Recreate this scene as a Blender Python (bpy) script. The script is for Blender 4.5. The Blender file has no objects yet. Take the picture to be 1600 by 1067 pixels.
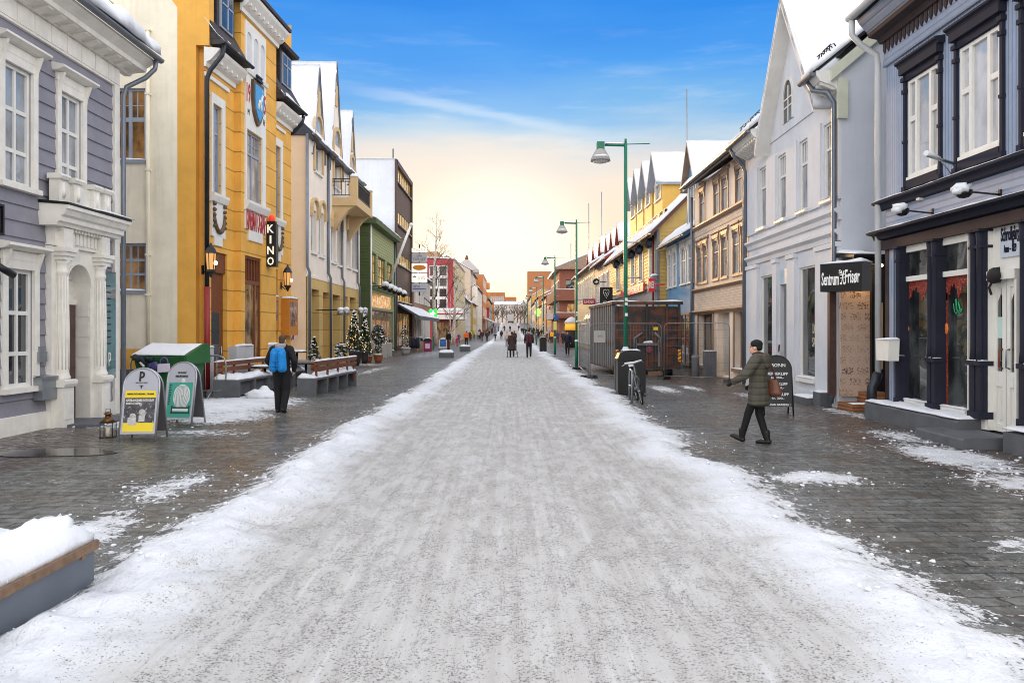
import bpy, bmesh, math, random
from mathutils import Vector, Matrix, noise
R = math.radians
scene = bpy.context.scene
COL = scene.collection
random.seed(7)

# ---------------------------------------------------------------- camera, sky, sun, exposure
F, CX, CY, H = 1200.0, 798.0, 516.0, 1.88      # focal length and principal point of the 1600 px wide photograph, eye height
cam_d = bpy.data.cameras.new('camera'); cam = bpy.data.objects.new('camera', cam_d); COL.objects.link(cam)
cam.location = (0, 0, H); cam.rotation_euler = (R(90), 0, 0)
cam_d.sensor_width = 36; cam_d.lens = 36*F/1600
cam_d.shift_x = 2/1600; cam_d.shift_y = -17.5/1600
cam_d.clip_start = .1; cam_d.clip_end = 4000
scene.camera = cam
scene.view_settings.view_transform = 'Standard'
scene.view_settings.look = 'None'
scene.view_settings.gamma = 1
scene.view_settings.use_curve_mapping = False
scene.view_settings.exposure = 0.2
try:
    scene.cycles.use_denoising = True; scene.cycles.filter_width = 1.0; scene.cycles.pixel_filter_type = 'BLACKMAN_HARRIS'
    scene.cycles.max_bounces = 6; scene.cycles.diffuse_bounces = 3; scene.cycles.glossy_bounces = 3
    scene.cycles.sample_clamp_indirect = 6
except Exception:
    pass

SUN_EL, SUN_AZ = R(5.5), R(-7)                  # low winter sun beyond the end of the street
world = bpy.data.worlds.new('World'); scene.world = world; world.use_nodes = True
wn, wl = world.node_tree.nodes, world.node_tree.links
wn.clear()
class NT:
    """small helper for node trees"""
    def __init__(s, nt): s.n, s.l = nt.nodes, nt.links
    def new(s, t, **k):
        x = s.n.new(t)
        for a, b in k.items(): setattr(x, a, b)
        return x
    def put(s, sock, v):
        if hasattr(v, 'is_output') or isinstance(v, bpy.types.NodeSocket): s.l.new(v, sock)
        elif v is not None:
            if sock.type == 'RGBA' and len(v) == 3: v = (*v, 1)
            sock.default_value = v
    def math(s, op, a, b=None, c=None, clamp=False):
        x = s.new('ShaderNodeMath', operation=op, use_clamp=clamp)
        for i, v in enumerate((a, b, c)):
            if v is not None: s.put(x.inputs[i], v)
        return x.outputs[0]
    def vmath(s, op, a, b=None):
        x = s.new('ShaderNodeVectorMath', operation=op)
        s.put(x.inputs[0], a)
        if b is not None: s.put(x.inputs[1], b)
        return x.outputs['Value'] if op in ('DOT_PRODUCT', 'LENGTH') else x.outputs[0]
    def mix(s, f, a, b, blend='MIX'):
        x = s.new('ShaderNodeMix', data_type='RGBA', blend_type=blend)
        s.put(x.inputs[0], f); s.put(x.inputs[6], a); s.put(x.inputs[7], b)
        return x.outputs[2]
    def step(s, v, a, b, lo=0., hi=1.):
        x = s.new('ShaderNodeMapRange', interpolation_type='SMOOTHSTEP')
        s.put(x.inputs[0], v)
        for i, q in enumerate((a, b, lo, hi)): s.put(x.inputs[i+1], q)
        return x.outputs[0]
    def noise(s, vec, scale, detail=4, rough=.55, dim='3D'):
        x = s.new('ShaderNodeTexNoise', noise_dimensions=dim)
        if vec is not None: s.l.new(vec, x.inputs['Vector'])
        x.inputs['Scale'].default_value = scale; x.inputs['Detail'].default_value = detail; x.inputs['Roughness'].default_value = rough
        return x.outputs[0]
    def mapping(s, vec, scale=(1, 1, 1), loc=(0, 0, 0), rot=(0, 0, 0)):
        x = s.new('ShaderNodeMapping')
        s.l.new(vec, x.inputs[0]); x.inputs[1].default_value = loc; x.inputs[2].default_value = rot; x.inputs[3].default_value = scale
        return x.outputs[0]
    def ramp(s, v, stops, interp='LINEAR'):
        x = s.new('ShaderNodeValToRGB'); s.l.new(v, x.inputs[0]); cr = x.color_ramp; cr.interpolation = interp
        while len(cr.elements) > 1: cr.elements.remove(cr.elements[-1])
        for i, (p, c) in enumerate(stops):
            e = cr.elements[0] if i == 0 else cr.elements.new(p)
            e.position = p; e.color = (*c, 1)
        return x.outputs[0]

t = NT(world.node_tree)
tc = t.new('ShaderNodeTexCoord'); dirv = tc.outputs['Generated']
sep = t.new('ShaderNodeSeparateXYZ'); t.l.new(dirv, sep.inputs[0])
dx, dy, dz = sep.outputs
n1 = t.noise(t.mapping(dirv, (1.5, 1.5, 9)), 2.2, 5, .55)
n2 = t.noise(t.mapping(dirv, (3, 3, 22), rot=(0, R(14), 0)), 3.0, 6, .6)
wob = t.math('MULTIPLY', t.math('SUBTRACT', n1, .5), .085)
el = t.math('ADD', dz, wob)
# the strip of sky over the far end of the street: warm light at the horizon, blue gap above, pale brightness overhead added to light the street
sky_f = t.ramp(el, [(0, (.92, .60, .27)), (.05, (.88, .67, .41)), (.12, (.85, .70, .545)), (.19, (.82, .71, .62)), (.222, (.70, .68, .67)), (.245, (.45, .61, .76)),
                    (.275, (.19, .46, .80)), (.33, (.066, .33, .83)), (.40, (.022, .24, .78)), (.50, (.25, .42, .8)), (.62, (1.10, 1.14, 1.24)), (1, (1.25, 1.28, 1.36))])
sky_b = t.ramp(dz, [(0, (1.1, 1.07, 1.08)), (.10, (2.35, 2.28, 2.26)), (.45, (2.3, 2.26, 2.28)), (.7, (1.4, 1.42, 1.5)), (1, (1.35, 1.38, 1.46))])  # unseen sky behind the viewer, brightened to light the walls facing it
fwd = t.step(dy, .05, .62)
sky = t.mix(fwd, sky_b, sky_f)
# thin wisps
wis = t.math('MULTIPLY', t.step(n2, .52, .78), t.math('MULTIPLY', t.step(dz, .12, .24), t.step(dz, .42, .27)))
sky = t.mix(t.math('MULTIPLY', wis, .16), sky, (.86, .90, .95))
d1, d2 = Vector((-268, 1200, 383)).normalized(), Vector((102, 1200, 312)).normalized()
pn = d1.cross(d2).normalized()
dist = t.math('ABSOLUTE', t.math('ADD', t.vmath('DOT_PRODUCT', dirv, tuple(pn)), t.math('MULTIPLY', t.math('SUBTRACT', n2, .5), .02)))
trail = t.math('MULTIPLY', t.step(dist, .0105, .001), t.math('MULTIPLY', t.step(dx, -.25, -.1), t.step(dx, .17, -.02)))
sky = t.mix(t.math('MULTIPLY', trail, .30), sky, (.85, .90, .96))
sdir = Vector((math.sin(R(-1)), math.cos(R(-1)), math.tan(R(3.5)))).normalized()
gd = t.vmath('DOT_PRODUCT', dirv, tuple(sdir))
glow = t.math('POWER', t.step(gd, .985, 1.0), 1.2)
sky = t.mix(1.0, sky, t.mix(t.step(gd, .955, 1.0), (0, 0, 0), (.12, .10, .06)), 'ADD')
sky = t.mix(1.0, sky, t.mix(glow, (0, 0, 0), (.28, .28, .28)), 'ADD')
nis = t.new('ShaderNodeTexSky'); nis.sky_type = 'NISHITA'; nis.sun_disc = False
nis.sun_elevation = SUN_EL; nis.sun_rotation = SUN_AZ
nisb = t.mix(1.0, nis.outputs[0], (.05, .05, .05), 'MULTIPLY')
sky = t.mix(.06, sky, nisb)
sky = t.mix(t.step(dz, -.02, -.06), sky, (.30, .29, .28))
bg = t.new('ShaderNodeBackground'); t.l.new(sky, bg.inputs[0]); bg.inputs[1].default_value = 1.0
wo = t.new('ShaderNodeOutputWorld'); t.l.new(bg.outputs[0], wo.inputs[0])

sun_d = bpy.data.lights.new('sun', 'SUN'); sun_d.energy = 2.1; sun_d.angle = R(6); sun_d.color = (1, .60, .27)
sun = bpy.data.objects.new('sun', sun_d); COL.objects.link(sun)
sv = Vector((math.sin(SUN_AZ)*math.cos(SUN_EL), math.cos(SUN_AZ)*math.cos(SUN_EL), math.sin(SUN_EL)))
sun.rotation_euler = sv.to_track_quat('Z', 'Y').to_euler(); sun.location = (0, 60, 40)

# ---------------------------------------------------------------- measuring helpers
def gz(Y):                                       # the street climbs gently beyond 110 m
    return 0 if Y < 110 else 1.0e-4*(min(Y, 335)-110)**2
def gp(x, y, z=0):                               # point on the flat ground seen at photograph pixel x, y
    Y = F*(H-z)/(y-CY); return Vector(((x-CX)*Y/F, Y, z))
def px(x, Y): return (x-CX)*Y/F
def pz(y, Y): return H+(CY-y)*Y/F

class Fr:
    """a frame on a wall: u along it, w out of it, z up"""
    def __init__(s, O, U, W=None):
        s.O = Vector(O); s.U = Vector(U).normalized(); s.Z = Vector((0, 0, 1)); s.W = Vector(W).normalized()
    def p(s, u, w, z): return s.O+s.U*u+s.W*w+s.Z*z
    def uz(s, x, y, w=0):
        d = Vector(((x-CX)/F, 1, (CY-y)/F)); C = Vector((0, 0, H))
        k = (w+(s.O-C).dot(s.W))/d.dot(s.W); P = C+d*k
        return (P-s.O).dot(s.U), P.z-s.O.z
    def u(s, x, w=0): return s.uz(x, CY, w)[0]
    def z(s, x, y, w=0): return s.uz(x, y, w)[1]
    def rect(s, x0, x1, yt, yb, xr=None, w=0):
        xr = x0 if xr is None else xr
        a, b = sorted((s.u(x0, w), s.u(x1, w)))
        return (a, b, s.z(xr, yb, w), s.z(xr, yt, w))
def facade(N, Fp, left):                         # N the near end, Fp the far end on plan
    N = Vector((*N, 0)); Fp = Vector((*Fp, 0)); U = (Fp-N).normalized()
    W = Vector((U.y, -U.x, 0)) if left else Vector((-U.y, U.x, 0))
    f = Fr(N, U, W); f.L = (Fp-N).length; return f
def camwall(X0, Y, z=0): return Fr((X0, Y, z), (1, 0, 0), (0, -1, 0))   # a wall facing down the street towards the viewer
def place(loc, a=0):                             # a free standing frame turned by a about z
    return Fr(loc, (math.cos(a), math.sin(a), 0), (-math.sin(a), math.cos(a), 0))

# ---------------------------------------------------------------- mesh builder
ORG = {}
def nz(p, s=1.): return noise.noise(Vector(p)*s)
class MB:
    def __init__(s): s.v, s.f, s.m, s.s = [], [], [], []
    def add(s, V, Fs, m=0, smooth=False):
        o = len(s.v); s.v += [tuple(q) for q in V]
        for f in Fs: s.f.append([i+o for i in f]); s.m.append(m); s.s.append(smooth)
    def box(s, fr, u0, u1, w0, w1, z0, z1, m=0):
        V = [fr.p(u, w, z) for z in (z0, z1) for u, w in ((u0, w0), (u1, w0), (u1, w1), (u0, w1))]
        s.add(V, [(0, 3, 2, 1), (4, 5, 6, 7), (0, 1, 5, 4), (1, 2, 6, 5), (2, 3, 7, 6), (3, 0, 4, 7)], m)
    def prism(s, fr, poly, w0, w1, m=0):         # outline in u, z pushed from w0 to w1
        n = len(poly); V = [fr.p(u, w0, z) for u, z in poly]+[fr.p(u, w1, z) for u, z in poly]
        s.add(V, [list(range(n))[::-1], list(range(n, 2*n))]+[(i, (i+1) % n, n+(i+1) % n, n+i) for i in range(n)], m)
    def run(s, fr, prof, u0, u1, m=0):           # moulding: outline in w, z run along u
        n = len(prof); V = [fr.p(u0, w, z) for w, z in prof]+[fr.p(u1, w, z) for w, z in prof]
        s.add(V, [list(range(n))[::-1], list(range(n, 2*n))]+[(i, (i+1) % n, n+(i+1) % n, n+i) for i in range(n)], m)
    def quad(s, fr, pts, m=0):
        s.add([fr.p(*q) for q in pts], [list(range(len(pts)))], m)
    def tube(s, path, r, m=0, n=8, smooth=True):
        path = [Vector(q) for q in path]; k = len(path)
        rr = r if isinstance(r, (list, tuple)) else [r]*k
        V = []; up = Vector((0, 0, 1)); prev = None
        for i, q in enumerate(path):
            d = (path[min(i+1, k-1)]-path[max(i-1, 0)]).normalized()
            a = d.orthogonal().normalized() if prev is None else (prev-d*prev.dot(d)).normalized()
            prev = a; b = d.cross(a)
            V += [q+(a*math.cos(2*math.pi*j/n)+b*math.sin(2*math.pi*j/n))*rr[i] for j in range(n)]
        Fs = [(i*n+j, i*n+(j+1) % n, (i+1)*n+(j+1) % n, (i+1)*n+j) for i in range(k-1) for j in range(n)]
        s.add(V, Fs, m, smooth); o = len(s.v)-len(V)
        s.f += [[o+j for j in range(n)][::-1], [o+(k-1)*n+j for j in range(n)]]; s.m += [m, m]; s.s += [False, False]
    def lathe(s, fr, c, prof, m=0, n=14, smooth=True, sx=1., sy=1.):
        k = len(prof)
        V = [fr.p(c[0]+r*sx*math.cos(2*math.pi*j/n), c[1]+r*sy*math.sin(2*math.pi*j/n), z) for r, z in prof for j in range(n)]
        s.add(V, [(i*n+j, i*n+(j+1) % n, (i+1)*n+(j+1) % n, (i+1)*n+j) for i in range(k-1) for j in range(n)]+[list(range(n))[::-1], [(k-1)*n+j for j in range(n)]], m, smooth)
    def ball(s, c, r, m=0, n=10, sq=(1, 1, 1), jit=0):
        c = Vector(c); V = []; k = max(4, n//2)
        for i in range(k+1):
            th = math.pi*i/k
            for j in range(n):
                ph = 2*math.pi*j/n; d = Vector((math.sin(th)*math.cos(ph)*sq[0], math.sin(th)*math.sin(ph)*sq[1], math.cos(th)*sq[2]))
                q = c+d*r
                if jit: q += d*r*jit*nz(q, 3/r)
                V.append(q)
        s.add(V, [(i*n+j, (i+1)*n+j, (i+1)*n+(j+1) % n, i*n+(j+1) % n) for i in range(k) for j in range(n)], m, True)
    def snow(s, fr, u0, u1, w0, w1, z0, z1, t, du=.3, dw=.3, m=0, edge=.35, jag=.05, lump=.5):
        """a lumpy sheet of lying snow; its foot runs from z0 at w0 to z1 at w1"""
        nu = max(2, min(90, math.ceil(abs(u1-u0)/du))); nw = max(2, min(40, math.ceil(math.hypot(w1-w0, z1-z0)/dw)))
        T, B = [], []
        for i in range(nu+1):
            for j in range(nw+1):
                a, b = i/nu, j/nw; u = u0+(u1-u0)*a; w = w0+(w1-w0)*b; z = z0+(z1-z0)*b
                q = fr.p(u, w, z); e = edge if i in (0, nu) or j in (0, nw) else 1
                h = t*(1-lump/2+lump*(nz(q, 1.1)+.6*nz(q, 3.7)+.35))*e
                jw = jag*(nz(q+Vector((9, 3, 5)), 2.3)) if j in (0, nw) else 0
                T.append(fr.p(u, w+jw, z+max(h, .1*t))); B.append(fr.p(u, w+jw*.6, z))
        n = nu+1; k = nw+1; V = T+B; o = len(T); Fs = []
        for i in range(nu):
            for j in range(nw):
                a = i*k+j; Fs += [(a, a+k, a+k+1, a+1), (o+a, o+a+1, o+a+k+1, o+a+k)]
        for i in range(nu):
            for j in (0, nw): a = i*k+j; Fs.append((a, a+k, o+a+k, o+a))
        for j in range(nw):
            for i in (0, nu): a = i*k+j; Fs.append((a, a+1, o+a+1, o+a))
        s.add(V, Fs, m, True)
    def mesh(s, name, mats, origin):
        me = bpy.data.meshes.new(name); O = Vector(origin)
        me.from_pydata([Vector(q)-O for q in s.v], [], s.f)
        for m in mats: me.materials.append(m)
        me.polygons.foreach_set('material_index', s.m); me.polygons.foreach_set('use_smooth', s.s)
        bm = bmesh.new(); bm.from_mesh(me)
        bmesh.ops.recalc_face_normals(bm, faces=bm.faces)
        uv = bm.loops.layers.uv.new('UVMap')
        for f in bm.faces:                       # UVs in metres: along the wall and up it
            n = f.normal; ax = max(range(3), key=lambda i: abs(n[i]))
            for l in f.loops:
                q = l.vert.co+O
                l[uv].uv = (q.y, q.z) if ax == 0 else ((q.x, q.z) if ax == 1 else (q.x, q.y))
        bm.to_mesh(me); bm.free()
        return me
    def build(s, name, mats, parent=None, origin=None):
        if not isinstance(mats, (list, tuple)): mats = [mats]
        o = Vector(origin) if origin is not None else (ORG[parent.name] if parent else Vector((0, 0, 0)))
        ob = bpy.data.objects.new(name, s.mesh(name, mats, o)); COL.objects.link(ob)
        if parent: ob.parent = parent
        else: ob.location = o
        ORG[ob.name] = o
        return ob

def tag(o, label=None, cat=None, group=None, kind=None):
    if label: o['label'] = label
    if cat: o['category'] = cat
    if group: o['group'] = group
    if kind: o['kind'] = kind
    return o
def thing(name, label, cat, loc, group=None):
    o = bpy.data.objects.new(name, None); COL.objects.link(o); o.location = loc; o.empty_display_size = .3
    ORG[o.name] = Vector(loc); return tag(o, label, cat, group)
def copy_tree(o, parent=None):
    c = o.copy(); COL.objects.link(c); ORG[c.name] = ORG[o.name]
    if parent: c.parent = parent
    for ch in list(o.children): copy_tree(ch, c)
    return c
def dup(o, loc, label, rz=0, group=None):
    c = copy_tree(o); c.location = loc; c.rotation_euler = (0, 0, rz); c['label'] = label
    if group: c['group'] = group
    return c

def lettering(body, fr, u, w, z, width, height, m, parent, name='lettering', flip=False, depth=.01, bold=0.):
    """raised letters centred at u, z on a frame; flip when u runs right to left for the reader"""
    cu = bpy.data.curves.new('txt', 'FONT'); cu.body = body; cu.align_x = 'CENTER'; cu.extrude = .02; cu.resolution_u = 2
    cu.offset = bold
    ob = bpy.data.objects.new('txt', cu); COL.objects.link(ob)
    dg = bpy.context.evaluated_depsgraph_get(); dg.update()
    me = bpy.data.meshes.new_from_object(ob.evaluated_get(dg))
    bpy.data.objects.remove(ob); bpy.data.curves.remove(cu)
    xs = [v.co.x for v in me.vertices]; ys = [v.co.y for v in me.vertices]
    a0, a1, b0, b1 = min(xs), max(xs), min(ys), max(ys)
    kx = width/(a1-a0); ky = height/(b1-b0) if height else kx
    sg = -1 if flip else 1; o = ORG[parent.name] if parent else Vector((0, 0, 0))
    for v in me.vertices:
        v.co = fr.p(u+sg*(v.co.x-(a0+a1)/2)*kx, w+(depth if v.co.z > 0 else 0), z+(v.co.y-(b0+b1)/2)*ky)-o
    me.name = name; me.materials.clear(); me.materials.append(m)
    ob = bpy.data.objects.new(name, me); COL.objects.link(ob)
    if parent: ob.parent = parent
    ORG[ob.name] = o
    return ob

# ---------------------------------------------------------------- materials
def S(r, g, b, k=1.):
    return tuple(k*((v/255/12.92) if v <= 10 else ((v/255+.055)/1.055)**2.4) for v in (r, g, b))
def mat(name, col, rough=.65, var=.12, vs=2.5, bump=.12, bs=35, metal=0, streak=0., spec=.4, groove=None, brick=None, co='UV', emis=None, es=1., col2=None, c2=(.5, .7)):
    m = bpy.data.materials.new(name); m.use_nodes = True; t = NT(m.node_tree); t.n.clear()
    out = t.new('ShaderNodeOutputMaterial'); b = t.new('ShaderNodeBsdfPrincipled'); t.l.new(b.outputs[0], out.inputs[0])
    v = t.new('ShaderNodeTexCoord').outputs[co]
    c = col
    n = t.noise(v, vs, 5, .6)
    c = t.mix(t.step(n, .25, .75), tuple(q*(1-var) for q in col), tuple(min(1, q*(1+var)) for q in col))
    if col2 is not None:
        n3 = t.noise(v, vs*1.7, 7, .65)
        c = t.mix(t.step(n3, *c2), c, col2)
    if streak:
        n2 = t.noise(t.mapping(v, (5, .35, 1)), 1.6, 5, .6)
        c = t.mix(t.math('MULTIPLY', t.step(n2, .48, .8), streak), c, tuple(q*.45 for q in col))
    h = t.noise(v, bs, 3, .6); hs = t.math('MULTIPLY', h, .004)
    if groove:                                   # board or course joints: axis, width, depth, darkness
        ax, gw, gd, dk = groove[:4]; off = groove[4] if len(groove) > 4 else 0
        sx = t.new('ShaderNodeSeparateXYZ'); t.l.new(v, sx.inputs[0])
        fx = t.math('FRACT', t.math('DIVIDE', t.math('ADD', sx.outputs[0 if ax == 'u' else 1], 100*gw+off), gw))
        e = t.math('MINIMUM', fx, t.math('SUBTRACT', 1, fx))
        g = t.step(e, .01/gw*.6, .01/gw*2.2)
        c = t.mix(t.math('MULTIPLY', t.math('SUBTRACT', 1, g), dk), c, tuple(q*.25 for q in col))
        hs = t.math('ADD', hs, t.math('MULTIPLY', g, gd))
        wn_ = t.new('ShaderNodeTexWhiteNoise', noise_dimensions='1D')
        t.l.new(t.math('FLOOR', t.math('DIVIDE', t.math('ADD', sx.outputs[0 if ax == 'u' else 1], 100*gw+off), gw)), wn_.inputs['W'])
        c = t.mix(t.math('MULTIPLY', wn_.outputs[0], .16), c, tuple(q*.5 for q in col))
    if brick:                                    # width, height, mortar colour, second colour
        bt = t.new('ShaderNodeTexBrick'); t.l.new(v, bt.inputs[0]); bt.inputs['Scale'].default_value = 1
        bt.inputs['Brick Width'].default_value = brick[0]; bt.inputs['Row Height'].default_value = brick[1]
        bt.inputs['Mortar Size'].default_value = min(brick[0], brick[1])*.06; bt.inputs['Mortar Smooth'].default_value = .3
        t.put(bt.inputs['Color1'], c); t.put(bt.inputs['Color2'], brick[3]); t.put(bt.inputs['Mortar'], brick[2])
        c = bt.outputs[0]; hs = t.math('ADD', hs, t.math('MULTIPLY', t.math('SUBTRACT', 1, bt.outputs['Fac']), .008))
    bp = t.new('ShaderNodeBump'); bp.inputs['Strength'].default_value = max(bump, .001) if not (groove or brick) else .8
    bp.inputs['Distance'].default_value = 1; t.l.new(hs, bp.inputs['Height']); t.l.new(bp.outputs[0], b.inputs['Normal'])
    t.put(b.inputs['Base Color'], c)
    t.put(b.inputs['Roughness'], t.math('ADD', rough-.1, t.math('MULTIPLY', n, .2)))
    b.inputs['Metallic'].default_value = metal; b.inputs['Specular IOR Level'].default_value = spec
    if emis: t.put(b.inputs['Emission Color'], emis); b.inputs['Emission Strength'].default_value = es
    return m
def glass(name, col, rough=.03, var=.5, vs=1.2, emis=None, es=0, warp=.02):
    m = bpy.data.materials.new(name); m.use_nodes = True; t = NT(m.node_tree); b = t.n['Principled BSDF']
    v = t.new('ShaderNodeTexCoord').outputs['UV']; n = t.noise(t.mapping(v, (1.2, .6, 1)), vs, 4, .6)
    c = t.mix(t.step(n, .35, .68), tuple(q*(1-var) for q in col), tuple(min(1, q*(1+var)) for q in col)); t.put(b.inputs['Base Color'], c)
    b.inputs['Roughness'].default_value = rough; b.inputs['Specular IOR Level'].default_value = .7; b.inputs['IOR'].default_value = 1.85
    bp = t.new('ShaderNodeBump'); bp.inputs['Strength'].default_value = 1; bp.inputs['Distance'].default_value = 1
    t.l.new(t.math('MULTIPLY', t.noise(v, .9, 1), warp), bp.inputs['Height']); t.l.new(bp.outputs[0], b.inputs['Normal'])
    if emis: t.put(b.inputs['Emission Color'], t.mix(t.step(n, .35, .62), tuple(q*.15 for q in emis), emis)); b.inputs['Emission Strength'].default_value = es
    return m
def snowmat(name, col=(.76, .78, .82), bump=.5):
    m = bpy.data.materials.new(name); m.use_nodes = True; t = NT(m.node_tree); b = t.n['Principled BSDF']
    v = t.new('ShaderNodeTexCoord').outputs['Object']
    n = t.noise(v, 1.3, 6, .6); t.put(b.inputs['Base Color'], t.mix(t.step(n, .3, .75), tuple(q*.93 for q in col), col))
    b.inputs['Roughness'].default_value = .75; b.inputs['Specular IOR Level'].default_value = .25
    h = t.math('ADD', t.math('MULTIPLY', t.noise(v, 6, 5, .6), .03), t.math('MULTIPLY', t.noise(v, 70, 2, .5), .003))
    bp = t.new('ShaderNodeBump'); bp.inputs['Strength'].default_value = bump; bp.inputs['Distance'].default_value = 1
    t.l.new(h, bp.inputs['Height']); t.l.new(bp.outputs[0], b.inputs['Normal'])
    return m
def glow(name, col, s):
    m = bpy.data.materials.new(name); m.use_nodes = True; b = m.node_tree.nodes['Principled BSDF']
    b.inputs['Base Color'].default_value = (*col, 1); b.inputs['Emission Color'].default_value = (*col, 1); b.inputs['Emission Strength'].default_value = s
    return m

SNOW = snowmat('lying_snow')
WHITE = mat('white_paint', S(222, 220, 214), .5, .06, streak=.12)
WHITED = mat('white_paint_weathered', S(226, 222, 212), .55, .1, streak=.22)
DARKMET = mat('dark_metal', S(52, 54, 60), .4, .2, metal=.6)
ZINC = mat('zinc_sheet', S(112, 118, 128), .4, .15, metal=.5)
BLACK = mat('black_paint', S(22, 22, 24), .4, .2)
STEEL = mat('galvanised_steel', S(150, 155, 160), .35, .12, metal=.75)
CONC = mat('grey_concrete', S(128, 130, 134), .8, .2, bump=.3)
CONCD = mat('dark_concrete', S(92, 94, 98), .8, .2, bump=.3)
WOOD = mat('weathered_wood', S(128, 98, 72), .6, .3, vs=9, groove=None)
WOODR = mat('brown_stained_wood', S(112, 62, 34), .5, .3, vs=8)
GLD = glass('dark_window_glass', (.03, .035, .04))
GLM = glass('curtained_window_glass', (.20, .22, .25))
GLW = glass('lit_window_glass', (.12, .07, .03), emis=(1, .55, .18), es=.5)
GLS = glass('shop_window_glass', (.045, .05, .05), var=.8, vs=1.6)
GLSW = glass('lit_shop_window_glass', (.05, .04, .03), var=.8, vs=2.2, emis=(1, .6, .25), es=.16)

# ---------------------------------------------------------------- building helpers
def cut(spans, a, b):
    out = []
    for s0, s1 in spans:
        if b <= s0 or a >= s1: out.append((s0, s1)); continue
        if a > s0+1e-4: out.append((s0, a))
        if b < s1-1e-4: out.append((b, s1))
    return out
def sheet(mb, fr, u0, u1, z0, z1, holes, w=0, depth=.12, course=None, lip=.025, m=0, mr=None):
    """a wall face with openings and their reveals; course lays overlapping boards"""
    mr = m if mr is None else mr
    zs = {z0, z1}
    for h in holes:
        for q in h[2:4]:
            if z0 < q < z1: zs.add(q)
    if course:
        k = 1
        while z0+k*course < z1: zs.add(z0+k*course); k += 1
    zs = sorted(zs)
    for a, b in zip(zs, zs[1:]):
        if b-a < 1e-5: continue
        sp = [(u0, u1)]
        for h in holes:
            if h[2] < (a+b)/2 < h[3]: sp = cut(sp, h[0], h[1])
        if course:
            kb = math.floor((a-z0)/course+1e-6); base = z0+kb*course
            wa = w+lip*(1-(a-base)/course); wb = w+lip*(1-(b-base)/course)
        else: wa = wb = w
        for p, q in sp:
            mb.quad(fr, [(p, wa, a), (q, wa, a), (q, wb, b), (p, wb, b)], m)
            if course and abs(a-base) < 1e-4: mb.quad(fr, [(p, w-.004, a), (q, w-.004, a), (q, wa, a), (p, wa, a)], m)
    for h in holes:
        a, b, c, d = h[:4]; wi = w-depth; wo = w+(lip if course else 0)
        mb.quad(fr, [(a, wo, c), (a, wi, c), (a, wi, d), (a, wo, d)], mr); mb.quad(fr, [(b, wi, c), (b, wo, c), (b, wo, d), (b, wi, d)], mr)
        mb.quad(fr, [(a, wi, d), (b, wi, d), (b, wo, d), (a, wo, d)], mr); mb.quad(fr, [(a, wo, c), (b, wo, c), (b, wi, c), (a, wi, c)], mr)
def shell(mb, fr, u0, u1, z0, z1, depth, m=0, front=False, near=True):
    """side, back and top faces of a body behind its front"""
    Q = [((u0, 0), (u0, -depth)), ((u0, -depth), (u1, -depth)), ((u1, -depth), (u1, 0))]
    if front: Q.append(((u1, 0), (u0, 0)))
    if not near: Q.pop(0)
    for (a, b), (c, d) in Q: mb.quad(fr, [(a, b, z0), (c, d, z0), (c, d, z1), (a, b, z1)], m)
    mb.quad(fr, [(u0, 0, z1), (u1, 0, z1), (u1, -depth, z1), (u0, -depth, z1)], m)
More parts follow.
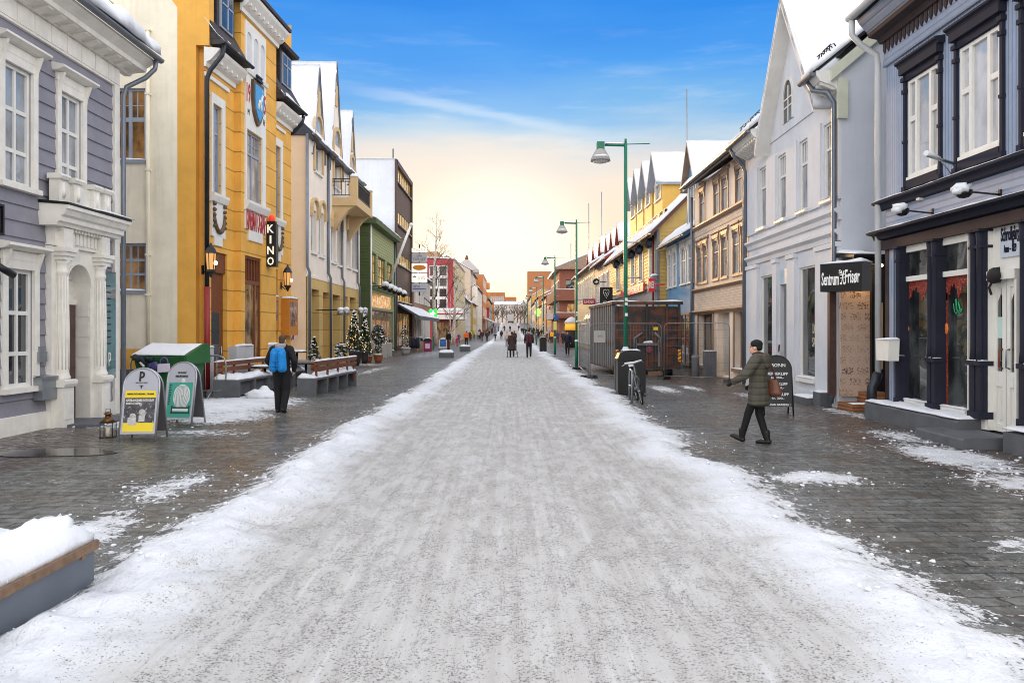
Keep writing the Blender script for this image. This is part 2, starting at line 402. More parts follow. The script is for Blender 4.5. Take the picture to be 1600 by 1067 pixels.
def window(fr, root, r, fm, gm, cols=2, rows=(), fw=.055, bar=.035, d=.09, casing=0, cm=None, cproj=.04, hood=0, sill=.06, snow=.0, w=0, name='window', subrows=None, ledge=.1):
    a, b, c, e = r; mb = MB(); wi = w-d
    mb.box(fr, a, a+fw, wi-.02, wi+.045, c, e); mb.box(fr, b-fw, b, wi-.02, wi+.045, c, e)
    mb.box(fr, a+fw, b-fw, wi-.02, wi+.045, c, c+fw); mb.box(fr, a+fw, b-fw, wi-.02, wi+.045, e-fw, e)
    ia, ib, ic, ie = a+fw, b-fw, c+fw, e-fw
    for k in range(1, cols): x = ia+(ib-ia)*k/cols; mb.box(fr, x-bar/2, x+bar/2, wi-.012, wi+.035, ic, ie)
    ct = cols
    for q in rows:
        z = ie-(ie-ic)*q
        for k in range(cols):
            x0 = ia+(ib-ia)*k/cols+(bar/2 if k else 0); x1 = ia+(ib-ia)*(k+1)/cols-(bar/2 if k < cols-1 else 0)
            mb.box(fr, x0, x1, wi-.01, wi+.03, z-bar*.6, z+bar*.6)
    if subrows:                                  # small panes in the top light: number of columns, rows, share of height
        n, k2, q = subrows; z0 = ie-(ie-ic)*q
        for k in range(1, n):
            x = ia+(ib-ia)*k/n
            if all(abs(x-(ia+(ib-ia)*j/cols)) > .02 for j in range(1, cols)): mb.box(fr, x-.014, x+.014, wi-.008, wi+.022, z0, ie)
        for k in range(1, k2): z = z0+(ie-z0)*k/k2; mb.box(fr, ia, ib, wi-.007, wi+.02, z-.014, z+.014)
    if casing:
        o = w+cproj; ci = 1 if cm else 0
        mb.box(fr, a-casing, a+.004, w, o, c, e, ci); mb.box(fr, b-.004, b+casing, w, o, c, e, ci)
        mb.box(fr, a-casing, b+casing, w, o+.003, e-.004, e+casing*1.1, ci)
    if sill: mb.box(fr, a-casing-.03, b+casing+.03, w-d*.5, w+ledge, c-sill, c+.004, 1 if cm else 0)
    if hood:
        mb.box(fr, a-casing-.02, b+casing+.02, w, w+.07, e+casing*1.1, e+casing*1.1+.16, 1 if cm else 0)
        mb.run(fr, [(w, e+casing*1.1+.16), (w+hood*.6, e+casing*1.1+.18), (w+hood, e+casing*1.1+.23), (w+hood, e+casing*1.1+.27), (w, e+casing*1.1+.33)], a-casing-.12, b+casing+.12, 1 if cm else 0)
        for x in (a-casing+.02, b+casing-.09):
            mb.run(fr, [(w, e-.20), (w+.06, e-.20), (w+.09, e+.05), (w+hood*.7, e+casing*1.1+.165), (w, e+casing*1.1+.165)], x, x+.06, 1 if cm else 0)
    if snow: mb.snow(fr, a-casing, b+casing, w-d+.05, w+ledge+.01, c+.003, c+.003, snow, .15, .06, 2)
    o = mb.build(name, [fm, cm or fm, SNOW], root)
    g = MB(); g.box(fr, a+.01, b-.01, wi-.03, wi, c+.01, e-.01); g.build('pane', gm, o)
    return o
def gutter(fr, root, u0, u1, w, z, r=.07, m=None, path=None, pr=.05, end=None):
    mb = MB(); n = 7
    prof = [(w+r*math.cos(math.pi*(1+k/n)), z+r*math.sin(math.pi*(1+k/n))) for k in range(n+1)]+[(w+r*.86, z), (w-r*.86, z)]
    mb.run(fr, prof, u0, u1); mb.build('gutter', m or ZINC, root)
    if path:
        mb = MB(); mb.tube([fr.p(*q) for q in path], pr, 0, 10)
        for q in path[-2:]: pass
        return mb.build('downpipe', m or ZINC, root)
# ---------------------------------------------------------------- the street: packed snow between two paved walks
def patch(x, y, cx, cy, rx, ry): return 1-math.hypot((x-cx)/rx, (y-cy)/ry)
PATCH = [(-7.2, 19.2, 2.2, 3.4, 1), (-6.2, 16.6, 1.2, 1.6, .8), (-7.6, 15.6, 1.0, 1.1, .5), (-5.6, 14.1, 1.1, .7, .35), (-7.4, 31, 1.2, 7, .35), (-6.4, 36, .5, 5, .3),
         (6.55, 11.4, .75, 1.6, .8), (6.3, 9.4, .8, .9, .55), (7.2, 9.0, .7, .8, .75), (6.9, 13.6, .6, 1.2, .5), (5.6, 12.2, .7, .9, .1), (7.6, 17.5, .4, 1.6, .4), (4.9, 24.5, .5, 2.2, .55), (5.9, 25, .35, 1.6, .5), (6.8, 22, .4, 1.6, .35),
         (3.9, 9.8, .7, .55, .75), (4.6, 6.6, .6, .5, .4), (4.0, 5.2, .5, .7, .4), (5.3, 7.0, .6, .4, .3), (7.5, 7.2, .9, .7, .6), (-4.0, 6.6, .55, 1.6, .75), (-4.1, 9.2, .5, 1.3, .45), (-5.3, 9.5, .9, .25, .1),
         (-8.0, 42, 1.6, 2, .3), (-6.5, 60, 1.4, 14, .25), (6.5, 60, 1.2, 20, .3)]
def cover(x, y):
    e = .30*nz((x*.2, y*.55, 0))+.16*nz((x*.9, y*1.3, 7))
    d = min(x+3.2+.0035*y+e, 3.02+.002*y-x+e*1.3)
    s = max(-1, min(1, d/.75))
    if d < 0: s = max(s, -.92+.92*math.exp(d/.75))
    for cx, cy, rx, ry, k in PATCH:
        q = patch(x, y, cx, cy, rx, ry)
        if q > -.4: s = max(s, k*min(1, q*1.6)-.25)
    return s, d
def street_z(x, y):
    s, d = cover(x, y)
    z = gz(y)
    k = max(0, min(1, d/.42*.8+.2)) if d > -.4 else max(0, min(1, s*.8+.2))
    if d > -.4:
        berm = math.exp(-((d-.55)/.5)**2)*(.115 if x < 0 else .05)
        z += k*(.035+berm*(1+.9*nz((x*2.2, y*1.6, 3))+.65*nz((x*5.5, y*4.5, 1))+.3*nz((x*11, y*9, 4)))+.012*nz((x*3, y*3, 2))+.008*nz((x*8, y*6, 9)))
        for tx in (-1.05, -.2, .75, 1.35): z -= k*.012*math.exp(-((x-tx-.1*nz((0, y*.2, tx)))/.16)**2)
    else: z += max(0, k)*.03*(1+nz((x*4, y*4, 0)))
    z += .006*nz((x*.5, y*.5, 5))
    return z, s, d
def build_street():
    xs = [-60, -30, -18, -14, -12, -11, -10]+[-9.4+.11*i for i in range(int(18.4/.11)+1)]+[9.5, 10.5, 12, 15, 20, 35, 60]
    ys = [-14, -6, 0, 2]+[2.6+.085*i for i in range(150)]
    y = ys[-1]
    while y < 420: y *= 1.0115; ys.append(y)
    ys += [470, 560, 700]
    nx = len(xs); V = []; cov = []; dd = []
    for y in ys:
        for x in xs:
            z, s, d = street_z(x, y); V.append((x, y, z)); cov.append(s); dd.append(d)
    Fs = [(j*nx+i, j*nx+i+1, (j+1)*nx+i+1, (j+1)*nx+i) for j in range(len(ys)-1) for i in range(nx-1)]
    me = bpy.data.meshes.new('street'); me.from_pydata(V, [], Fs)
    me.polygons.foreach_set('use_smooth', [True]*len(Fs))
    for nm, a in (('cov', cov), ('edge', dd)):
        at = me.attributes.new(nm, 'FLOAT', 'POINT'); at.data.foreach_set('value', a)
    m = bpy.data.materials.new('snowy_street'); m.use_nodes = True; t = NT(m.node_tree); b = t.n['Principled BSDF']
    P = t.new('ShaderNodeTexCoord').outputs['Object']
    def att(n): a = t.new('ShaderNodeAttribute'); a.attribute_name = n; return a.outputs['Fac']
    cv, ed = att('cov'), att('edge')
    sp = t.new('ShaderNodeSeparateXYZ'); t.l.new(P, sp.inputs[0])
    nA, nB, nC = t.noise(P, 2.2, 6, .62), t.noise(t.mapping(P, (1, .55, 1)), 9, 5, .65), t.noise(P, 45, 3, .6)
    wob3 = t.new('ShaderNodeTexNoise'); wob3.inputs['Scale'].default_value = 3.2; wob3.inputs['Detail'].default_value = 4; t.l.new(P, wob3.inputs['Vector']); wob3 = wob3.outputs[1]
    # paving: slate slabs, with a band of small red setts along the house fronts
    def brick(w, h, c1, c2, mo, off=.5):
        k = t.new('ShaderNodeTexBrick'); wv = t.vmath('ADD', P, t.vmath('MULTIPLY', t.vmath('SUBTRACT', wob3, (.5, .5, .5)), (.16, .10, 0)))
        t.l.new(wv, k.inputs[0]); k.inputs['Scale'].default_value = 1; k.inputs['Brick Width'].default_value = w; k.inputs['Row Height'].default_value = h
        k.inputs['Mortar Size'].default_value = .014; k.inputs['Mortar Smooth'].default_value = .4; k.inputs['Bias'].default_value = 0; k.offset = off
        for q, c in (('Color1', c1), ('Color2', c2), ('Mortar', mo)): k.inputs[q].default_value = (*c, 1)
        return k
    k1 = brick(.46, .175, (.085, .09, .086), (.185, .192, .185), (.036, .034, .031)); k2 = brick(.21, .105, (.07, .05, .043), (.15, .105, .09), (.04, .034, .03))
    k1f = k1.outputs['Fac']
    s = t.math('ADD', cv, t.math('ADD', t.math('MULTIPLY', t.math('SUBTRACT', nA, .5), 1.0), t.math('MULTIPLY', t.math('SUBTRACT', nB, .5), 1.9)))
    s = t.math('ADD', s, t.math('MULTIPLY', t.math('SUBTRACT', nC, .5), .9))
    s = t.math('ADD', s, t.math('MULTIPLY', k1f, .16))
    sn = t.step(s, -.02, .17)
    ax = t.math('ABSOLUTE', t.math('ADD', sp.outputs[0], .45))
    red = t.step(t.math('ADD', ax, t.math('MULTIPLY', t.math('SUBTRACT', nA, .5), .35)), 6.15, 6.28)
    pv = t.mix(red, k1.outputs[0], k2.outputs[0])
    pat_ = t.noise(t.mapping(P, (1.0, 1.5, 1)), 6.0, 6, .7); pv = t.mix(t.math('MULTIPLY', t.step(pat_, .52, .60), .55), pv, (.22, .232, .226)); pv = t.mix(t.math('MULTIPLY', t.step(pat_, .46, .38), .5), pv, (.042, .039, .037))  # pale patches: sky mirrored on ice, put into the colour
    pv = t.mix(t.step(nB, .35, .7), pv, t.mix(1, pv, (.62, .56, .50), 'MULTIPLY'))
    gr = t.noise(P, 1.1, 7, .7)
    pv = t.mix(t.math('MULTIPLY', t.step(gr, .46, .66), .7), pv, (.085, .066, .048))
    film = t.math('MULTIPLY', t.step(t.noise(t.mapping(P, (2.6, .9, 1)), 3.4, 7, .72), .5, .8), .6)
    pv = t.mix(film, pv, (.33, .345, .36))
    pv = t.mix(t.step(t.noise(P, 17, 6, .75), .56, .72), pv, (.045, .042, .04))
    bits = t.math('MULTIPLY', t.step(t.noise(t.mapping(P, (1.6, 1, 1)), 11, 6, .72), .60, .66), t.step(t.noise(P, .75, 4, .6), .50, .62))
    pv = t.mix(t.math('MULTIPLY', bits, .85), pv, (.62, .64, .67))
    # snow, trodden and gritted in the middle
    inside = t.step(t.math('ADD', ed, t.math('MULTIPLY', t.math('SUBTRACT', nA, .5), 1.1)), .60, 1.35)
    dirt = t.math('MULTIPLY', inside, t.step(t.noise(t.mapping(P, (1.3, .28, 1)), 1.5, 7, .68), .10, .50))
    sc = t.mix(t.step(nA, .3, .7), (.64, .66, .70), (.74, .76, .795))
    sc = t.mix(t.math('MULTIPLY', dirt, .80), sc, (.445, .43, .405))
    clus = t.step(t.noise(t.mapping(P, (1, .4, 1)), 5, 5, .7), .36, .62)
    trk = t.noise(t.mapping(P, (7, .13, 1)), 1.6, 4, .6); sc = t.mix(t.math('MULTIPLY', t.math('MULTIPLY', inside, t.step(trk, .46, .62)), .4), sc, (.36, .345, .325)); sc = t.mix(t.math('MULTIPLY', t.math('MULTIPLY', inside, t.step(trk, .42, .30)), .35), sc, (.66, .67, .69))
    fine = t.noise(P, 26, 6, .8)
    sc = t.mix(t.math('MULTIPLY', t.math('MULTIPLY', inside, t.math('MULTIPLY', t.step(fine, .50, .64), t.step(clus, .15, .8))), .85), sc, (.23, .215, .20))
    def specks(scale, r0, dens_lo, dens_hi):
        vo = t.new('ShaderNodeTexVoronoi'); vo.inputs['Scale'].default_value = scale; t.l.new(t.mapping(P, (1, 1, .2)), vo.inputs[0])
        rnd = t.new('ShaderNodeSeparateColor'); t.l.new(vo.outputs['Color'], rnd.inputs[0])
        dens = t.math('ADD', dens_lo, t.math('MULTIPLY', t.math('MULTIPLY', dirt, clus), dens_hi))
        return t.math('MULTIPLY', t.step(vo.outputs['Distance'], r0, r0*.55), t.math('LESS_THAN', rnd.outputs[0], dens))
    k = t.math('MAXIMUM', specks(44, .42, .008, .30), specks(90, .50, .02, .62))
    sc = t.mix(t.math('MULTIPLY', k, t.math('ADD', .55, t.math('MULTIPLY', inside, .35))), sc, (.06, .055, .05))
    slush = t.math('MULTIPLY', t.step(s, .75, .2), .5)
    sc = t.mix(slush, sc, (.46, .45, .44))
    c = t.mix(sn, pv, sc)
    t.put(b.inputs['Base Color'], c)
    wet = t.step(t.noise(P, .9, 5, .6), .38, .66)
    rp = t.math('ADD', .15, t.math('ADD', t.math('MULTIPLY', wet, .18), t.math('MULTIPLY', t.step(pat_, .6, .42), .22)))
    ro = t.new('ShaderNodeMix'); t.put(ro.inputs[0], sn); t.put(ro.inputs[2], rp); ro.inputs[3].default_value = .8
    t.l.new(ro.outputs[0], b.inputs['Roughness']); b.inputs['Specular IOR Level'].default_value = .45
    hk = t.mix(red, k1.outputs['Fac'], k2.outputs['Fac'])
    h1 = t.math('ADD', t.math('MULTIPLY', t.math('SUBTRACT', 1, hk), .003), t.math('MULTIPLY', nB, .008))
    h2 = t.math('ADD', t.math('ADD', t.math('MULTIPLY', nB, .05), t.math('MULTIPLY', nC, .010)), t.math('MULTIPLY', t.noise(P, 120, 2, .6), .003))
    hm = t.new('ShaderNodeMix'); t.put(hm.inputs[0], sn); t.put(hm.inputs[2], h1); t.put(hm.inputs[3], h2)
    hh = t.math('ADD', hm.outputs[0], t.math('MULTIPLY', sn, .02))
    bp = t.new('ShaderNodeBump'); bp.inputs['Strength'].default_value = .8; bp.inputs['Distance'].default_value = 1
    t.l.new(hh, bp.inputs['Height']); t.l.new(bp.outputs[0], b.inputs['Normal'])
    me.materials.append(m)
    o = bpy.data.objects.new('street', me); COL.objects.link(o); tag(o, kind='structure')
    mb = MB(); W = place((0, 0, 0)); mb.box(W, -900, 900, -300, 2500, -3, -1.2)
    tag(mb.build('ground', SNOW), kind='structure')
    mb = MB(); pd = []
    for i in range(26):
        a = 2*math.pi*i/26; r = 1+.3*nz((math.cos(a)*1.3, math.sin(a)*1.3, 4)); pd.append((-7.0+.85*r*math.cos(a), 11.75+.42*r*math.sin(a)))
    mb.add([(x, y, .014) for x, y in pd]+[(x, y, .004) for x, y in pd], [list(range(26))]+[(i, 26+i, 26+(i+1) % 26, (i+1) % 26) for i in range(26)])
    pm = mat('standing_water', (.025, .022, .02), .12, 0, bump=.0, spec=.6); tag(mb.build('puddle_water', pm), kind='structure')
build_street()

# ================================================================= LEFT SIDE
# ---- grey-violet wooden house
PURPLE = mat('violet_grey_boards', S(134, 132, 141), .6, .1, streak=.14, bump=.25, bs=25)
def violet_house():
    f = facade((-8.94, 6.5), (-8.94, 17.39), True); L = f.L
    root = thing('wooden_house', 'violet grey clapboard house with ornate white arched doorway and bracketed windows', 'house', (-8.94, 12, 0))
    zt = f.z(172, 132); A = f.rect(3, 48, 93, 284, 5); B = f.rect(92, 126, 141, 299); C = f.rect(8, 50, 418, 608)
    D0 = (f.u(3)-2.0, f.u(3)-1.0, A[2], A[3]); D1 = (D0[0], D0[1], C[2], C[3])
    uL, uR = f.u(70), f.u(152); dz = f.z(94, 412)
    holes = [A, B, C, D0, D1, (f.u(93), f.u(132), 0, dz)]
    mb = MB(); sheet(mb, f, 0, L-.16, .32, zt, holes, course=.295, lip=.032); shell(mb, f, 0, L, 0, zt+.6, 9)
    mb.build('wall', PURPLE, root)
    mb = MB(); mb.box(f, L-.19, L+.03, -.2, .075, .0, zt); mb.box(f, -.1, uL, -.05, .06, 0, .3); mb.box(f, uR, L-.19, -.05, .06, 0, .3)
    mb.run(f, [(.06, .3), (.06, .325), (-.01, .35), (-.01, .3)], -.1, uL); mb.build('base_board', WHITED, root)
    for r in (A, B, C, D0, D1):
        window(f, root, r, WHITE, GLM if r not in (C, D1) else GLD, 2, (.36, .73), .075, .06, .07, .14, WHITED, .06, hood=.26, sill=.09, ledge=.13, w=.0)
    # frieze and cornice
    mb = MB(); zf = zt+.42
    mb.box(f, 0, L+.03, -.1, .07, zt, zf); k = 0
    while k*.52 < L: mb.box(f, k*.52+.012, min(k*.52+.50, L), .07, .085, zt+.05, zf-.03); k += 1
    mb.run(f, [(-.05, zf), (.10, zf), (.12, zf+.05), (.20, zf+.07), (.45, zf+.09), (.47, zf+.18), (.56, zf+.24), (.66, zf+.30), (.66, zf+.36), (-.05, zf+.40)], 0, L+.5)
    k = 0
    while k*.42 < L: mb.run(f, [(.1, zf+.005), (.14, zf-.02), (.40, zf+.06), (.42, zf+.092), (.1, zf+.075)], k*.42+.1, k*.42+.28); k += 1
    mb.build('cornice', WHITED, root)
    zr = zf+.42
    gutter(f, root, 0, L+.62, .74, zr, .085, ZINC, [(L+.42, .72, zr-.08), (L+.40, .70, zr-.28), (L+.36, .5, zr-.5), (L+.15, .16, zr-.78), (L+.10, .12, zr-1.0), (L+.10, .12, 4), (L+.10, .12, .1)], .055)
    mb = MB(); mb.run(f, [(.74, zr-.0), (.70, zr+.06), (-4.2, zr+3.6), (-9.2, zr), (-9.2, zr-.1), (-4.2, zr+3.5)], 0, L+.55); mb.build('roof', DARKMET, root)
    mb = MB(); mb.snow(f, 0, L+.6, .74, -4.2, zr+.10, zr+3.62, .36, .2, .2, jag=.12, lump=.8, edge=.75); mb.build('roof_snow', SNOW, root)
    mb = MB()
    for k in range(14):
        u = L-.15-k*.62
        if u < .2: break
        zb = zr+.07+(.74+.1)*0+.42; mb.tube([f.p(u, .25, zb-.1), f.p(u, .22, zb+.34)], .02); mb.tube([f.p(u, .22, zb+.32), f.p(u, -.25, zb+.3)], .016)
    for h in (.14, .32): mb.tube([f.p(.2, .235, zb+h), f.p(L, .235, zb+h)], .017)
    mb.build('snow_guard', BLACK, root)
    # doorway
    mb = MB(); zE = f.z(80, 384); zc = f.z(86, 392)
    a0, a1 = f.u(93.5), f.u(131.5); zs = f.z(94, 445); c0 = (a0+a1)/2; ra = (a1-a0)/2; za = zs
    mb.box(f, uL, a0, -.04, .13, 0, zE); mb.box(f, a1, uR, -.04, .13, 0, zE)
    arch = [(c0-ra*math.cos(math.pi*k/18), za+ra*1.0*math.sin(math.pi*k/18)) for k in range(19)]
    mb.prism(f, [(a0, zE), (a0, za)]+arch[1:-1]+[(a1, za), (a1, zE)], -.04, .13)
    for i, (k0, k1) in enumerate(zip(arch, arch[1:])):
        mb.quad(f, [(k0[0], -.041, k0[1]), (k1[0], -.041, k1[1]), (k1[0], -.3, k1[1]), (k0[0], -.3, k0[1])])
        o0 = (c0+(k0[0]-c0)*1.09, za+(k0[1]-za)*1.09); o1 = (c0+(k1[0]-c0)*1.09, za+(k1[1]-za)*1.09)
        mb.prism(f, [k0, k1, o1, o0], .13, .155)
    for x in (a0, a1): mb.quad(f, [(x, -.041, 0), (x, -.3, 0), (x, -.3, za), (x, -.041, za)])
    zd = f.z(100, 470)
    mb.prism(f, [(a0, zd), (a1, zd)]+arch[::-1], -.29, -.23); mb.box(f, a0+.003, a1-.003, -.25, -.15, zd-.06, zd+.05)
    for k in range(1, 8):
        an = math.pi*k/8; mb.tube([f.p(c0, -.22, za), f.p(c0-ra*.85*math.cos(an), -.22, za+ra*.85*math.sin(an))], .02, 0, 5)
    for k in range(4):                           # carved coffers in the reveal
        for s_, x in ((1, a0), (-1, a1)): mb.box(f, x-.012, x+.012, -.14, .10, .9+k*.42, 1.2+k*.42)
    zp = .92
    for x0, x1 in ((uL+.02, a0-.02), (a1+.03, uR-.0)):
        cu_ = (x0+x1)/2; hw = min(.155, (x1-x0)/2)
        mb.box(f, cu_-hw-.02, cu_+hw+.02, .0, .32, 0.0, zp-.14); mb.run(f, [(0, zp-.14), (.35, zp-.14), (.38, zp-.08), (.38, zp-.02), (.33, zp), (0, zp)], cu_-hw-.06, cu_+hw+.06)
        mb.box(f, cu_-hw+.02, cu_+hw-.02, .32, .332, .15, zp-.25)
        mb.lathe(f, (cu_, .19), [(.145, zp), (.15, zp+.05), (.125, zp+.1), (.12, zp+.14), (.12, zp+.9), (.10, zE-.55), (.115, zE-.53), (.115, zE-.48), (.10, zE-.46), (.105, zE-.36), (.145, zE-.28)], 0, 18)
        for j in range(12):
            an = 2*math.pi*j/12; q = lambda r, z: f.p(cu_+r*math.cos(an), .19+r*math.sin(an), z)
            mb.tube([q(.120, zp+.2), q(.12, zp+.9), q(.10, zE-.6)], .010, 0, 5)
        for d_, h0, h1 in ((.0, .28, .20), (.03, .2, .12), (.06, .12, .04)): mb.box(f, cu_-hw-d_, cu_+hw+d_, 0, .33+d_, zE-h0, zE-h1+.002)
        mb.box(f, cu_-hw, cu_+hw, 0, .32, zE-.04, zc+.42)
    zz = zc+.02
    mb.box(f, uL, uR, 0, .2, zE-.01, zz+.42)
    for k in range(8):
        u = a0-.05+(a1-a0+.1)*k/7; mb.box(f, u-.045, u+.045, .2, .225, zE+.06, zz+.36)
    for k in range(16):
        u = uL+.1+(uR-uL-.2)*k/15; mb.box(f, u-.03, u+.03, .2, .30, zz+.36, zz+.42)
    zq = zz+.42
    mb.run(f, [(0, zq), (.35, zq), (.37, zq+.06), (.43, zq+.08), (.43, zq+.17), (.49, zq+.2), (.54, zq+.3), (.58, zq+.31), (.58, zq+.38), (0, zq+.42)], uL-.22, uR+.30)
    mb.build('doorway_surround', WHITED, root)
    mb = MB(); mb.run(f, [(0, zq+.425), (.595, zq+.385), (.595, zq+.425), (0, zq+.48)], uL-.24, uR+.32); mb.build('porch_roof', BLACK, root)
    mb = MB(); mb.snow(f, uL+.9, uR+.32, .02, .64, zq+.475, zq+.43, .05, .12, .1); mb.build('porch_snow', SNOW, root)
    mb = MB(); b0, b1 = uL-.02, uR-.02; zb = zq+.47
    mb.box(f, b0+.1, b1-.1, .14, .22, zb-.02, zb+.42)
    for u in (b0+.12, b0+.62, b1-.55, b1-.12):
        mb.box(f, u-.13, u+.13, .1, .30, zb-.02, zb+.44); mb.run(f, [(.08, zb+.44), (.34, zb+.44), (.37, zb+.5), (.34, zb+.54), (.08, zb+.54)], u-.17, u+.17)
        mb.lathe(f, (u, .30), [(.035, zb+.1), (.05, zb+.2), (.03, zb+.38)], 0, 8)
    mb.build('parapet', WHITED, root)
    mb = MB(); d0, d1 = a0+.02, a1-.02; mb.box(f, d0, d1, -.27, -.17, .05, zd-.05)
    for j in range(2):
        x0 = d0+.06+(d1-d0)*j/2; x1 = d0+(d1-d0)*(j+1)/2-.06
        for z0, z1 in ((.2, .62), (.75, 1.0), (1.12, 1.75), (1.9, zd-.15)):
            mb.box(f, x0, x1, -.175, -.150, z0, z1); mb.box(f, x0+.06, x1-.06, -.155, -.135, z0+.07, z1-.07)
    mb.box(f, (d0+d1)/2-.03, (d0+d1)/2+.03, -.175, -.135, .05, zd-.05)
    dr = mb.build('door', mat('dark_brown_door', S(84, 62, 56), .4, .15), root)
    mb = MB(); mb.tube([f.p(d0+.42, -.15, 1.05), f.p(d0+.42, -.09, 1.06), f.p(d0+.32, -.08, 1.06)], .015); mb.build('handle', STEEL, dr)
    mb = MB(); mb.box(f, a0-.3, a1+.5, -.45, .9, .0, .045); mb.build('doorstep', CONCD, root)
    # things on the front
    v = f.rect(152.5, 174, 424, 592); vr = thing('display_case', 'tall narrow glass notice case with teal backing beside the arched white doorway', 'display case', f.p(v[0], .05, v[2]))
    mb = MB(); mb.box(f, v[0], v[1], .03, .10, v[2], v[3]+.02); mb.build('case_frame', ZINC, vr)
    mb = MB(); mb.box(f, v[0]+.02, v[1]-.02, .10, .108, v[2]+.02, v[3]-.02); mb.build('pane', glass('teal_case_glass', (.10, .19, .20), var=.35), vr)
    mb = MB()
    for k in range(10): mb.box(f, v[0]+.1, v[0]+.34, .109, .111, v[2]+.75+k*.14, v[2]+.775+k*.14)
    mb.build('notices', BLACK, vr); lettering('p', f, (v[0]+v[1])/2, .109, v[2]+.42, .1, .3, WHITE, vr)
    r = f.rect(59.5, 83, 587, 622, 83, .12); mr = thing('mailbox', 'grey steel mailbox on the violet boards beside the left column', 'mailbox', f.p(r[0], .03, r[2]))
    mb = MB(); mb.box(f, r[0], r[1], .03, .20, r[2], r[3]); mb.build('box', STEEL, mr); mb = MB(); mb.run(f, [(.03, r[3]+.03), (.22, r[3]), (.22, r[3]-.05), (.2, r[3])], r[0]-.01, r[1]+.01); mb.build('lid', STEEL, mr)
    r = f.rect(63, 74, 541, 565, 74, .12); mb = MB(); mb.box(f, r[0], r[1], .02, .12, r[2], r[3]-.1); mb.box(f, r[0]+.03, r[1]-.03, .02, .09, r[3]-.1, r[3])
    tag(mb.build('entry_phone', STEEL, None, f.p(r[0], .02, r[2])), 'small grey entry phone above the steel mailbox', 'entry phone')
    u, z = f.uz(8, 420, .3); cr = thing('security_camera', 'black security camera on bracket over the ground floor window', 'camera', f.p(u, .1, z))
    mb = MB(); mb.tube([f.p(u-.28, .03, z+.1), f.p(u-.25, .2, z+.08), f.p(u-.1, .25, z+.02)], .025); mb.build('bracket', BLACK, cr)
    mb = MB(); mb.tube([f.p(u-.14, .25, z+.05), f.p(u+.18, .33, z-.1)], [.06, .065]); mb.build('housing', BLACK, cr)
    u, z = f.uz(4, 343, .15); sr = thing('wall_sign', 'black framed letter sign on the violet house wall', 'sign', f.p(u-.2, .1, z))
    mb = MB()
    for a, b, c, d in ((u-.5, u+.10, z-.27, z-.23), (u-.5, u+.10, z+.23, z+.27), (u+.06, u+.10, z-.23, z+.23), (u-.5, u-.46, z-.23, z+.23)): mb.box(f, a, b, .05, .12, c, d)
    mb.build('frame', BLACK, sr); lettering('M', f, u-.1, .07, z, .26, .4, BLACK, sr, depth=.03)
violet_house()

# ---- yellow and cream cinema building
CREAM = mat('cream_render', S(236, 228, 206), .75, .09, vs=1.2, streak=.24, bump=.3, bs=20)
YEL = mat('yellow_render', S(226, 170, 76), .7, .10, vs=1.5, streak=.14, bump=.25, bs=25)
YELR = mat('yellow_rusticated_render', S(226, 170, 76), .7, .12, vs=1.5, streak=.14, bump=.2, bs=25, groove=('v', .62, .03, .55))
SLATE = mat('dark_roof_slate', S(52, 46, 48), .6, .25, bump=.5, brick=(.3, .2, (.02, .018, .02), S(64, 56, 58)))
GREYF = mat('grey_blue_window_frame', S(150, 158, 172), .5, .06)
REDL = mat('red_letters', S(170, 40, 36), .5, .05)
def lantern(f, x, y, label, w=0, s=1.):
    u, z = f.uz(x, y, w+.25); o = f.p(u, w, z); r = thing('wall_lantern', label, 'lantern', o, 'lit lanterns on the yellow cinema front')
    q = lambda a, b, c: (u+a*s, w+.25+b*s, z+c*s)
    mb = MB(); fr6 = [(math.cos(math.pi/3*k), math.sin(math.pi/3*k)) for k in range(6)]
    P = lambda a, b, c: f.p(*q(a, b, c))
    for cx, sy in fr6: mb.tube([P(.13*cx, .13*sy, -.25), P(.17*cx, .17*sy, .3)], .014*s, 0, 5)
    mb.lathe(f, (u, w+.25), [(.2*s, z+.3*s), (.19*s, z+.34*s), (.12*s, z+.48*s), (.05*s, z+.56*s), (.045*s, z+.6*s), (.01*s, z+.66*s)], 0, 6, False)
    mb.lathe(f, (u, w+.25), [(.03*s, z-.5*s), (.05*s, z-.44*s), (.09*s, z-.36*s), (.15*s, z-.3*s), (.15*s, z-.24*s)], 0, 6, False)
    mb.build('lantern_frame', BLACK, r)
    mb = MB(); mb.tube([f.p(u, w, z-.25*s), P(0, -.1, -.42), P(0, 0, -.42)], .022*s, 0, 6); mb.box(f, u-.06, u+.06, w, w+.03, z-.4*s, z-.1*s); mb.build('bracket', BLACK, r)
    mb = MB(); mb.lathe(f, (u, w+.25), [(.125*s, z-.24*s), (.165*s, z+.295*s)], 0, 6, False)
    gm = mat('amber_lantern_glass', (.5, .25, .08), .3, .1, emis=(1, .48, .12), es=.5); mb.build('pane', gm, r)
    mb = MB(); mb.ball((0, 0, 0), .0, 0)
    mb = MB(); mb.ball(P(-.06, .155, -.02), .05*s, 0, 8, (1, .5, 1.4)); mb.ball(P(.06, .155, -.02), .05*s, 0, 8, (1, .5, 1.4)); mb.build('bulb', glow('lantern_bulb', (1, .75, .35), 5), r)
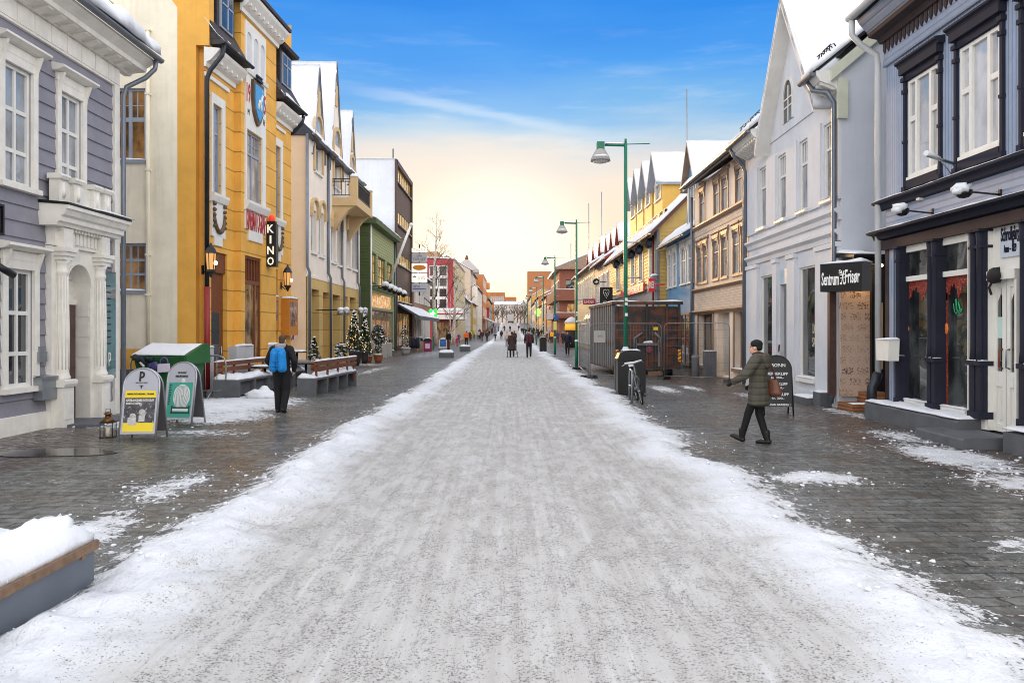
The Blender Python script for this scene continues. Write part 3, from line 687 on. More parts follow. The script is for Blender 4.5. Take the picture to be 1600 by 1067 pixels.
def cinema():
    f = facade((-8.75, 21.9), (-8.36, 29.26), True); L = f.L; g = camwall(-14, 21.9)
    root = thing('cinema_building', 'ochre yellow old cinema with white panels and a cream side wall', 'cinema', (-8.7, 23, 0))
    xg = lambda x: g.u(x)
    a = xg(277); e = xg(320); top = 16.5
    h1 = (xg(176), xg(227), g.z(200, 251), g.z(200, 138)); h2 = (xg(176), xg(228), g.z(200, 455), g.z(200, 380)); zy = g.z(200, 545); zp = g.z(200, 577)
    mb = MB(); sheet(mb, g, 0, a, zy, top, [h1, h2], 0, .16); mb.prism(g, [(xg(268), g.z(270, 0)), (a, g.z(277, 12)), (a, top), (xg(225), top)], 0, .004, 1)
    sheet(mb, g, 0, a, zp, zy, [], 0, m=1); mb.box(g, -.5, e+.02, -.3, .05, 0, zp, 2)
    zj = g.z(306, 71); aj = xg(306)
    mb.quad(g, [(a, 0, zp), (aj, 0, zp), (aj, 0, top), (a, 0, top)], 1)
    mb.quad(g, [(aj, 0, zj), (e+.12, 0, zj), (e+.12, 0, top), (aj, 0, top)], 1); mb.quad(g, [(aj, 0, zj), (aj, -.25, zj), (e+.12, -.25, zj), (e+.12, 0, zj)], 1)
    mb.quad(g, [(aj, 0, zp), (aj, -.25, zp), (aj, -.25, zj), (aj, 0, zj)], 1); mb.quad(g, [(aj, -.25, zp), (e, -.25, zp), (e, -.25, zj), (aj, -.25, zj)], 1)
    mb.quad(g, [(e+.12, 0, zj), (e+.12, -.35, zj), (e+.12, -.35, top), (e+.12, 0, top)], 1)
    for (q0, q1) in (((0, -6), (L, -6)), ((L, -6), (L, 0))): mb.quad(f, [(*q0, 0), (*q1, 0), (*q1, 13.5), (*q0, 13.5)], 1)
    mb.quad(f, [(0, -.6, 0), (L, -.6, 0), (L, -.6, 13), (0, -.6, 13)], 1)
    mb.build('side_wall', [CREAM, YEL, CONCD], root)
    BRGL = glass('dark_brown_lit_room_glass', (.10, .055, .03), var=.5, vs=1.4, emis=(1, .5, .12), es=.16)
    for r, lit in ((h1, 0), (h2, 1)):
        window(g, root, r, GREYF, BRGL, 2, (.42,) if not lit else (.33, .66), .07, .10 if not lit else .06, .12, 0, sill=.08, ledge=.05, snow=.06, subrows=(4, 2, .42) if not lit else (4, 1, 1))
    mb = MB(); x = xg(233); mb.tube([g.p(x, .07, g.z(233, 580)), g.p(x, .07, g.z(233, 50))], .05, 0, 8)
    for y in (462, 400, 268, 50, 150): mb.box(g, x-.07, x+.07, 0, .12, g.z(233, y), g.z(233, y)+.05)
    mb.build('downpipe', CREAM, root)
    # front: two bays and a projecting middle bay
    u1, u2 = f.u(366), f.u(422); pw = .22
    zeL, zeR = f.z(340, 86), f.z(440, 170); ze = (zeL+zeR)/2
    wl = f.rect(330, 352, 165, 308, 352); wl = (f.u(331), f.u(345), f.z(345, 305), f.z(345, 170))
    wr = (f.u(426.5), f.u(437), wl[2], wl[3]); wc = (f.u(384, pw), f.u(408, pw), f.z(384, 312, pw), f.z(384, 202, pw))
    zg = f.z(340, 340); 
    dl = (f.u(330), f.u(355), 0, f.z(330, 392)); dc = (f.u(383, pw), f.u(408.5, pw), f.z(396, 565), f.z(390, 403)); drr = (f.u(424.5), f.u(434), 1.0, f.z(430, 420))
    for nm, p, q, w, hs in (('wall', 0, u1, 0, [wl, dl]), ('wall', u2, L, 0, [wr, drr])):
        mb = MB(); sheet(mb, f, p, q, 0, ze, hs, w, .16); mb.build(nm, YELR, root)
    zt = f.z(372, -4, pw)+.2
    mb = MB(); sheet(mb, f, u1, u2, 0, zt, [wc, dc], pw, .16)
    for u in (u1, u2): mb.quad(f, [(u, 0, 0), (u, pw, 0), (u, pw, zt), (u, 0, zt)])
    mb.quad(f, [(u1, pw, zt), (u2, pw, zt), (u2, -5, zt), (u1, -5, zt)]); mb.quad(f, [(u1, 0, ze), (u1, -5, ze), (u1, -5, zt), (u1, 0, zt)]); mb.quad(f, [(u2, 0, ze), (u2, -5, ze), (u2, -5, zt), (u2, 0, zt)])
    mb.build('middle_bay', YELR, root)
    # plinth blocks
    for x0, x1, w in ((320, 331, 0), (356, 383, pw), (408.5, 424, pw)):
        mb = MB(); mb.box(f, f.u(x0), f.u(x1), -.1, w+.06, 0, f.z(362, 541)); mb.snow(f, f.u(x0), f.u(x1), w-.05, w+.07, f.z(362, 541), f.z(362, 541), .06, .1, .06, 1); mb.build('plinth_block', [mat('pale_plinth_render', S(186, 186, 188), .8, .08), SNOW], root)
    for q0, q1 in ((dl[1]+.05, u1), (u2, L)): mb = MB(); mb.box(f, q0, q1, -.1, .04, 0, 1.0); mb.build('plinth', CONC, root)
    # white dressings
    mb = MB()
    for r, w in ((wl, 0), (wr, 0)):
        a_, b_ = r[0]-.10, r[1]+.22
        mb.box(f, a_, r[0], w, w+.05, r[2]-.05, r[3]+.28); mb.box(f, r[1], b_, w, w+.05, r[2]-.05, r[3]+.28); mb.box(f, r[0], r[1], w, w+.05, r[3], r[3]+.28)
        mb.run(f, [(w, r[2]-.3), (w+.10, r[2]-.28), (w+.16, r[2]-.12), (w+.16, r[2]-.05), (w, r[2])], a_-.06, b_+.06)
        zl = r[2]-1.55; mb.prism(f, [(a_, r[2]-.28), (a_, zl+.25), (a_+.18, zl+.25), (a_+.18, zl), (b_-.2, zl), (b_-.2, zl+.25), (b_, zl+.25), (b_, r[2]-.28)], w, w+.05)
        mb.box(f, r[0]-.5, r[1]+.5, w, w+.06, r[3]+.62, r[3]+.74)
    a_, b_ = f.u(382, pw), f.u(413.5, pw); w = pw
    zs = f.z(383, 155, pw); z1 = f.z(383, 32, pw); ws = (wc[0], wc[1])
    mb.box(f, a_, b_, w, w+.05, wc[3]+.02, zs+.85); mb.box(f, a_, wc[0], w, w+.05, wc[2], wc[3]+.02); mb.box(f, wc[1], b_, w, w+.05, wc[2], wc[3]+.02)
    mb.run(f, [(w, zs+.85), (w+.1, zs+.86), (w+.13, zs+.98), (w, zs+1.0)], a_-.06, b_+.06)
    zb = zs+1.0; n3 = (b_-a_)/3
    for k in range(4):
        u = a_+n3*k; mb.box(f, max(a_, u-.09), min(b_, u+.09), w, w+.05, zb, z1-.5)
    for k in range(3):
        c = a_+n3*(k+.5); rr = n3/2-.085
        pl = [(c-rr-.09 if k == 0 else c-n3/2, z1), (c-rr-.09 if k == 0 else c-n3/2, z1-.5), (c-rr, z1-.5)]+[(c-rr*math.cos(math.pi*j/8), z1-.5+rr*math.sin(math.pi*j/8)) for j in range(1, 8)]+[(c+rr, z1-.5), (c+n3/2, z1-.5), (c+n3/2, z1)]
        mb.prism(f, pl, w, w+.05)
    mb.run(f, [(w, wc[2]-.34), (w+.10, wc[2]-.3), (w+.18, wc[2]-.12), (w+.18, wc[2]-.03), (w, wc[2])], a_-.05, b_+.08)
    zq = f.z(383, 374, pw); mb.prism(f, [(a_, wc[2]-.3), (a_, zq+.35), (a_+.25, zq+.35), (a_+.25, zq), (b_-.25, zq), (b_-.25, zq+.35), (b_, zq+.35), (b_, wc[2]-.3)], w, w+.045)
    for u_a, u_b, w, z in ((0, u1-.02, 0, ze-.62), (u2+.02, L+.1, 0, ze-.62), (u1-.1, u2+.1, pw, zt-.55)):
        mb.run(f, [(w, z), (w+.06, z), (w+.08, z+.12), (w+.2, z+.18), (w+.42, z+.42), (w+.46, z+.5), (w, z+.55)], u_a, u_b)
        k = u_a+.12
        while k < u_b-.1: mb.box(f, k, k+.12, w+.07, w+.30, z+.2, z+.32); k += .36
    mb.build('white_dressings', WHITE, root)
    mb = MB(); w = pw
    for k in range(3): c = a_+n3*(k+.5); mb.box(f, c-n3/2+.08, c+n3/2-.08, w-.01, w+.008, zb, z1-.3)
    mb.build('blind_arch_panels', mat('pale_grey_plaster', S(196, 198, 204), .7, .05), root)
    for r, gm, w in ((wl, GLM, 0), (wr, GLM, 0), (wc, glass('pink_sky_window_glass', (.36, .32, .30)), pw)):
        window(f, root, r, GREYF, gm, 2, (.3,), .06, .06, .10, 0, sill=0, w=w, subrows=(4, 2, .3))
    # festoons under the side windows
    brz = mat('bronze_relief', S(96, 74, 50), .5, .3)
    for r in (wl, wr):
        mb = MB(); c = (r[0]+r[1])/2+.05; z0 = r[2]-.55
        pth = [f.p(c+.36*math.cos(math.pi*(1+k/10))*1., .08, z0-.05+.55*math.sin(math.pi*(1+k/10))) for k in range(11)]
        mb.tube(pth, [.035+.035*math.sin(math.pi*k/10) for k in range(11)], 0, 7)
        for s_ in (-.36, .36):
            for k in range(5): mb.ball(f.p(c+s_+.05*nz((k, s_, 1)), .09, z0+.2-k*.16), .065-.004*k, 0, 8, jit=.4)
        mb.build('festoon', brz, root)
    # roofs and dormers
    for p, q in ((0, u1), (u2, L)):
        mb = MB(); mb.run(f, [(.5, ze+.02), (.5, ze+.1), (-1.1, ze+2.9), (-6, ze+3.4), (-6, ze)], p+.06 if p == 0 else p, q); mb.build('mansard_roof', SLATE, root)
        mb = MB(); mb.snow(f, p, q, .42, -.1, ze+.24, ze+.9, .05, .15, .15, jag=.06, lump=1.0); mb.build('roof_snow', SNOW, root)
        c = (p+q)/2+.15; zd = ze+.55
        mb = MB(); mb.box(f, c-.62, c+.62, -1.4, .12, zd, zd+1.5); mb.run(f, [(.32, zd+1.5), (.38, zd+1.6), (-1.5, zd+2.0), (-1.5, zd+1.5)], c-.8, c+.8); d_ = mb.build('dormer', SLATE, root)
        mb = MB(); mb.snow(f, c-.75, c+.75, .3, -1.3, zd+1.63, zd+2.0, .12, .2, .2); mb.build('dormer_snow', SNOW, d_)
        mb = MB(); mb.box(f, c-.45, c+.45, .12, .16, zd+.25, zd+1.4); mb.box(f, c-.03, c+.03, .18, .2, zd+.3, zd+1.35); mb.box(f, c-.38, c+.38, .18, .2, zd+.95, zd+1.0); mb.box(f, c-.36, c+.36, .155, .18, zd+.32, zd+1.32, 1); mb.build('dormer_window', [GREYF, GLD], d_)
        gutter(f, root, p, q+.1, .55, ze+.08, .07, DARKMET)
    mb = MB(); mb.tube([f.p(.1, .55, ze), f.p(.08, .5, ze-.3), f.p(-.02, .2, ze-.75), f.p(-.02, .1, ze-1.0), f.p(-.02, .1, 3.1)], .065, 0, 10)
    mb.build('downpipe', DARKMET, root); mb = MB(); mb.tube([f.p(-.02, .1, 3.12), f.p(-.02, .1, .2)], .085, 0, 10); mb.build('downpipe_foot', mat('oxide_red_pipe', S(140, 38, 30), .45, .1), root)
    mb = MB(); mb.tube([f.p(L-.05, .5, ze), f.p(L, .4, ze-.3), f.p(L+.02, .1, ze-.6), f.p(L+.02, -.1, ze-.7)], .07, 0, 10); mb.build('downpipe', DARKMET, root)
    mb = MB(); mb.run(f, [(pw+.5, zt), (pw+.5, zt+.12), (-2, zt+2.6), (-5, zt+2.6), (-5, zt)], u1-.15, u2+.15); mb.build('gable_roof', SLATE, root)
    # doors
    mb = MB(); a0, b0 = dl[0], dl[1]; mb.box(f, a0, b0, -.2, -.14, 0, dl[3]); mb.box(f, a0, b0, -.14, -.06, dl[3]-.6, dl[3]); d = mb.build('door', WOODR, root)
    mb = MB(); mb.box(f, a0+.25, b0-.25, -.14, -.125, .9, 2.4); mb.build('pane', GLD, d); mb = MB(); mb.tube([f.p(b0-.18, -.1, .9), f.p(b0-.18, -.1, 1.4)], .02); mb.build('handle', STEEL, d)
    a0, b0, c0, e0 = dc; zm = f.z(390, 440, pw); d = MB()
    for q in (a0, b0-.09): d.box(f, q, q+.09, pw-.14, pw-.04, c0, e0)
    d.box(f, a0+.09, b0-.09, pw-.14, pw-.04, zm-.08, zm+.04); d.box(f, a0+.09, b0-.09, pw-.14, pw-.04, e0-.08, e0)
    for k in range(1, 6): q = a0+(b0-a0)*k/6; d.box(f, q-.03, q+.03, pw-.14, pw-.06, zm+.04, e0-.08)
    d.box(f, a0, b0, pw-.15, pw-.13, zm, e0, 0); d.box(f, b0-.5, b0-.43, pw-.14, pw-.04, c0, zm-.08)
    d = d.build('entrance', WOODR, root); mb = MB(); mb.box(f, a0+.09, b0-.09, pw-.13, pw-.10, c0, zm-.08); mb.build('pane', GLSW, d)
    mb = MB(); mb.box(f, drr[0], drr[1], -.2, -.14, drr[2], drr[3]); mb.build('recess_panel', mat('grey_recess', S(128, 124, 120), .7, .1), root)
    # shield, date and name in relief
    s0 = thing('coat_of_arms', 'painted shield with a light beast on blue under a crown, between date figures', 'coat of arms', f.p(f.u(398, pw), pw, zs)); u, z = (a_+b_)/2, f.z(398, 160, pw); kp = (b_-a_)
    def shield(k, w0, w1, m, nm):
        pl = [(-.5, .62), (.5, .62), (.52, 0), (.42, -.38), (.2, -.66), (0, -.8), (-.2, -.66), (-.42, -.38), (-.52, 0)]
        mb = MB(); mb.prism(f, [(u+x*k*kp*.52, z+y*k*1.0) for x, y in pl], w0, w1); return mb.build(nm, m, s0)
    shield(1.0, pw+.05, pw+.14, brz, 'shield_rim'); shield(.8, pw+.11, pw+.17, mat('shield_blue', S(70, 150, 205), .5, .05), 'shield_field')
    mb = MB(); W_ = pw+.18; mb.ball(f.p(u, W_, z-.02), .13, 0, 8, (.3, 1.2, .7)); mb.tube([f.p(u+.09, W_, z+.02), f.p(u+.16, W_, z+.2)], [.05, .035]); mb.ball(f.p(u+.19, W_, z+.22), .055, 0, 6)
    for q in (-.12, -.06, .06, .12): mb.tube([f.p(u+q, W_, z-.05), f.p(u+q*1.2, W_, z-.28)], .02, 0, 5)
    mb.tube([f.p(u+.19, W_, z+.25), f.p(u+.22, W_, z+.38), f.p(u+.15, W_, z+.4)], .015, 0, 5); mb.build('emblem', WHITE, s0)
    mb = MB(); mb.box(f, u-.22, u+.22, pw+.05, pw+.2, z+.64, z+.72)
    for k in range(5): mb.ball(f.p(u-.18+.09*k, pw+.14, z+.80), .055, 0, 6)
    mb.build('crown', DARKMET, s0)
    for s_, tx in ((-.385*kp, '19'), (.385*kp, '15')): lettering(tx, f, u+s_, pw+.05, z+.1, .18*kp, .62, REDL, s0, 'date_figure', bold=.02)
    for s_, tx in ((-.385*kp, 'M'), (.385*kp, 'H')): lettering(tx, f, u+s_, pw+.05, z-.5, .08*kp, .2, BLACK, s0, 'date_initial')
    u, z = (a_+b_)/2, (wc[2]-.42+zq+.35)/2+.1; r = thing('name_lettering', 'red wavy relief lettering on the white panel above the cinema entrance', 'lettering', f.p(u, pw+.05, z)); lettering('KINEMATOGRAF', f, u, pw+.045, z, (b_-a_)*.95, .75, REDL, r, bold=.03)
    # projecting sign, blue plaque, poster boxes
    gs = camwall(0, 0); uu = f.u(408, pw); P = f.p(uu, pw, f.z(408, 383, pw)); Ys = P.y+.6
    gs = camwall(0, Ys); x0, x1, zt_, zb_ = gs.u(416.5), gs.u(433), gs.z(425, 350), gs.z(425, 417)
    r = thing('projecting_sign', 'tall black hanging sign with bulb letters and a red lamp on top', 'sign', (x0, Ys, zb_))
    mb = MB(); mb.box(gs, x0, x1, -.14, .14, zb_, zt_); mb.box(gs, x0+.03, x1-.03, -.1, .1, zt_, zt_+.08); mb.build('cabinet', BLACK, r)
    for i, ch in enumerate('KINO'): lettering(ch, gs, (x0+x1)/2, .14, zt_-(zt_-zb_)*(i+.5)/4, (x1-x0)*(.62 if ch != 'I' else .16), (zt_-zb_)*.19, mat('lit_cream_letter', S(240, 235, 215), .5, .03, emis=(1, .93, .75), es=.35), r, bold=.02)
    mb = MB(); mb.lathe(gs, ((x0+x1)/2, 0), [(.1, zt_+.08), (.1, zt_+.24), (.05, zt_+.3)], 0, 10); mb.build('beacon', glow('red_beacon', (.8, .05, .03), .4), r)
    mb = MB(); ux = gs.u(398)
    for zz in (gs.z(400, 363), gs.z(400, 399)): mb.tube([(ux-.1, Ys-.35, zz), (x0, Ys, zz)], .03, 0, 6)
    mb.build('bracket', BLACK, r)
    u, z = f.uz(324, 500, .03); r = tag(lettering('O', f, u, .0, z, .3, .62, mat('blue_enamel', S(40, 70, 130), .3, .1), None, 'wall_plaque', depth=.04), 'small oval blue enamel plaque beside the red pipe', 'plaque')
    mb = MB(); mb.ball(f.p(u, .005, z), .3, 0, 14, (.1, .55, 1.05)); p_ = mb.build('plaque_face', mat('blue_enamel_face', S(60, 90, 150), .3, .15), r)
    for i, (xa, xb, yt, yb, lb) in enumerate(((424.5, 435, 463, 516, 'glazed poster cabinet in the recess right of the entrance'), (443, 457.5, 466, 524, 'deep ochre poster cabinet with snow on top under the end lantern'))):
        c = f.rect(xa, xb, yt, yb, None, .1); r = thing('poster_cabinet', lb, 'poster case', f.p(c[0], 0, c[2]))
        dp = (.12, .30)[i]; mb = MB(); mb.box(f, c[0], c[1], -.05 if i == 0 else 0, dp, c[2], c[3]); mb.build('cabinet', mat('ochre_cabinet_paint', S(188, 120, 40), .5, .1), r)
        mb = MB(); mb.box(f, c[0]+.1, c[1]-.1, dp, dp+.01, c[2]+.35, c[3]-.12); mb.build('poster', glass('poster_glass', S(150, 110, 90), var=.5, vs=3), r)
        mb = MB(); mb.snow(f, c[0], c[1], -.02, dp+.02, c[3], c[3], .07, .1, .1); mb.build('cap_snow', SNOW, r)
    lantern(f, 329.5, 410, 'lit amber lantern beside the dark downpipe', 0, .85)
    lantern(f, 449.5, 437, 'lit amber lantern at the far end of the yellow front', 0, .85)
cinema()
# ---------------------------------------------------------------- shared shapes for the houses further on
def gable(f, root, uc, hw, zb, za, depth, wm, w=0, over=.3, t=.22, trim=None, tw=.18, wall=True, du=.5, back=0):
    """a street gable: triangle of wall, two roof slopes running back, snow on both"""
    k = (za-zb)/hw
    if wall:
        mb = MB(); mb.prism(f, [(uc-hw, zb), (uc+hw, zb), (uc, za)], w-.25, w); mb.build('gable_wall', wm, root)
    mb = MB(); g = Fr(f.p(uc, w+over, 0), -f.W, f.U); e = hw+.22; zl = zb-.22*k
    mb.prism(f, [(uc-e, zl), (uc, za), (uc+e, zl), (uc+e, zl+tw), (uc, za+tw*1.25), (uc-e, zl+tw)], w+over-.05, w+over); 
    mb.prism(f, [(uc-e, zl), (uc, za), (uc+e, zl), (uc+e, zl+.06), (uc, za+.08), (uc-e, zl+.06)], w-depth, w+over-.05)
    mb.build('gable_roof', trim or DARKMET, root)
    mb = MB()
    for s_ in (-1, 1): mb.snow(g, 0, depth+over, 0, s_*e, za+.1, zl+.08, t, du, du, edge=.7, lump=.35)
    mb.build('roof_snow', SNOW, root)
def pipe(f, root, u, z0, z1, w=.1, r=.06, m=None, jog=None):
    mb = MB(); p = [f.p(u, w, z1)]
    if jog: p += [f.p(u, w, jog+.25), f.p(u+.12, w+.1, jog-.05), f.p(u+.12, w+.1, z0)]
    else: p += [f.p(u, w, z0)]
    mb.tube(p, r, 0, 8); return mb.build('downpipe', m or ZINC, root)
def house(name, label, cat, f, zt, wm, wins, dep=8, fm=WHITE, gm=GLM, base=None, z0=0, course=None, eave=None, rise=2.5, roof=True, side=True, roofm=None, casing=.09, cm=None, rows=(.4,), cols=2, hood=0, gmf=None, ends=0, snow_t=.25, du=.8, cx_=None):
    """walls with windows, snow covered saddle roof with its eave to the street"""
    L = f.L; root = thing(name, label, cat, f.p(L/2, 0, z0)); mb = MB()
    sheet(mb, f, 0, L, z0, zt, wins, 0, .14, course); shell(mb, f, 0, L, z0, zt, dep)
    if roof and rise:
        for u in (0, L):
            mb.quad(f, [(u, 0, zt), (u, -dep, zt), (u, -dep/2, zt+rise)])
    mb.build('wall', wm, root)
    for i, r in enumerate(wins):
        window(f, root, r, fm, gmf(i) if gmf else gm, cols, rows, .05, .05, .05, casing, cm, .035, hood, .05, ledge=.08)
    if roof:
        ov = .45; k = rise/(dep/2); zo = zt-ov*k
        mb = MB(); mb.run(f, [(ov, zo), (ov, zo+.16), (-dep/2, zt+rise+.14), (-dep-ov, zo+.16), (-dep-ov, zo), (-dep/2, zt+rise-.04)], -ends, L+ends); mb.build('roof', roofm or DARKMET, root)
        mb = MB(); mb.snow(f, -ends, L+ends, ov+.02, -dep/2, zo+.17, zt+rise+.15, snow_t, du, du, jag=.08); mb.snow(f, -ends, L+ends, -dep/2, -dep-ov, zt+rise+.15, zo+.17, snow_t, 2, 2); mb.build('roof_snow', SNOW, root)
        gutter(f, root, 0, L, ov+.06, zo+.1, .07)
    return root
def winrow(u0, u1, n, w, z0, z1):
    s_ = (u1-u0)/n; return [(u0+s_*(i+.5)-w/2, u0+s_*(i+.5)+w/2, z0, z1) for i in range(n)]

# ---- beige house with three gables and a balcony
BEI = mat('beige_render', S(230, 218, 204), .75, .06, vs=1, streak=.08, bump=.25, bs=18)
TAN = mat('tan_rusticated_render', S(204, 172, 108), .75, .08, vs=1, bump=.2, groove=('v', .95, .03, .5))
BEID = mat('beige_trim', S(200, 172, 128), .7, .06)
BEIS = mat('beige_side_wall', S(206, 178, 146), .75, .06, vs=.8, streak=.06)
def beige():
    f = facade((-10.8, 40.5), (-10.8, 54.9), True); L = f.L
    root = thing('gabled_house', 'beige rendered house with three steep snowy gables, a corner balcony and a tan ground floor', 'house', (-10.8, 47, 0))
    zg = f.z(478, 430); ze = f.z(480, 212)
    op = [(f.u(a), f.u(b), .1, f.z(a, y)) for a, b, y in ((486, 498, 451), (504, 513.5, 456), (519, 531, 460), (537.5, 543, 463), (546, 555.5, 464))]
    mb = MB(); sheet(mb, f, 0, L, 0, zg, op, .03, .5); mb.build('ground_floor_wall', TAN, root)
    for i, r in enumerate(op):
        mb = MB(); mb.box(f, r[0], r[1], -.55, -.47, 0, r[3]); mb.box(f, r[0], r[0]+.2, -.47, -.42, 0, r[3]); mb.build('recessed_panel' if i % 2 else 'door', mat('olive_door_panel', S(86, 84, 62), .5, .1) if i % 2 == 0 else TAN, root)
    w1 = [(f.u(a), f.u(b), f.z(a, y1), f.z(a, y0)) for a, b, y0, y1 in ((486, 494.5, 326, 392), (498, 506, 330, 398), (517.5, 524.5, 345, 408), (527, 533, 348, 413), (541.5, 548, 350, 416), (550.5, 557.5, 353, 420))]
    w2 = [(f.u(491), f.u(502.5), f.z(491, 266), f.z(491, 200)), (f.u(521), f.u(531), f.z(521, 290), f.z(521, 222)), (f.u(546.5), f.u(553), f.z(546, 302), f.z(546, 258))]
    mb = MB(); sheet(mb, f, 0, L, zg, ze, w1+w2, 0, .3); shell(mb, f, 0, L, 0, ze, 9, 1)
    mb.box(f, -.02, L+.02, 0, .06, zg-.08, zg+.06); mb.build('wall', [BEI, BEIS], root)
    for r in w1:
        window(f, root, r, WHITE, GLM, 1, (), .05, .05, .24, 0, sill=.14, ledge=.12, snow=.04)
        mb = MB(); c = (r[0]+r[1])/2; ra = (r[1]-r[0])/2+.22; zz = r[3]+.05
        for k in range(8):
            a, b = math.pi*k/8, math.pi*(k+1)/8; q = lambda t_, s_: (c-ra*s_*math.cos(t_), zz+ra*s_*math.sin(t_)*.8)
            mb.prism(f, [q(a, 1), q(b, 1), q(b, .78), q(a, .78)], 0, .16)
        mb.box(f, r[0]-.2, r[0]-.02, 0, .16, zz-.45, zz); mb.box(f, r[1]+.02, r[1]+.2, 0, .16, zz-.45, zz); mb.build('arched_hood', BEID, root)
    for r in w2:
        window(f, root, r, WHITE, GLM, 2, (.4,), .06, .05, .2, 0, sill=.12, ledge=.12, snow=.04)
        mb = MB(); c = (r[0]+r[1])/2; ra = (r[1]-r[0])/2; zz = r[3]-.02
        for k in range(10):
            a, b = math.pi*k/10, math.pi*(k+1)/10; q = lambda t_, s_: (c-ra*s_*math.cos(t_), zz+ra*s_*math.sin(t_))
            mb.prism(f, [q(a, 1.3), q(b, 1.3), q(b, 1.02), q(a, 1.02)], 0, .10)
        for u in (r[0]-.28*ra, r[1]+.02): mb.box(f, u, u+.26*ra, 0, .10, r[2], zz)
        mb.build('window_arch', BEID, root)
        mb = MB(); mb.prism(f, [(c-ra*math.cos(math.pi*k/10), zz+ra*math.sin(math.pi*k/10)) for k in range(11)], -.1, .015); mb.build('arch_light', GLM, root)
    for xa, ya, xl, xr in ((497, 102, 488, 506), (524.5, 97, 516.5, 536), (549, 173, 543.5, 556)):
        uc = f.u(xa); za = f.z(xa, ya+4); hw = (f.u(xr)-f.u(xl))/2*.93
        gable(f, root, uc, hw, ze, za, 5.5, BEI, 0, .12, .14, ZINC, .16, du=.7)
        mb = MB(); mb.box(f, uc-.22, uc+.22, 0, .08, za-2.6, za-1.3); mb.build('gable_vent', BEID, root)
    mb = MB(); zr = f.z(495, 110); mb.run(f, [(.35, ze-.05), (.35, ze+.1), (-3.6, zr), (-8.6, ze+.1), (-8.6, ze)], -.1, L); mb.build('roof', DARKMET, root)
    mb = MB(); mb.snow(f, -.1, L, .36, -3.6, ze+.12, zr+.02, .18, .5, .4, jag=.06); mb.build('roof_snow', SNOW, root)
    for p, q in ((-.1, f.u(488)), (f.u(507), f.u(516)), (f.u(537), f.u(543)), (f.u(557), L)): gutter(f, root, p, q, .42, ze+.06, .1)
    pipe(f, root, f.u(480, .1), 0, ze, .1, .08, jog=zg+.2); pipe(f, root, f.u(513.5, .1), 0, ze, .1, .08, jog=zg+.2); pipe(f, root, f.u(535, .1), 0, f.z(535, 345), .1, .07, jog=zg+.2); pipe(f, root, f.u(559, .1), 0, ze, .1, .07, jog=zg+.2)
    # balcony
    wB = 1.5; b0, b1 = f.u(519), f.u(519)+5.2; zb = f.z(519, 312, .5); 
    b = MB(); b.box(f, b0, b1, 0, wB, zb, zb+.5); b.run(f, [(0, zb-1.6), (.25, zb-1.2), (.9, zb-.3), (wB-.2, zb), (0, zb)], b0+.1, b0+.5); b.run(f, [(0, zb-1.6), (.25, zb-1.2), (.9, zb-.3), (wB-.2, zb), (0, zb)], b1-.5, b1-.1)
    for u in (b0, b1-.4): b.box(f, u, u+.4, wB-.4, wB, zb+.5, zb+1.75)
    b = b.build('balcony', BEID, root)
    mb = MB(); zz = zb+.5
    for h in (.12, .95, 1.1):
        mb.box(f, b0+.4, b1-.4, wB-.14, wB-.08, zz+h, zz+h+.05); mb.box(f, b0+.05, b0+.1, 0, wB-.4, zz+h, zz+h+.05)
    k = b0+.5
    while k < b1-.4: mb.box(f, k, k+.035, wB-.13, wB-.095, zz+.12, zz+1.1); k += .16
    k = .1
    while k < wB-.4: mb.box(f, b0+.06, b0+.09, k, k+.03, zz+.12, zz+1.1); k += .22
    mb.build('railing', BLACK, b); mb = MB()
    for u in (b0, b1-.4): mb.snow(f, u-.03, u+.43, wB-.42, wB+.03, zz+1.25, zz+1.25, .2, .12, .12)
    mb.snow(f, b0+.1, b1-.1, .05, wB-.15, zz, zz, .1, .3, .3); mb.build('balcony_snow', SNOW, b)
    # snow capped spot lamps on arms
    for i, x in enumerate((505, 515, 540, 548)):
        u, z = f.uz(x-4, 485, .3); r = thing('arm_lamp', ('first', 'second', 'third', 'last')[i]+' of four snow capped arm lamps on the tan ground floor, seen from the cinema', 'wall lamp', f.p(u, .03, z), 'snow capped lamps on the tan front')
        mb = MB(); mb.tube([f.p(u, .03, z), f.p(u, 1.3, z+.05)], .03, 0, 6); mb.build('arm', BLACK, r); mb = MB(); mb.lathe(f, (u, 1.4), [(.2, z-.26), (.17, z-.05), (.08, z+.06)], 0, 10); mb.build('shade', STEEL, r); mb = MB(); mb.ball(f.p(u, 1.4, z+.06), .19, 0, 10, (1, 1, .7), .3); mb.build('snow_cap', SNOW, r)
beige()

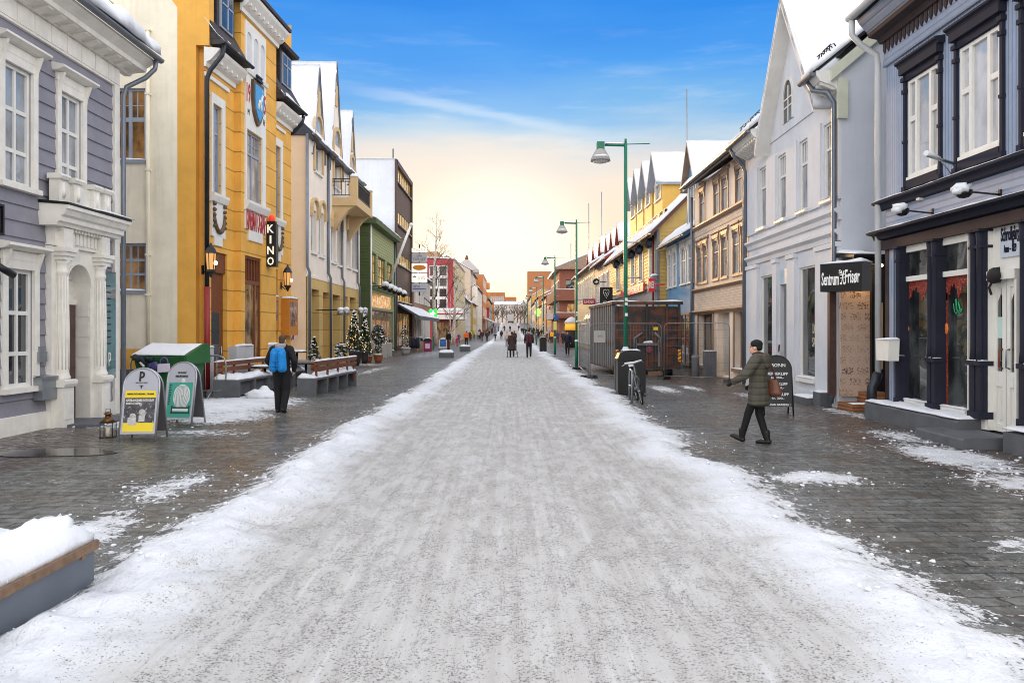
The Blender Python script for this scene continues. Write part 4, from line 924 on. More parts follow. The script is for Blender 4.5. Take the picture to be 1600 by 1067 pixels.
# ---- green wooden shop house
GREEN = mat('olive_green_boards', S(150, 156, 108), .6, .1, streak=.08)
GREEND = mat('dark_green_trim', S(70, 84, 46), .6, .1)
def green():
    f = facade((-10.5, 57), (-10.5, 69.2), True); L = f.L
    zt = f.z(580, 352); zs = f.z(580, 452)
    root = thing('shop_house', 'olive green clapboard shop house with lit glass front and flagpole', 'house', (-10.5, 63, 0))
    W1 = [(f.u(a), f.u(b), f.z(a, y1), f.z(a, y0)) for a, b, y0, y1 in ((578.5, 587, 394, 440), (590.5, 601, 402, 448), (604.5, 611.5, 411, 452))]
    band = (f.u(578.5), f.u(612.5), f.z(579, 479), f.z(579, 456)); shop = (f.u(580), f.u(613), .35, f.z(580, 484))
    mb = MB(); sheet(mb, f, 0, L, 0, zt, W1+[band, shop], 0, .15, .22, .03); shell(mb, f, 0, L, 0, zt, 8); mb.build('wall', GREEN, root)
    g = camwall(-16, 57); mb = MB(); sheet(mb, g, 0, 5.48, 0, zt+.3, [], .03, .1, .24, .03); mb.build('side_boarding', GREEND, root)
    mb = MB(); mb.box(f, -.05, .2, -.05, .07, 0, zt); mb.box(f, L-.2, L+.05, -.05, .07, 0, zt); mb.box(f, 0, L, .03, .09, zs, zs+.25); mb.build('corner_boards', GREEND, root)
    for r in W1: window(f, root, r, GREEND, GLW, 3, (.3, .65), .07, .05, .1, .1, GREEND, sill=.08)
    mb = MB(); mb.box(f, band[0], band[1], -.14, -.1, band[2], band[3]); mb.build('lit_shop_band', glass('warm_lit_band', (.05, .04, .03), vs=3, emis=(1, .55, .2), es=.75), root)
    window(f, root, shop, ZINC, GLSW, 4, (.12,), .08, .09, .12, .08, ZINC, sill=.1)
    mb = MB(); mb.run(f, [(.6, zt), (.6, zt+.35), (-4, zt+2.2), (-8.4, zt+.2), (-8.4, zt)], -.4, L+.2); mb.build('roof', GREEND, root)
    mb = MB(); mb.snow(f, -.4, L+.2, .62, -4, zt+.36, zt+2.2, .25, .6, .5); mb.build('roof_snow', SNOW, root)
    pipe(f, root, .1, 0, zt, .12, .07, WHITE); pipe(f, root, L-.1, 0, zt, .12, .07, ZINC)
    u, z = f.uz(606, 443, 0); fl = thing('flagpole', 'slanting white flagpole fixed to the green shop front', 'flagpole', f.p(u, .1, z)); o = f.p(u, .05, z); mb = MB(); mb.tube([o, Vector((px(642.5, o.y-1), o.y-1, pz(351, o.y-1)))], [.14, .1]); mb.ball((px(642.5, o.y-1), o.y-1, pz(351, o.y-1)), .16, 0, 6); mb.build('pole', WHITE, fl); mb = MB(); mb.box(f, u-.15, u+.15, .03, .3, z-.2, z+.15); mb.build('socket', DARKMET, fl)
    for i in range(5):
        uu, zz = f.uz(600+7.2*i, 447+3*i, .9); r = thing('shop_spotlight', ('nearest', 'second nearest', 'middle', 'second farthest', 'farthest')[i]+' of five snow covered shop spotlights over the lit green front', 'spotlight', f.p(uu, .05, zz), 'spotlights over the green shop')
        mb = MB(); mb.tube([f.p(uu, .05, zz), f.p(uu, .9, zz)], .04, 0, 6); mb.build('arm', BLACK, r); mb = MB(); mb.ball(f.p(uu, 1.0, zz-.05), .27, 0, 8, (1, 1, 1.1)); mb.build('housing', BLACK, r); mb = MB(); mb.ball(f.p(uu, 1.0, zz+.10), .32, 0, 10, (1, 1.1, .75), .4); mb.build('snow_cap', SNOW, r)
green()

# ---- brown office block with amber window bands, pale blank gable
def office():
    f = facade((-10.6, 70.3), (-10.6, 81.5), True); L = f.L; zt = f.z(617, 249)
    root = thing('office_block', 'brown ribbed office block with amber window bands and a blank pale end wall', 'office block', (-10.6, 76, 0))
    mb = MB(); g = camwall(-20, 70.3); sheet(mb, g, 0, 9.4, 0, zt, []); shell(mb, f, 0, L, 0, zt, 9.4, near=False); mb.build('end_wall', mat('pale_render_wall', S(214, 218, 224), .8, .06, vs=.5, streak=.2), root)
    ys = [(257, 282), (325, 348), (391, 411), (455, 470)]
    rows = [(f.z(617.5, b), f.z(617.5, a)) for a, b in ys]
    BR = mat('brown_ribbed_cladding', S(84, 64, 56), .6, .1, groove=('u', .7, .02, .5)); mb = MB()
    sheet(mb, f, 0, L, 0, zt, [(0.3, L-.3, a, b) for a, b in rows]+[(.5, L-.6, .3, 3.6)], .0, .2); mb.box(f, -.1, .3, 0, .2, 0, zt); mb.box(f, L-.3, L, 0, .2, 0, zt); mb.box(f, 0, L, 0, .2, zt-.4, zt); mb.build('wall', BR, root)
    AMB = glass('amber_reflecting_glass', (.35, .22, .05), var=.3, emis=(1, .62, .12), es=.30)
    for a, b in rows: window(f, root, (.3, L-.3, a, b), mat('brown_frame', S(60, 46, 40), .5, .1), AMB, 7, (), .08, .22, .05, 0, sill=.1, ledge=.2, snow=.06)
    window(f, root, (.5, L-.6, .3, 3.6), WOODR, GLSW, 4, (), .1, .12, .1, 0, sill=0)
    mb = MB(); mb.snow(f, -.1, L, .2, -9.4, zt+.02, zt+.02, .2, 1, 1); mb.build('roof_snow', SNOW, root)
    mb = MB()
    for d in (0.2, 4.6, 9.0): mb.tube([f.p(.2, -d, zt), f.p(.2, -d, zt+1.0)], .06, 0, 6)
    mb.build('roof_rods', DARKMET, root)
    # awning, sign tower, cross
    a = thing('shop_awning', 'long sloping shop awning with thin snow, below the stacked signs', 'awning', f.p(2, 0, 3.4)); u0, u1 = .6, L+9; mb = MB()
    mb.run(f, [(.0, 4.3), (.0, 4.42), (2.2, 3.2), (2.2, 2.85), (2.1, 3.05)], u0, u1); mb.build('canvas', CONCD, a); mb = MB(); mb.snow(f, u0, u1, .05, 2.15, 4.42, 3.23, .07, .5, .3); mb.build('snow_cover', SNOW, a)
    Ys = 80; s_ = camwall(0, Ys)
    T = thing('sign_stack', 'stack of five square shop signs on one post, beside the office block', 'sign', (px(655, Ys), Ys, pz(456, Ys)))
    mb = MB(); mb.tube([s_.p(s_.u(655), -.2, pz(462, Ys)), s_.p(s_.u(655), -.2, pz(382, Ys))], .08); mb.tube([s_.p(s_.u(655), -.2, pz(400, Ys)), s_.p(px(641, Ys), -.2, pz(400, Ys))], .06); mb.tube([s_.p(s_.u(655), -.2, pz(440, Ys)), s_.p(px(641, Ys), -.2, pz(440, Ys))], .06); mb.build('post', DARKMET, T)
    cream = mat('lit_sign_face', S(250, 246, 225), .4, .02, emis=(1, .95, .8), es=.55); grey = mat('grey_sign_face', S(176, 178, 186), .5, .05)
    for i, (ya, yb, m_, tx, hh, tm) in enumerate(((388, 394, cream, 'STORGATA 91', .5, GREYF), (396, 409, grey, 'Lille\nTORGET', .75, mat('violet_sign_ink', S(84, 80, 100), .5, .05)), (411.5, 425, cream, None, 0, None), (427, 441, cream, 'briltz', .4, mat('green_grey_ink', S(90, 100, 80), .5, .05)), (443, 456, grey, 'OPTIK', .4, mat('blue_ink', S(50, 60, 110), .5, .05)))):
        x0, x1, za, zb = s_.u(643.5), s_.u(667), pz(ya, Ys), pz(yb, Ys); mb = MB(); mb.box(s_, x0, x1, -.3, .1, zb, za); p = mb.build('sign_box', m_, T)
        cx = (x0+x1)/2; cz = (za+zb)/2
        if tx == 'briltz': lettering(tx, s_, cx+.25, .1, cz, .8, .42, tm, p); lettering('*', s_, cx-.5, .1, cz, .4, .4, BLACK, p, bold=.05)
        elif tx == 'OPTIK': lettering(tx, s_, cx-.28, .1, cz+.1, .75, .24, tm, p); mb = MB(); mb.box(s_, x0+.1, x1-.1, .1, .11, cz-.16, cz-.10); mb.build('underline', tm, p)
        elif tx: lettering(tx, s_, cx, .1, cz, (x1-x0)*.85, (za-zb)*.75, tm, p)
        else:
            mb = MB(); mb.prism(s_, [(cx+.7*math.cos(k*math.pi/10), cz+.28*math.sin(k*math.pi/10)) for k in range(20)], .1, .13); mb.build('oval_emblem', mat('orange_oval', S(205, 130, 40), .5, .1), p)
    Yc = 89; c_ = camwall(0, Yc); cx, cz = px(676.5, Yc), pz(490, Yc)
    T = thing('pharmacy_cross', 'glowing green pharmacy cross sign by the awning', 'sign', (cx, Yc, cz)); mb = MB(); hw = .47; mb.prism(c_, [(cx+x, cz+z) for x, z in ((-hw, -.36), (-.36, -hw), (.36, -hw), (hw, -.36), (hw, .36), (.36, hw), (-.36, hw), (-hw, .36))], -.1, .1); mb.build('case', glow('green_sign_light', (.02, .8, .06), .75), T)
    mb = MB()
    mb.prism(c_, [(cx+x*.45, cz+z*.45) for x, z in ((-.6, -.2), (-.2, -.2), (-.2, -.6), (.2, -.6), (.2, -.2), (.6, -.2), (.6, .2), (.2, .2), (.2, .6), (-.2, .6), (-.2, .2), (-.6, .2))], .1, .12); mb.build('white_cross', glow('white_sign_light', (.9, 1, .9), 1.6), T); mb = MB(); mb.box(c_, cx-1.2, cx-hw, -.04, .04, cz-.04, cz+.04); mb.build('bracket', DARKMET, T)
office()

# ---- white and brick striped house past the office block
STRIPE = mat('brick_piers', S(150, 110, 92), .8, .1, brick=(.25, .08, S(150, 140, 130), S(160, 118, 98)))
f6 = facade((-10.6, 84), (-10.6, 101), True)
w6 = winrow(.3, f6.L-.3, 7, 1.1, 5.0, 7.6)+winrow(.3, f6.L-.3, 7, 1.2, .6, 3.2)
house('striped_house', 'low brick house with close rows of tall white framed windows behind the long awning', 'house', f6, 8.2, STRIPE, w6, 7, WHITE, GLM, rise=2, casing=.28, rows=(), cols=1, du=1.2)

# ---- red framed glass building on the far corner of the square
def red_corner():
    Y = 121; g = camwall(px(655, Y), Y); zt = pz(405, Y); zc = pz(498, Y)
    f = facade((-9.0, 121), (-9.0, 150), True); uR = -9.0-g.O.x
    root = thing('red_building', 'red framed building with a large glass grid above a white canopy', 'building', (-9, 125, gz(121)))
    gl = (px(670, Y)-g.O.x, px(699.5, Y)-g.O.x, pz(484, Y), pz(414, Y)); sh = (px(682, Y)-g.O.x, px(704, Y)-g.O.x, .2, pz(503, Y))
    RED = mat('red_cladding', S(170, 62, 66), .6, .08); mb = MB(); sheet(mb, g, 0, uR, 0, zt, [gl, sh], 0, .25); mb.build('red_wall', RED, root)
    window(g, root, gl, WHITE, GLD, 2, (.25, .5, .75), .2, .35, .2, 0, sill=0); window(g, root, sh, WOOD, GLSW, 3, (), .1, .1, .2, 0, sill=0)
    fw = winrow(1, f.L-1, 9, 2.2, 4.8, 7.2)+winrow(1, f.L-1, 9, 2.2, 8.2, 10.8)
    mb = MB(); sheet(mb, f, 0, f.L, 0, zt, fw, 0, .2); shell(mb, f, 0, f.L, 0, zt, uR, near=False); mb.build('wall', mat('sunlit_yellow_front', S(206, 190, 150), .7, .1), root)  # golden sun on the street front is painted into this yellow
    for r in fw: window(f, root, r, WHITE, GLM, 2, (), .08, .08, .12, 0, sill=0)
    mb = MB(); mb.box(g, px(678, Y)-g.O.x, uR+1.6, -2, 2.2, pz(499, Y), pz(484, Y)); mb.box(f, 0, 9, 0, 1.6, pz(499, Y), pz(484, Y)); c = mb.build('canopy', WHITE, root)
    mb = MB(); zz = pz(491, Y); mb.box(g, px(678, Y)-g.O.x, uR+1.62, 2.2, 2.23, zz-.1, zz+.1); mb.build('red_stripe', REDL, c)
    mb = MB(); mb.snow(g, px(678, Y)-g.O.x, uR+1.6, 0, 2.2, pz(484, Y), pz(484, Y), .2, 1, .5); mb.build('canopy_snow', SNOW, c)
    mb = MB(); mb.snow(f, 0, f.L, .3, -uR, zt, zt+.3, .3, 2, 2); mb.build('roof_snow', SNOW, root)
    mb = MB(); mb.box(f, 6, 16, -9, -3, zt, zt+1.8); mb.build('roof_plant', mat('ochre_plant_room', S(170, 130, 90), .8, .1), root)
red_corner()

# ---- houses beyond, left
def far_house(side, X, Y0, Y1, h, col, label, n, floors, cat='house', rise=2.5, lit=0, name='town_house', gableend=False, wcol=None, dep=10):
    f = facade((X, Y0), (X, Y1), side == 'L'); z0 = gz(Y0)-.5; fh = h/floors; ws = []
    for k in range(floors): ws += winrow(.4, f.L-.4, n, min(1.6, (f.L-.8)/n*.6), z0+.9+fh*k, z0+.9+fh*k+fh*.55)
    m_ = mat('far_house_paint', col, .7, .08)
    r = house(name, label, cat, f, z0+h, m_, ws, dep, WHITE if not wcol else mat('far_window_frame', wcol, .6, .1), GLM, rise=rise, z0=z0, casing=.12, rows=(), cols=2, du=2.0, roof=rise > 0, gmf=lambda i: GLW if (i < n and lit) else GLM)
    if rise <= 0:
        mb = MB(); mb.snow(f, 0, f.L, .2, -10, z0+h, z0+h, .3, 2, 2); mb.build('roof_snow', SNOW, r)
    return r, f, z0+h
far_house('L', -9.0, 152, 172, 8.5, S(200, 196, 188), 'pale grey house with snowy roof past the red building', 7, 2, rise=6)
far_house('L', -8.6, 174, 192, 8.0, S(190, 160, 90), 'dull yellow two storey house beside the cream terrace', 5, 2, lit=1)
far_house('L', -8.4, 194, 226, 12.5, S(214, 204, 190), 'cream terrace with close tall windows on the left row', 9, 3, rise=.6, dep=1.5)
r, f_, z_ = far_house('L', -8.2, 228, 262, 17.5, S(186, 120, 70), 'tall terracotta house with a flat roof and corner bay', 7, 4, rise=0, lit=1)
mb = MB()
for k in range(3): mb.lathe(place((0, 0, 0)), (-8.2, 261), [(1.0, z_-9+k*3.2), (1.1, z_-8.8+k*3.2), (1.1, z_-7+k*3.2), (1.0, z_-6.8+k*3.2)], 0, 10)
mb.build('corner_bay', mat('terracotta_bay', S(196, 126, 66), .7, .1), r)
mb = MB(); mb.box(f_, 10, 13, -6, -3, z_, z_+3); mb.build('chimney', mat('chimney_render', S(200, 190, 180), .8, .1), r)
far_house('L', -8.0, 266, 330, 11, S(120, 124, 116), 'long grey house beyond the terracotta one', 8, 3, rise=2)
# turreted roof rising behind the left row
f_ = facade((-10.1, 193), (-10.1, 224), True); r = house('turret_house', 'tall house with a snowy hipped turret rising behind the cream terrace', 'house', f_, 17.0, mat('rear_house_render', S(190, 170, 150), .7, .1), winrow(.5, 30, 8, 1.3, 14.3, 16.1), 12, rise=3.5, rows=(), du=2.5)
c = f_.p(4.5, -1.2, 0); W0 = place((c.x, c.y, 0), R(45)); mb = MB(); mb.lathe(W0, (0, 0), [(4.4, 16.5), (4.4, 17.3), (1.0, 19.8), (.5, 20.0)], 0, 4, False); mb.build('turret_roof', mat('frosted_turret_slate', S(168, 160, 156), .7, .1), r); mb = MB(); mb.lathe(W0, (0, 0), [(.45, 19.9), (.45, 20.5), (.15, 21.2)], 0, 6); mb.build('finial', WOODR, r)
# end of the street
g = camwall(px(762, 480), 480); z0 = gz(480)-8; r = thing('brick_block', 'broad orange brick block closing the far end of the street', 'building', (px(785, 480), 480, z0))
BRK = mat('orange_brick', S(176, 112, 66), .8, .1, vs=.2)
for nm, xa, xb, yt in (('tower_part', 762, 789, 457), ('low_part', 789, 807, 464)):
    a, b = px(xa, 480)-g.O.x, px(xb, 480)-g.O.x; zt = pz(yt, 480); ws = winrow(a+.5, b-.5, 8 if nm == 'tower_part' else 5, .9, zt-6, zt-2.2); mb = MB(); sheet(mb, g, a, b, z0, zt, ws, 0, .4); shell(mb, g, a, b, z0, zt, 14); p = mb.build(nm, BRK, r)
    for q in ws: window(g, r, q, WHITE, GLM, 2, (.5,), .12, .12, .2, 0, sill=0)
g = camwall(px(772, 430), 430); z0 = gz(430)-6; zt = pz(476, 430); L_ = px(828, 430)-g.O.x; ws = winrow(.3, L_-.3, 13, .8, zt-2.4, zt-.6)+winrow(.3, L_-.3, 13, .8, zt-5.4, zt-3.4); r = thing('pale_terrace', 'long pale terrace with rows of small windows below the orange block', 'house', (px(800, 430), 430, z0))
mb = MB(); sheet(mb, g, 0, L_, z0, zt, ws, 0, .3); shell(mb, g, 0, L_, z0, zt, 10); mb.build('wall', mat('pale_terrace_render', S(196, 184, 172), .8, .1), r)
for q in ws: window(g, r, q, WHITE, GLD, 1, (), .1, .1, .2, 0, sill=0)
mb = MB(); mb.snow(g, 0, L_, .3, -10, zt, zt+2, .4, 3, 3); mb.build('roof_snow', SNOW, r)
g = camwall(px(824, 425), 425); z0 = 0; zt = pz(424, 425); r = thing('tower_block', 'plain orange brown tower block rising over the right hand roofs', 'tower block', (px(840, 425), 425, 0)); mb = MB(); L_ = px(853, 425)-g.O.x+4; ws = []
for k in range(7): ws += winrow(L_*.42, L_*.62, 1, .9, zt-4-k*3.4, zt-2.6-k*3.4)
sheet(mb, g, 0, L_, z0, zt, ws, 0, .3); shell(mb, g, 0, L_, z0, zt, 14); mb.build('wall', mat('tower_brick', S(172, 112, 72), .8, .08, vs=.2), r)
for q in ws: window(g, r, q, WHITE, GLD, 1, (), .1, .1, .2, 0, sill=0)
# ================================================================= RIGHT SIDE
BLUE = mat('grey_blue_vertical_boards', S(152, 166, 188), .6, .08, streak=.18, groove=('u', .095, .010, .35))
BLUEH = mat('grey_blue_level_boards', S(150, 160, 178), .6, .08, streak=.1, groove=('v', .13, .008, .3))
NAVY = mat('navy_trim', S(42, 44, 56), .75, .15, spec=.15)
BRNT = mat('brown_black_trim', S(70, 60, 60), .75, .2, spec=.15)
CRM = mat('cream_white_paint', S(228, 226, 218), .6, .05, streak=.10, spec=.2)
def blue_shop():
    f = facade((8.07, 6.8), (8.07, 16.5), False); L = f.L
    root = thing('blue_shop_house', 'grey blue boarded shop house with navy pilasters and dark carved window casings', 'house', (8.07, 12, 0))
    zt = f.z(1390, 93); z1 = f.z(1388, 316); z2 = f.z(1380, 366)
    A = (f.u(1467.5), f.u(1420), f.z(1420, 278), f.z(1467, 99)); B = (f.u(1564), f.u(1501), A[2], A[3]); C = (f.u(1690), f.u(1605), A[2], A[3])
    mb = MB(); sheet(mb, f, 0, L, z1, zt, [A, B, C], 0, .1); mb.quad(f, [(L, 0, 0), (L, -8, 0), (L, -8, zt), (L, 0, zt)]); mb.quad(f, [(0, 0, 0), (0, -8, 0), (0, -8, zt), (0, 0, zt)]); mb.build('upper_wall', BLUE, root)
    mb = MB(); mb.box(f, 0, L, -.1, .012, z2, z1); mb.build('boarded_band', BLUEH, root)
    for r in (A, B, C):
        a, b, c, e = r; mb = MB(); fw = .06; wi = -.04; s1, s2 = a+(b-a)*.27, a+(b-a)*.73
        for q0, q1 in ((a, a+fw), (b-fw, b), (s1-.04, s1+.04), (s2-.04, s2+.04)): mb.box(f, q0, q1, wi-.02, wi+.05, c, e)
        for q0, q1 in ((a+fw, s1-.04), (s1+.04, s2-.04), (s2+.04, b-fw)):
            mb.box(f, q0, q1, wi-.018, wi+.048, c, c+fw); mb.box(f, q0, q1, wi-.018, wi+.048, e-fw, e)
        zm = c+(e-c)*.60
        for q0, q1 in ((a+fw, s1-.04), (s2+.04, b-fw)): mb.box(f, q0, q1, wi-.015, wi+.045, zm-.06, zm+.04)
        mb.box(f, a-.02, b+.02, -.06, .05, c-.06, c+.002)
        w_ = mb.build('window', CRM, root)
        mb = MB(); mb.box(f, a+.01, b-.01, wi-.03, wi, c+.01, e-.01); mb.build('pane', glass('pale_blind_and_sky_glass', (.42, .42, .44), var=.25), w_)  # pale base colour stands for blinds and bright sky mirrored in the panes
        mb = MB(); zl = z1+.06
        for q0 in (a-.15, b+.02):
            mb.box(f, q0+.03, q0+.10, 0, .06, zl+.12, e+.16); mb.box(f, q0+.01, q0+.12, 0, .09, zl, zl+.12); mb.box(f, q0, q0+.13, 0, .10, e+.02, e+.10); mb.box(f, q0+.01, q0+.12, 0, .085, e-.22, e-.14); mb.box(f, q0+.02, q0+.11, 0, .075, zl+1.0, zl+1.06)
        mb.box(f, a-.02, b+.02, 0, .06, e+.02, e+.30); mb.box(f, a-.15, b+.15, 0, .14, e+.16, e+.32)
        mb.run(f, [(0, e+.32), (.13, e+.32), (.15, e+.36), (.20, e+.39), (.20, e+.43), (0, e+.46)], a-.21, b+.21); mb.box(f, a-.02, b+.02, 0, .06, c-.24, c-.062)
        mb.build('window_casing', NAVY, w_)
    # eave
    mb = MB(); mb.box(f, 0, L+.05, 0, .05, zt-.12, zt); mb.box(f, 0, L+.05, 0, .03, zt, zt+.42); mb.build('frieze', BLUEH, root)
    mb = MB(); k = .06
    while k < L: mb.prism(f, [(k, zt+.42), (k, zt+.24), (k+.05, zt+.16), (k+.10, zt+.24), (k+.10, zt+.42)], .03, .06); k += .165
    mb.run(f, [(.0, zt+.40), (.10, zt+.40), (.16, zt+.5), (.34, zt+.54), (.36, zt+.62), (0, zt+.66)], 0, L+.1); mb.build('scalloped_trim', BRNT, root)
    mb = MB(); mb.run(f, [(0, zt+.64), (.30, zt+.64), (.5, zt+.86), (.55, zt+.95), (0, zt+1.1)], 0, L+.18); mb.build('soffit', BLUEH, root)
    ze = zt+1.02; mb = MB(); mb.run(f, [(.62, ze-.04), (.62, ze+.06), (-4, ze+3.2), (-8.5, ze), (-8.5, ze-.1)], 0, L+.22); mb.build('roof', DARKMET, root)
    mb = MB(); mb.snow(f, 0, L+.26, .66, -4, ze+.06, ze+3.2, .24, .2, .2, jag=.12, lump=.9); mb.build('roof_snow', SNOW, root)
    pc = mat('pale_grey_pipe', S(190, 192, 192), .45, .06)
    gutter(f, root, 0, L+.24, .70, ze, .09, pc, [(L+.14, .68, ze-.05), (L+.14, .68, ze-.4), (L+.11, .5, ze-.62), (L+.08, .17, ze-.85), (L+.08, .14, ze-1.1), (L+.08, .14, .95)], .065)
    mb = MB(); mb.tube([f.p(L+.08, .14, .95), f.p(L+.06, .2, .8), f.p(L+.02, .3, .66), f.p(L+.02, .32, .1)], .1, 0, 10); mb.box(f, L-.08, L+.12, .24, .42, .0, .12); mb.build('downpipe_boot', DARKMET, root)
    mb = MB(); mb.box(f, L-.02, L+.26, -.3, -.02, ze-.5, ze-.1); mb.build('corner_box', ZINC, root)
    # ledges
    for z, p, nm in ((z1, .22, 'upper_ledge'), (z2, .34, 'lower_ledge')):
        mb = MB(); mb.run(f, [(0, z-.16), (p*.5, z-.14), (p*.6, z-.05), (p, z-.02), (p, z+.02), (0, z+.05)], 0, L+.22); mb.snow(f, 0, L+.2, .01, p+.01, z+.045, z+.022, .035, .25, .08, 1, lump=.8); mb.build(nm, [NAVY, SNOW], root)
    # ground floor
    zs = z2-.17; zp = .36
    mb = MB(); mb.box(f, 0, L+.02, -.05, .10, zs-.20, zs); mb.box(f, 0, L, -.15, -.10, 0, zs); mb.box(f, L-.16, L, -.1, .03, zp, zs-.2); mb.build('shop_beam', BRNT, root)
    mb = MB(); mb.box(f, L-.35, L-.02, -.12, .02, zp, zs-.2); mb.build('corner_board', BLUE, root)
    def pil(x0, x1, n):
        a, b = sorted((f.u(x0, .15), f.u(x1, .15))); mb = MB(); s_ = (b-a)/n
        for k in range(n):
            p, q = a+s_*k+.012, a+s_*(k+1)-.012; c = (p+q)/2
            mb.box(f, p, q, -.1, .10, zp+.02, zs-.2); mb.box(f, p-.01, q+.01, -.1, .18, zp+.02, zp+.14); mb.box(f, p+.01, q-.01, .1, .15, zp+.14, zp+.92); mb.box(f, p-.015, q+.015, -.1, .18, zp+.92, zp+1.0)
            mb.lathe(f, (c, .11), [(.07, zp+1.0), (.055, zp+1.2), (.055, zs-.55), (.07, zs-.5), (.06, zs-.42), (.075, zs-.24)], 0, 10); mb.box(f, p-.02, q+.02, -.1, .2, zs-.24, zs-.2+.002); mb.box(f, p-.012, q+.012, -.1, .16, zs-.52, zs-.47)
            mb.snow(f, p-.01, q+.01, .02, .17, zp+1.0, zp+1.0, .03, .06, .06, 1)
        mb.build('pilaster', [NAVY, SNOW], root)
    pil(1398, 1404.5, 1); pil(1447, 1461, 2); pil(1513, 1533, 2); pil(1590, 1612, 2)
    pat = mat('red_gold_window_border', S(128, 44, 44), .4, .3, vs=14, col2=S(190, 130, 80), c2=(.55, .6))
    for x0, x1, gx in ((1461, 1404.5, 1), (1513, 1463, 2)):
        a, b = f.u(x1 if x1 > x0 else x0), f.u(min(x0, x1)); a, b = min(a, b), max(a, b)
        zm = f.z(1447, 426) if gx == 1 else f.z(1480, 424); zm = 2.62+.3
        mb = MB(); e = zs-.2; gl = (a+.03, b-.17, zp+.12, e-.13)
        mb.box(f, a, gl[0], -.09, .0, zp, e); mb.box(f, gl[1], b, -.09, .0, zp, e); mb.box(f, gl[1]+.04, b-.04, 0, .02, zp, e); mb.box(f, gl[0], gl[1], -.09, .0, gl[3], e); mb.box(f, gl[0], gl[1], -.09, .05, zp, gl[2]); mb.box(f, gl[0], gl[1], -.085, .0, zm-.05, zm+.05)
        mb.snow(f, gl[0], gl[1], -.04, .06, gl[2], gl[2], .03, .1, .05, 1)
        w_ = mb.build('shop_window', [CRM, SNOW], root); mb = MB(); mb.box(f, gl[0], gl[1], -.1, -.07, gl[2], gl[3]); mb.build('pane', GLS, w_)
        mb = MB(); n = 3; ww = gl[1]-gl[0]; zt_ = zm-.05
        mb.box(f, gl[1]-.10, gl[1], -.068, -.062, gl[2], zt_-.3)
        pts = [(gl[0], zt_), (gl[0], zt_-.42)]
        for k in range(1, 25):                   # a row of pointed scallops
            x = k/24; ph = x*2 % 1; pts.append((gl[0]+(ww-.10)*x, zt_-.14-.28*abs(2*ph-1)**1.6-.05*math.sin(ph*25)))
        pts += [(gl[1]-.1, zt_-.42), (gl[1], zt_-.45), (gl[1], zt_)]; mb.prism(f, pts, -.068, -.062); mb.build('patterned_border', pat, w_)
        mb = MB(); mb.ball(f.p(gl[1]-.06, -.06, zp+1.55), .07, 0, 8, (.3, 1, 1.6)); mb.build('orange_flower', mat('orange_print', S(215, 120, 60), .5, .1), w_)
        if gx == 2:
            ns = mat('green_neon', S(40, 150, 100), .4, .05, emis=(.05, .7, .35), es=.12); c = (gl[0]+gl[1])/2-.02; z = zt_-.62; mb = MB(); q = lambda x, y: f.p(c-x, -.055, z+y)
            mb.tube([q(-.13, .12), q(-.10, -.02), q(-.04, -.08), q(0, .0), q(.03, -.06), q(.10, -.04), q(.13, .02)], .007, 0, 5); mb.tube([q(-.05, .2), q(-.03, .0)], .011, 0, 5); mb.tube([q(.02, .14), q(.09, -.02), q(.01, -.03)], .011, 0, 5); mb.build('neon_script', ns, w_)
    mb = MB(); a = f.u(1538); mb.run(f, [(-.1, 0), (.46, 0), (.46, zp-.05), (.40, zp), (-.1, zp+.01)], a, L+.02); mb.run(f, [(-.1, 0), (.46, 0), (.46, zp-.05), (-.1, zp)], 0, f.u(1600)-.2)
    mb.snow(f, a, L, .04, .46, zp, zp, .07, .12, .1, 1, jag=.06, lump=.9); mb.snow(f, 0, f.u(1600)-.2, .04, .46, zp, zp, .07, .12, .1, 1); mb.build('plinth', [CONCD, SNOW], root)
    d0, d1 = f.u(1591), f.u(1534); e = zs-.2; mb = MB(); zd = f.z(1553, 438)
    mb.box(f, d1-.22, d1, -.12, .03, .2, e); mb.box(f, d1-.18, d1-.05, .03, .05, .2, e); mb.box(f, d0, d1-.22, -.12, -.05, zd+.15, e); mb.box(f, d0, d1-.22, -.12, .06, zd, zd+.15); mb.box(f, d0, d0+.05, -.12, .03, .2, zd); mb.build('door_frame', CRM, root)
    mb = MB(); c0, c1 = d0+.05, d1-.22; mid = (c0+c1)/2
    for p, q in ((c0, mid-.012), (mid+.012, c1)):
        mb.box(f, p, q, -.12, -.09, .2, zd); mb.box(f, p, p+.09, -.09, -.06, .2, zd); mb.box(f, q-.09, q, -.09, -.06, .2, zd)
        for z0, z1_ in ((.2, .32), (.95, 1.2), (zd-.12, zd)): mb.box(f, p+.09, q-.09, -.09, -.06, z0, z1_)
        mb.box(f, p+.13, q-.13, -.09, -.07, .4, .9); mb.prism(f, [(p+.15, .95), (q-.15, .95), (q-.15, 1.1), ((p+q)/2, 1.16), (p+.15, 1.1)], -.06, -.05)
    dr = mb.build('double_door', CRM, root); mb = MB()
    for p, q in ((c0, mid), (mid, c1)): mb.prism(f, [(p+.1, 1.2), (q-.1, 1.2), (q-.1, zd-.35), (q-.17, zd-.22), ((p+q)/2, zd-.14), (p+.17, zd-.22), (p+.1, zd-.35)], -.088, -.08)
    mb.build('pane', GLD, dr); mb = MB(); mb.box(f, mid+.12, mid+.3, -.08, -.075, 1.75, 2.1); mb.build('notice', mat('pale_green_paper', S(190, 215, 205), .6, .05), dr)
    for s_ in (-.09, .09):
        mb = MB(); mb.tube([f.p(mid+s_, -.06, 1.25), f.p(mid+s_, .0, 1.27), f.p(mid+s_, .0, 1.55), f.p(mid+s_, -.06, 1.57)], .016); mb.build('handle', WOODR if s_ > 0 else STEEL, dr)
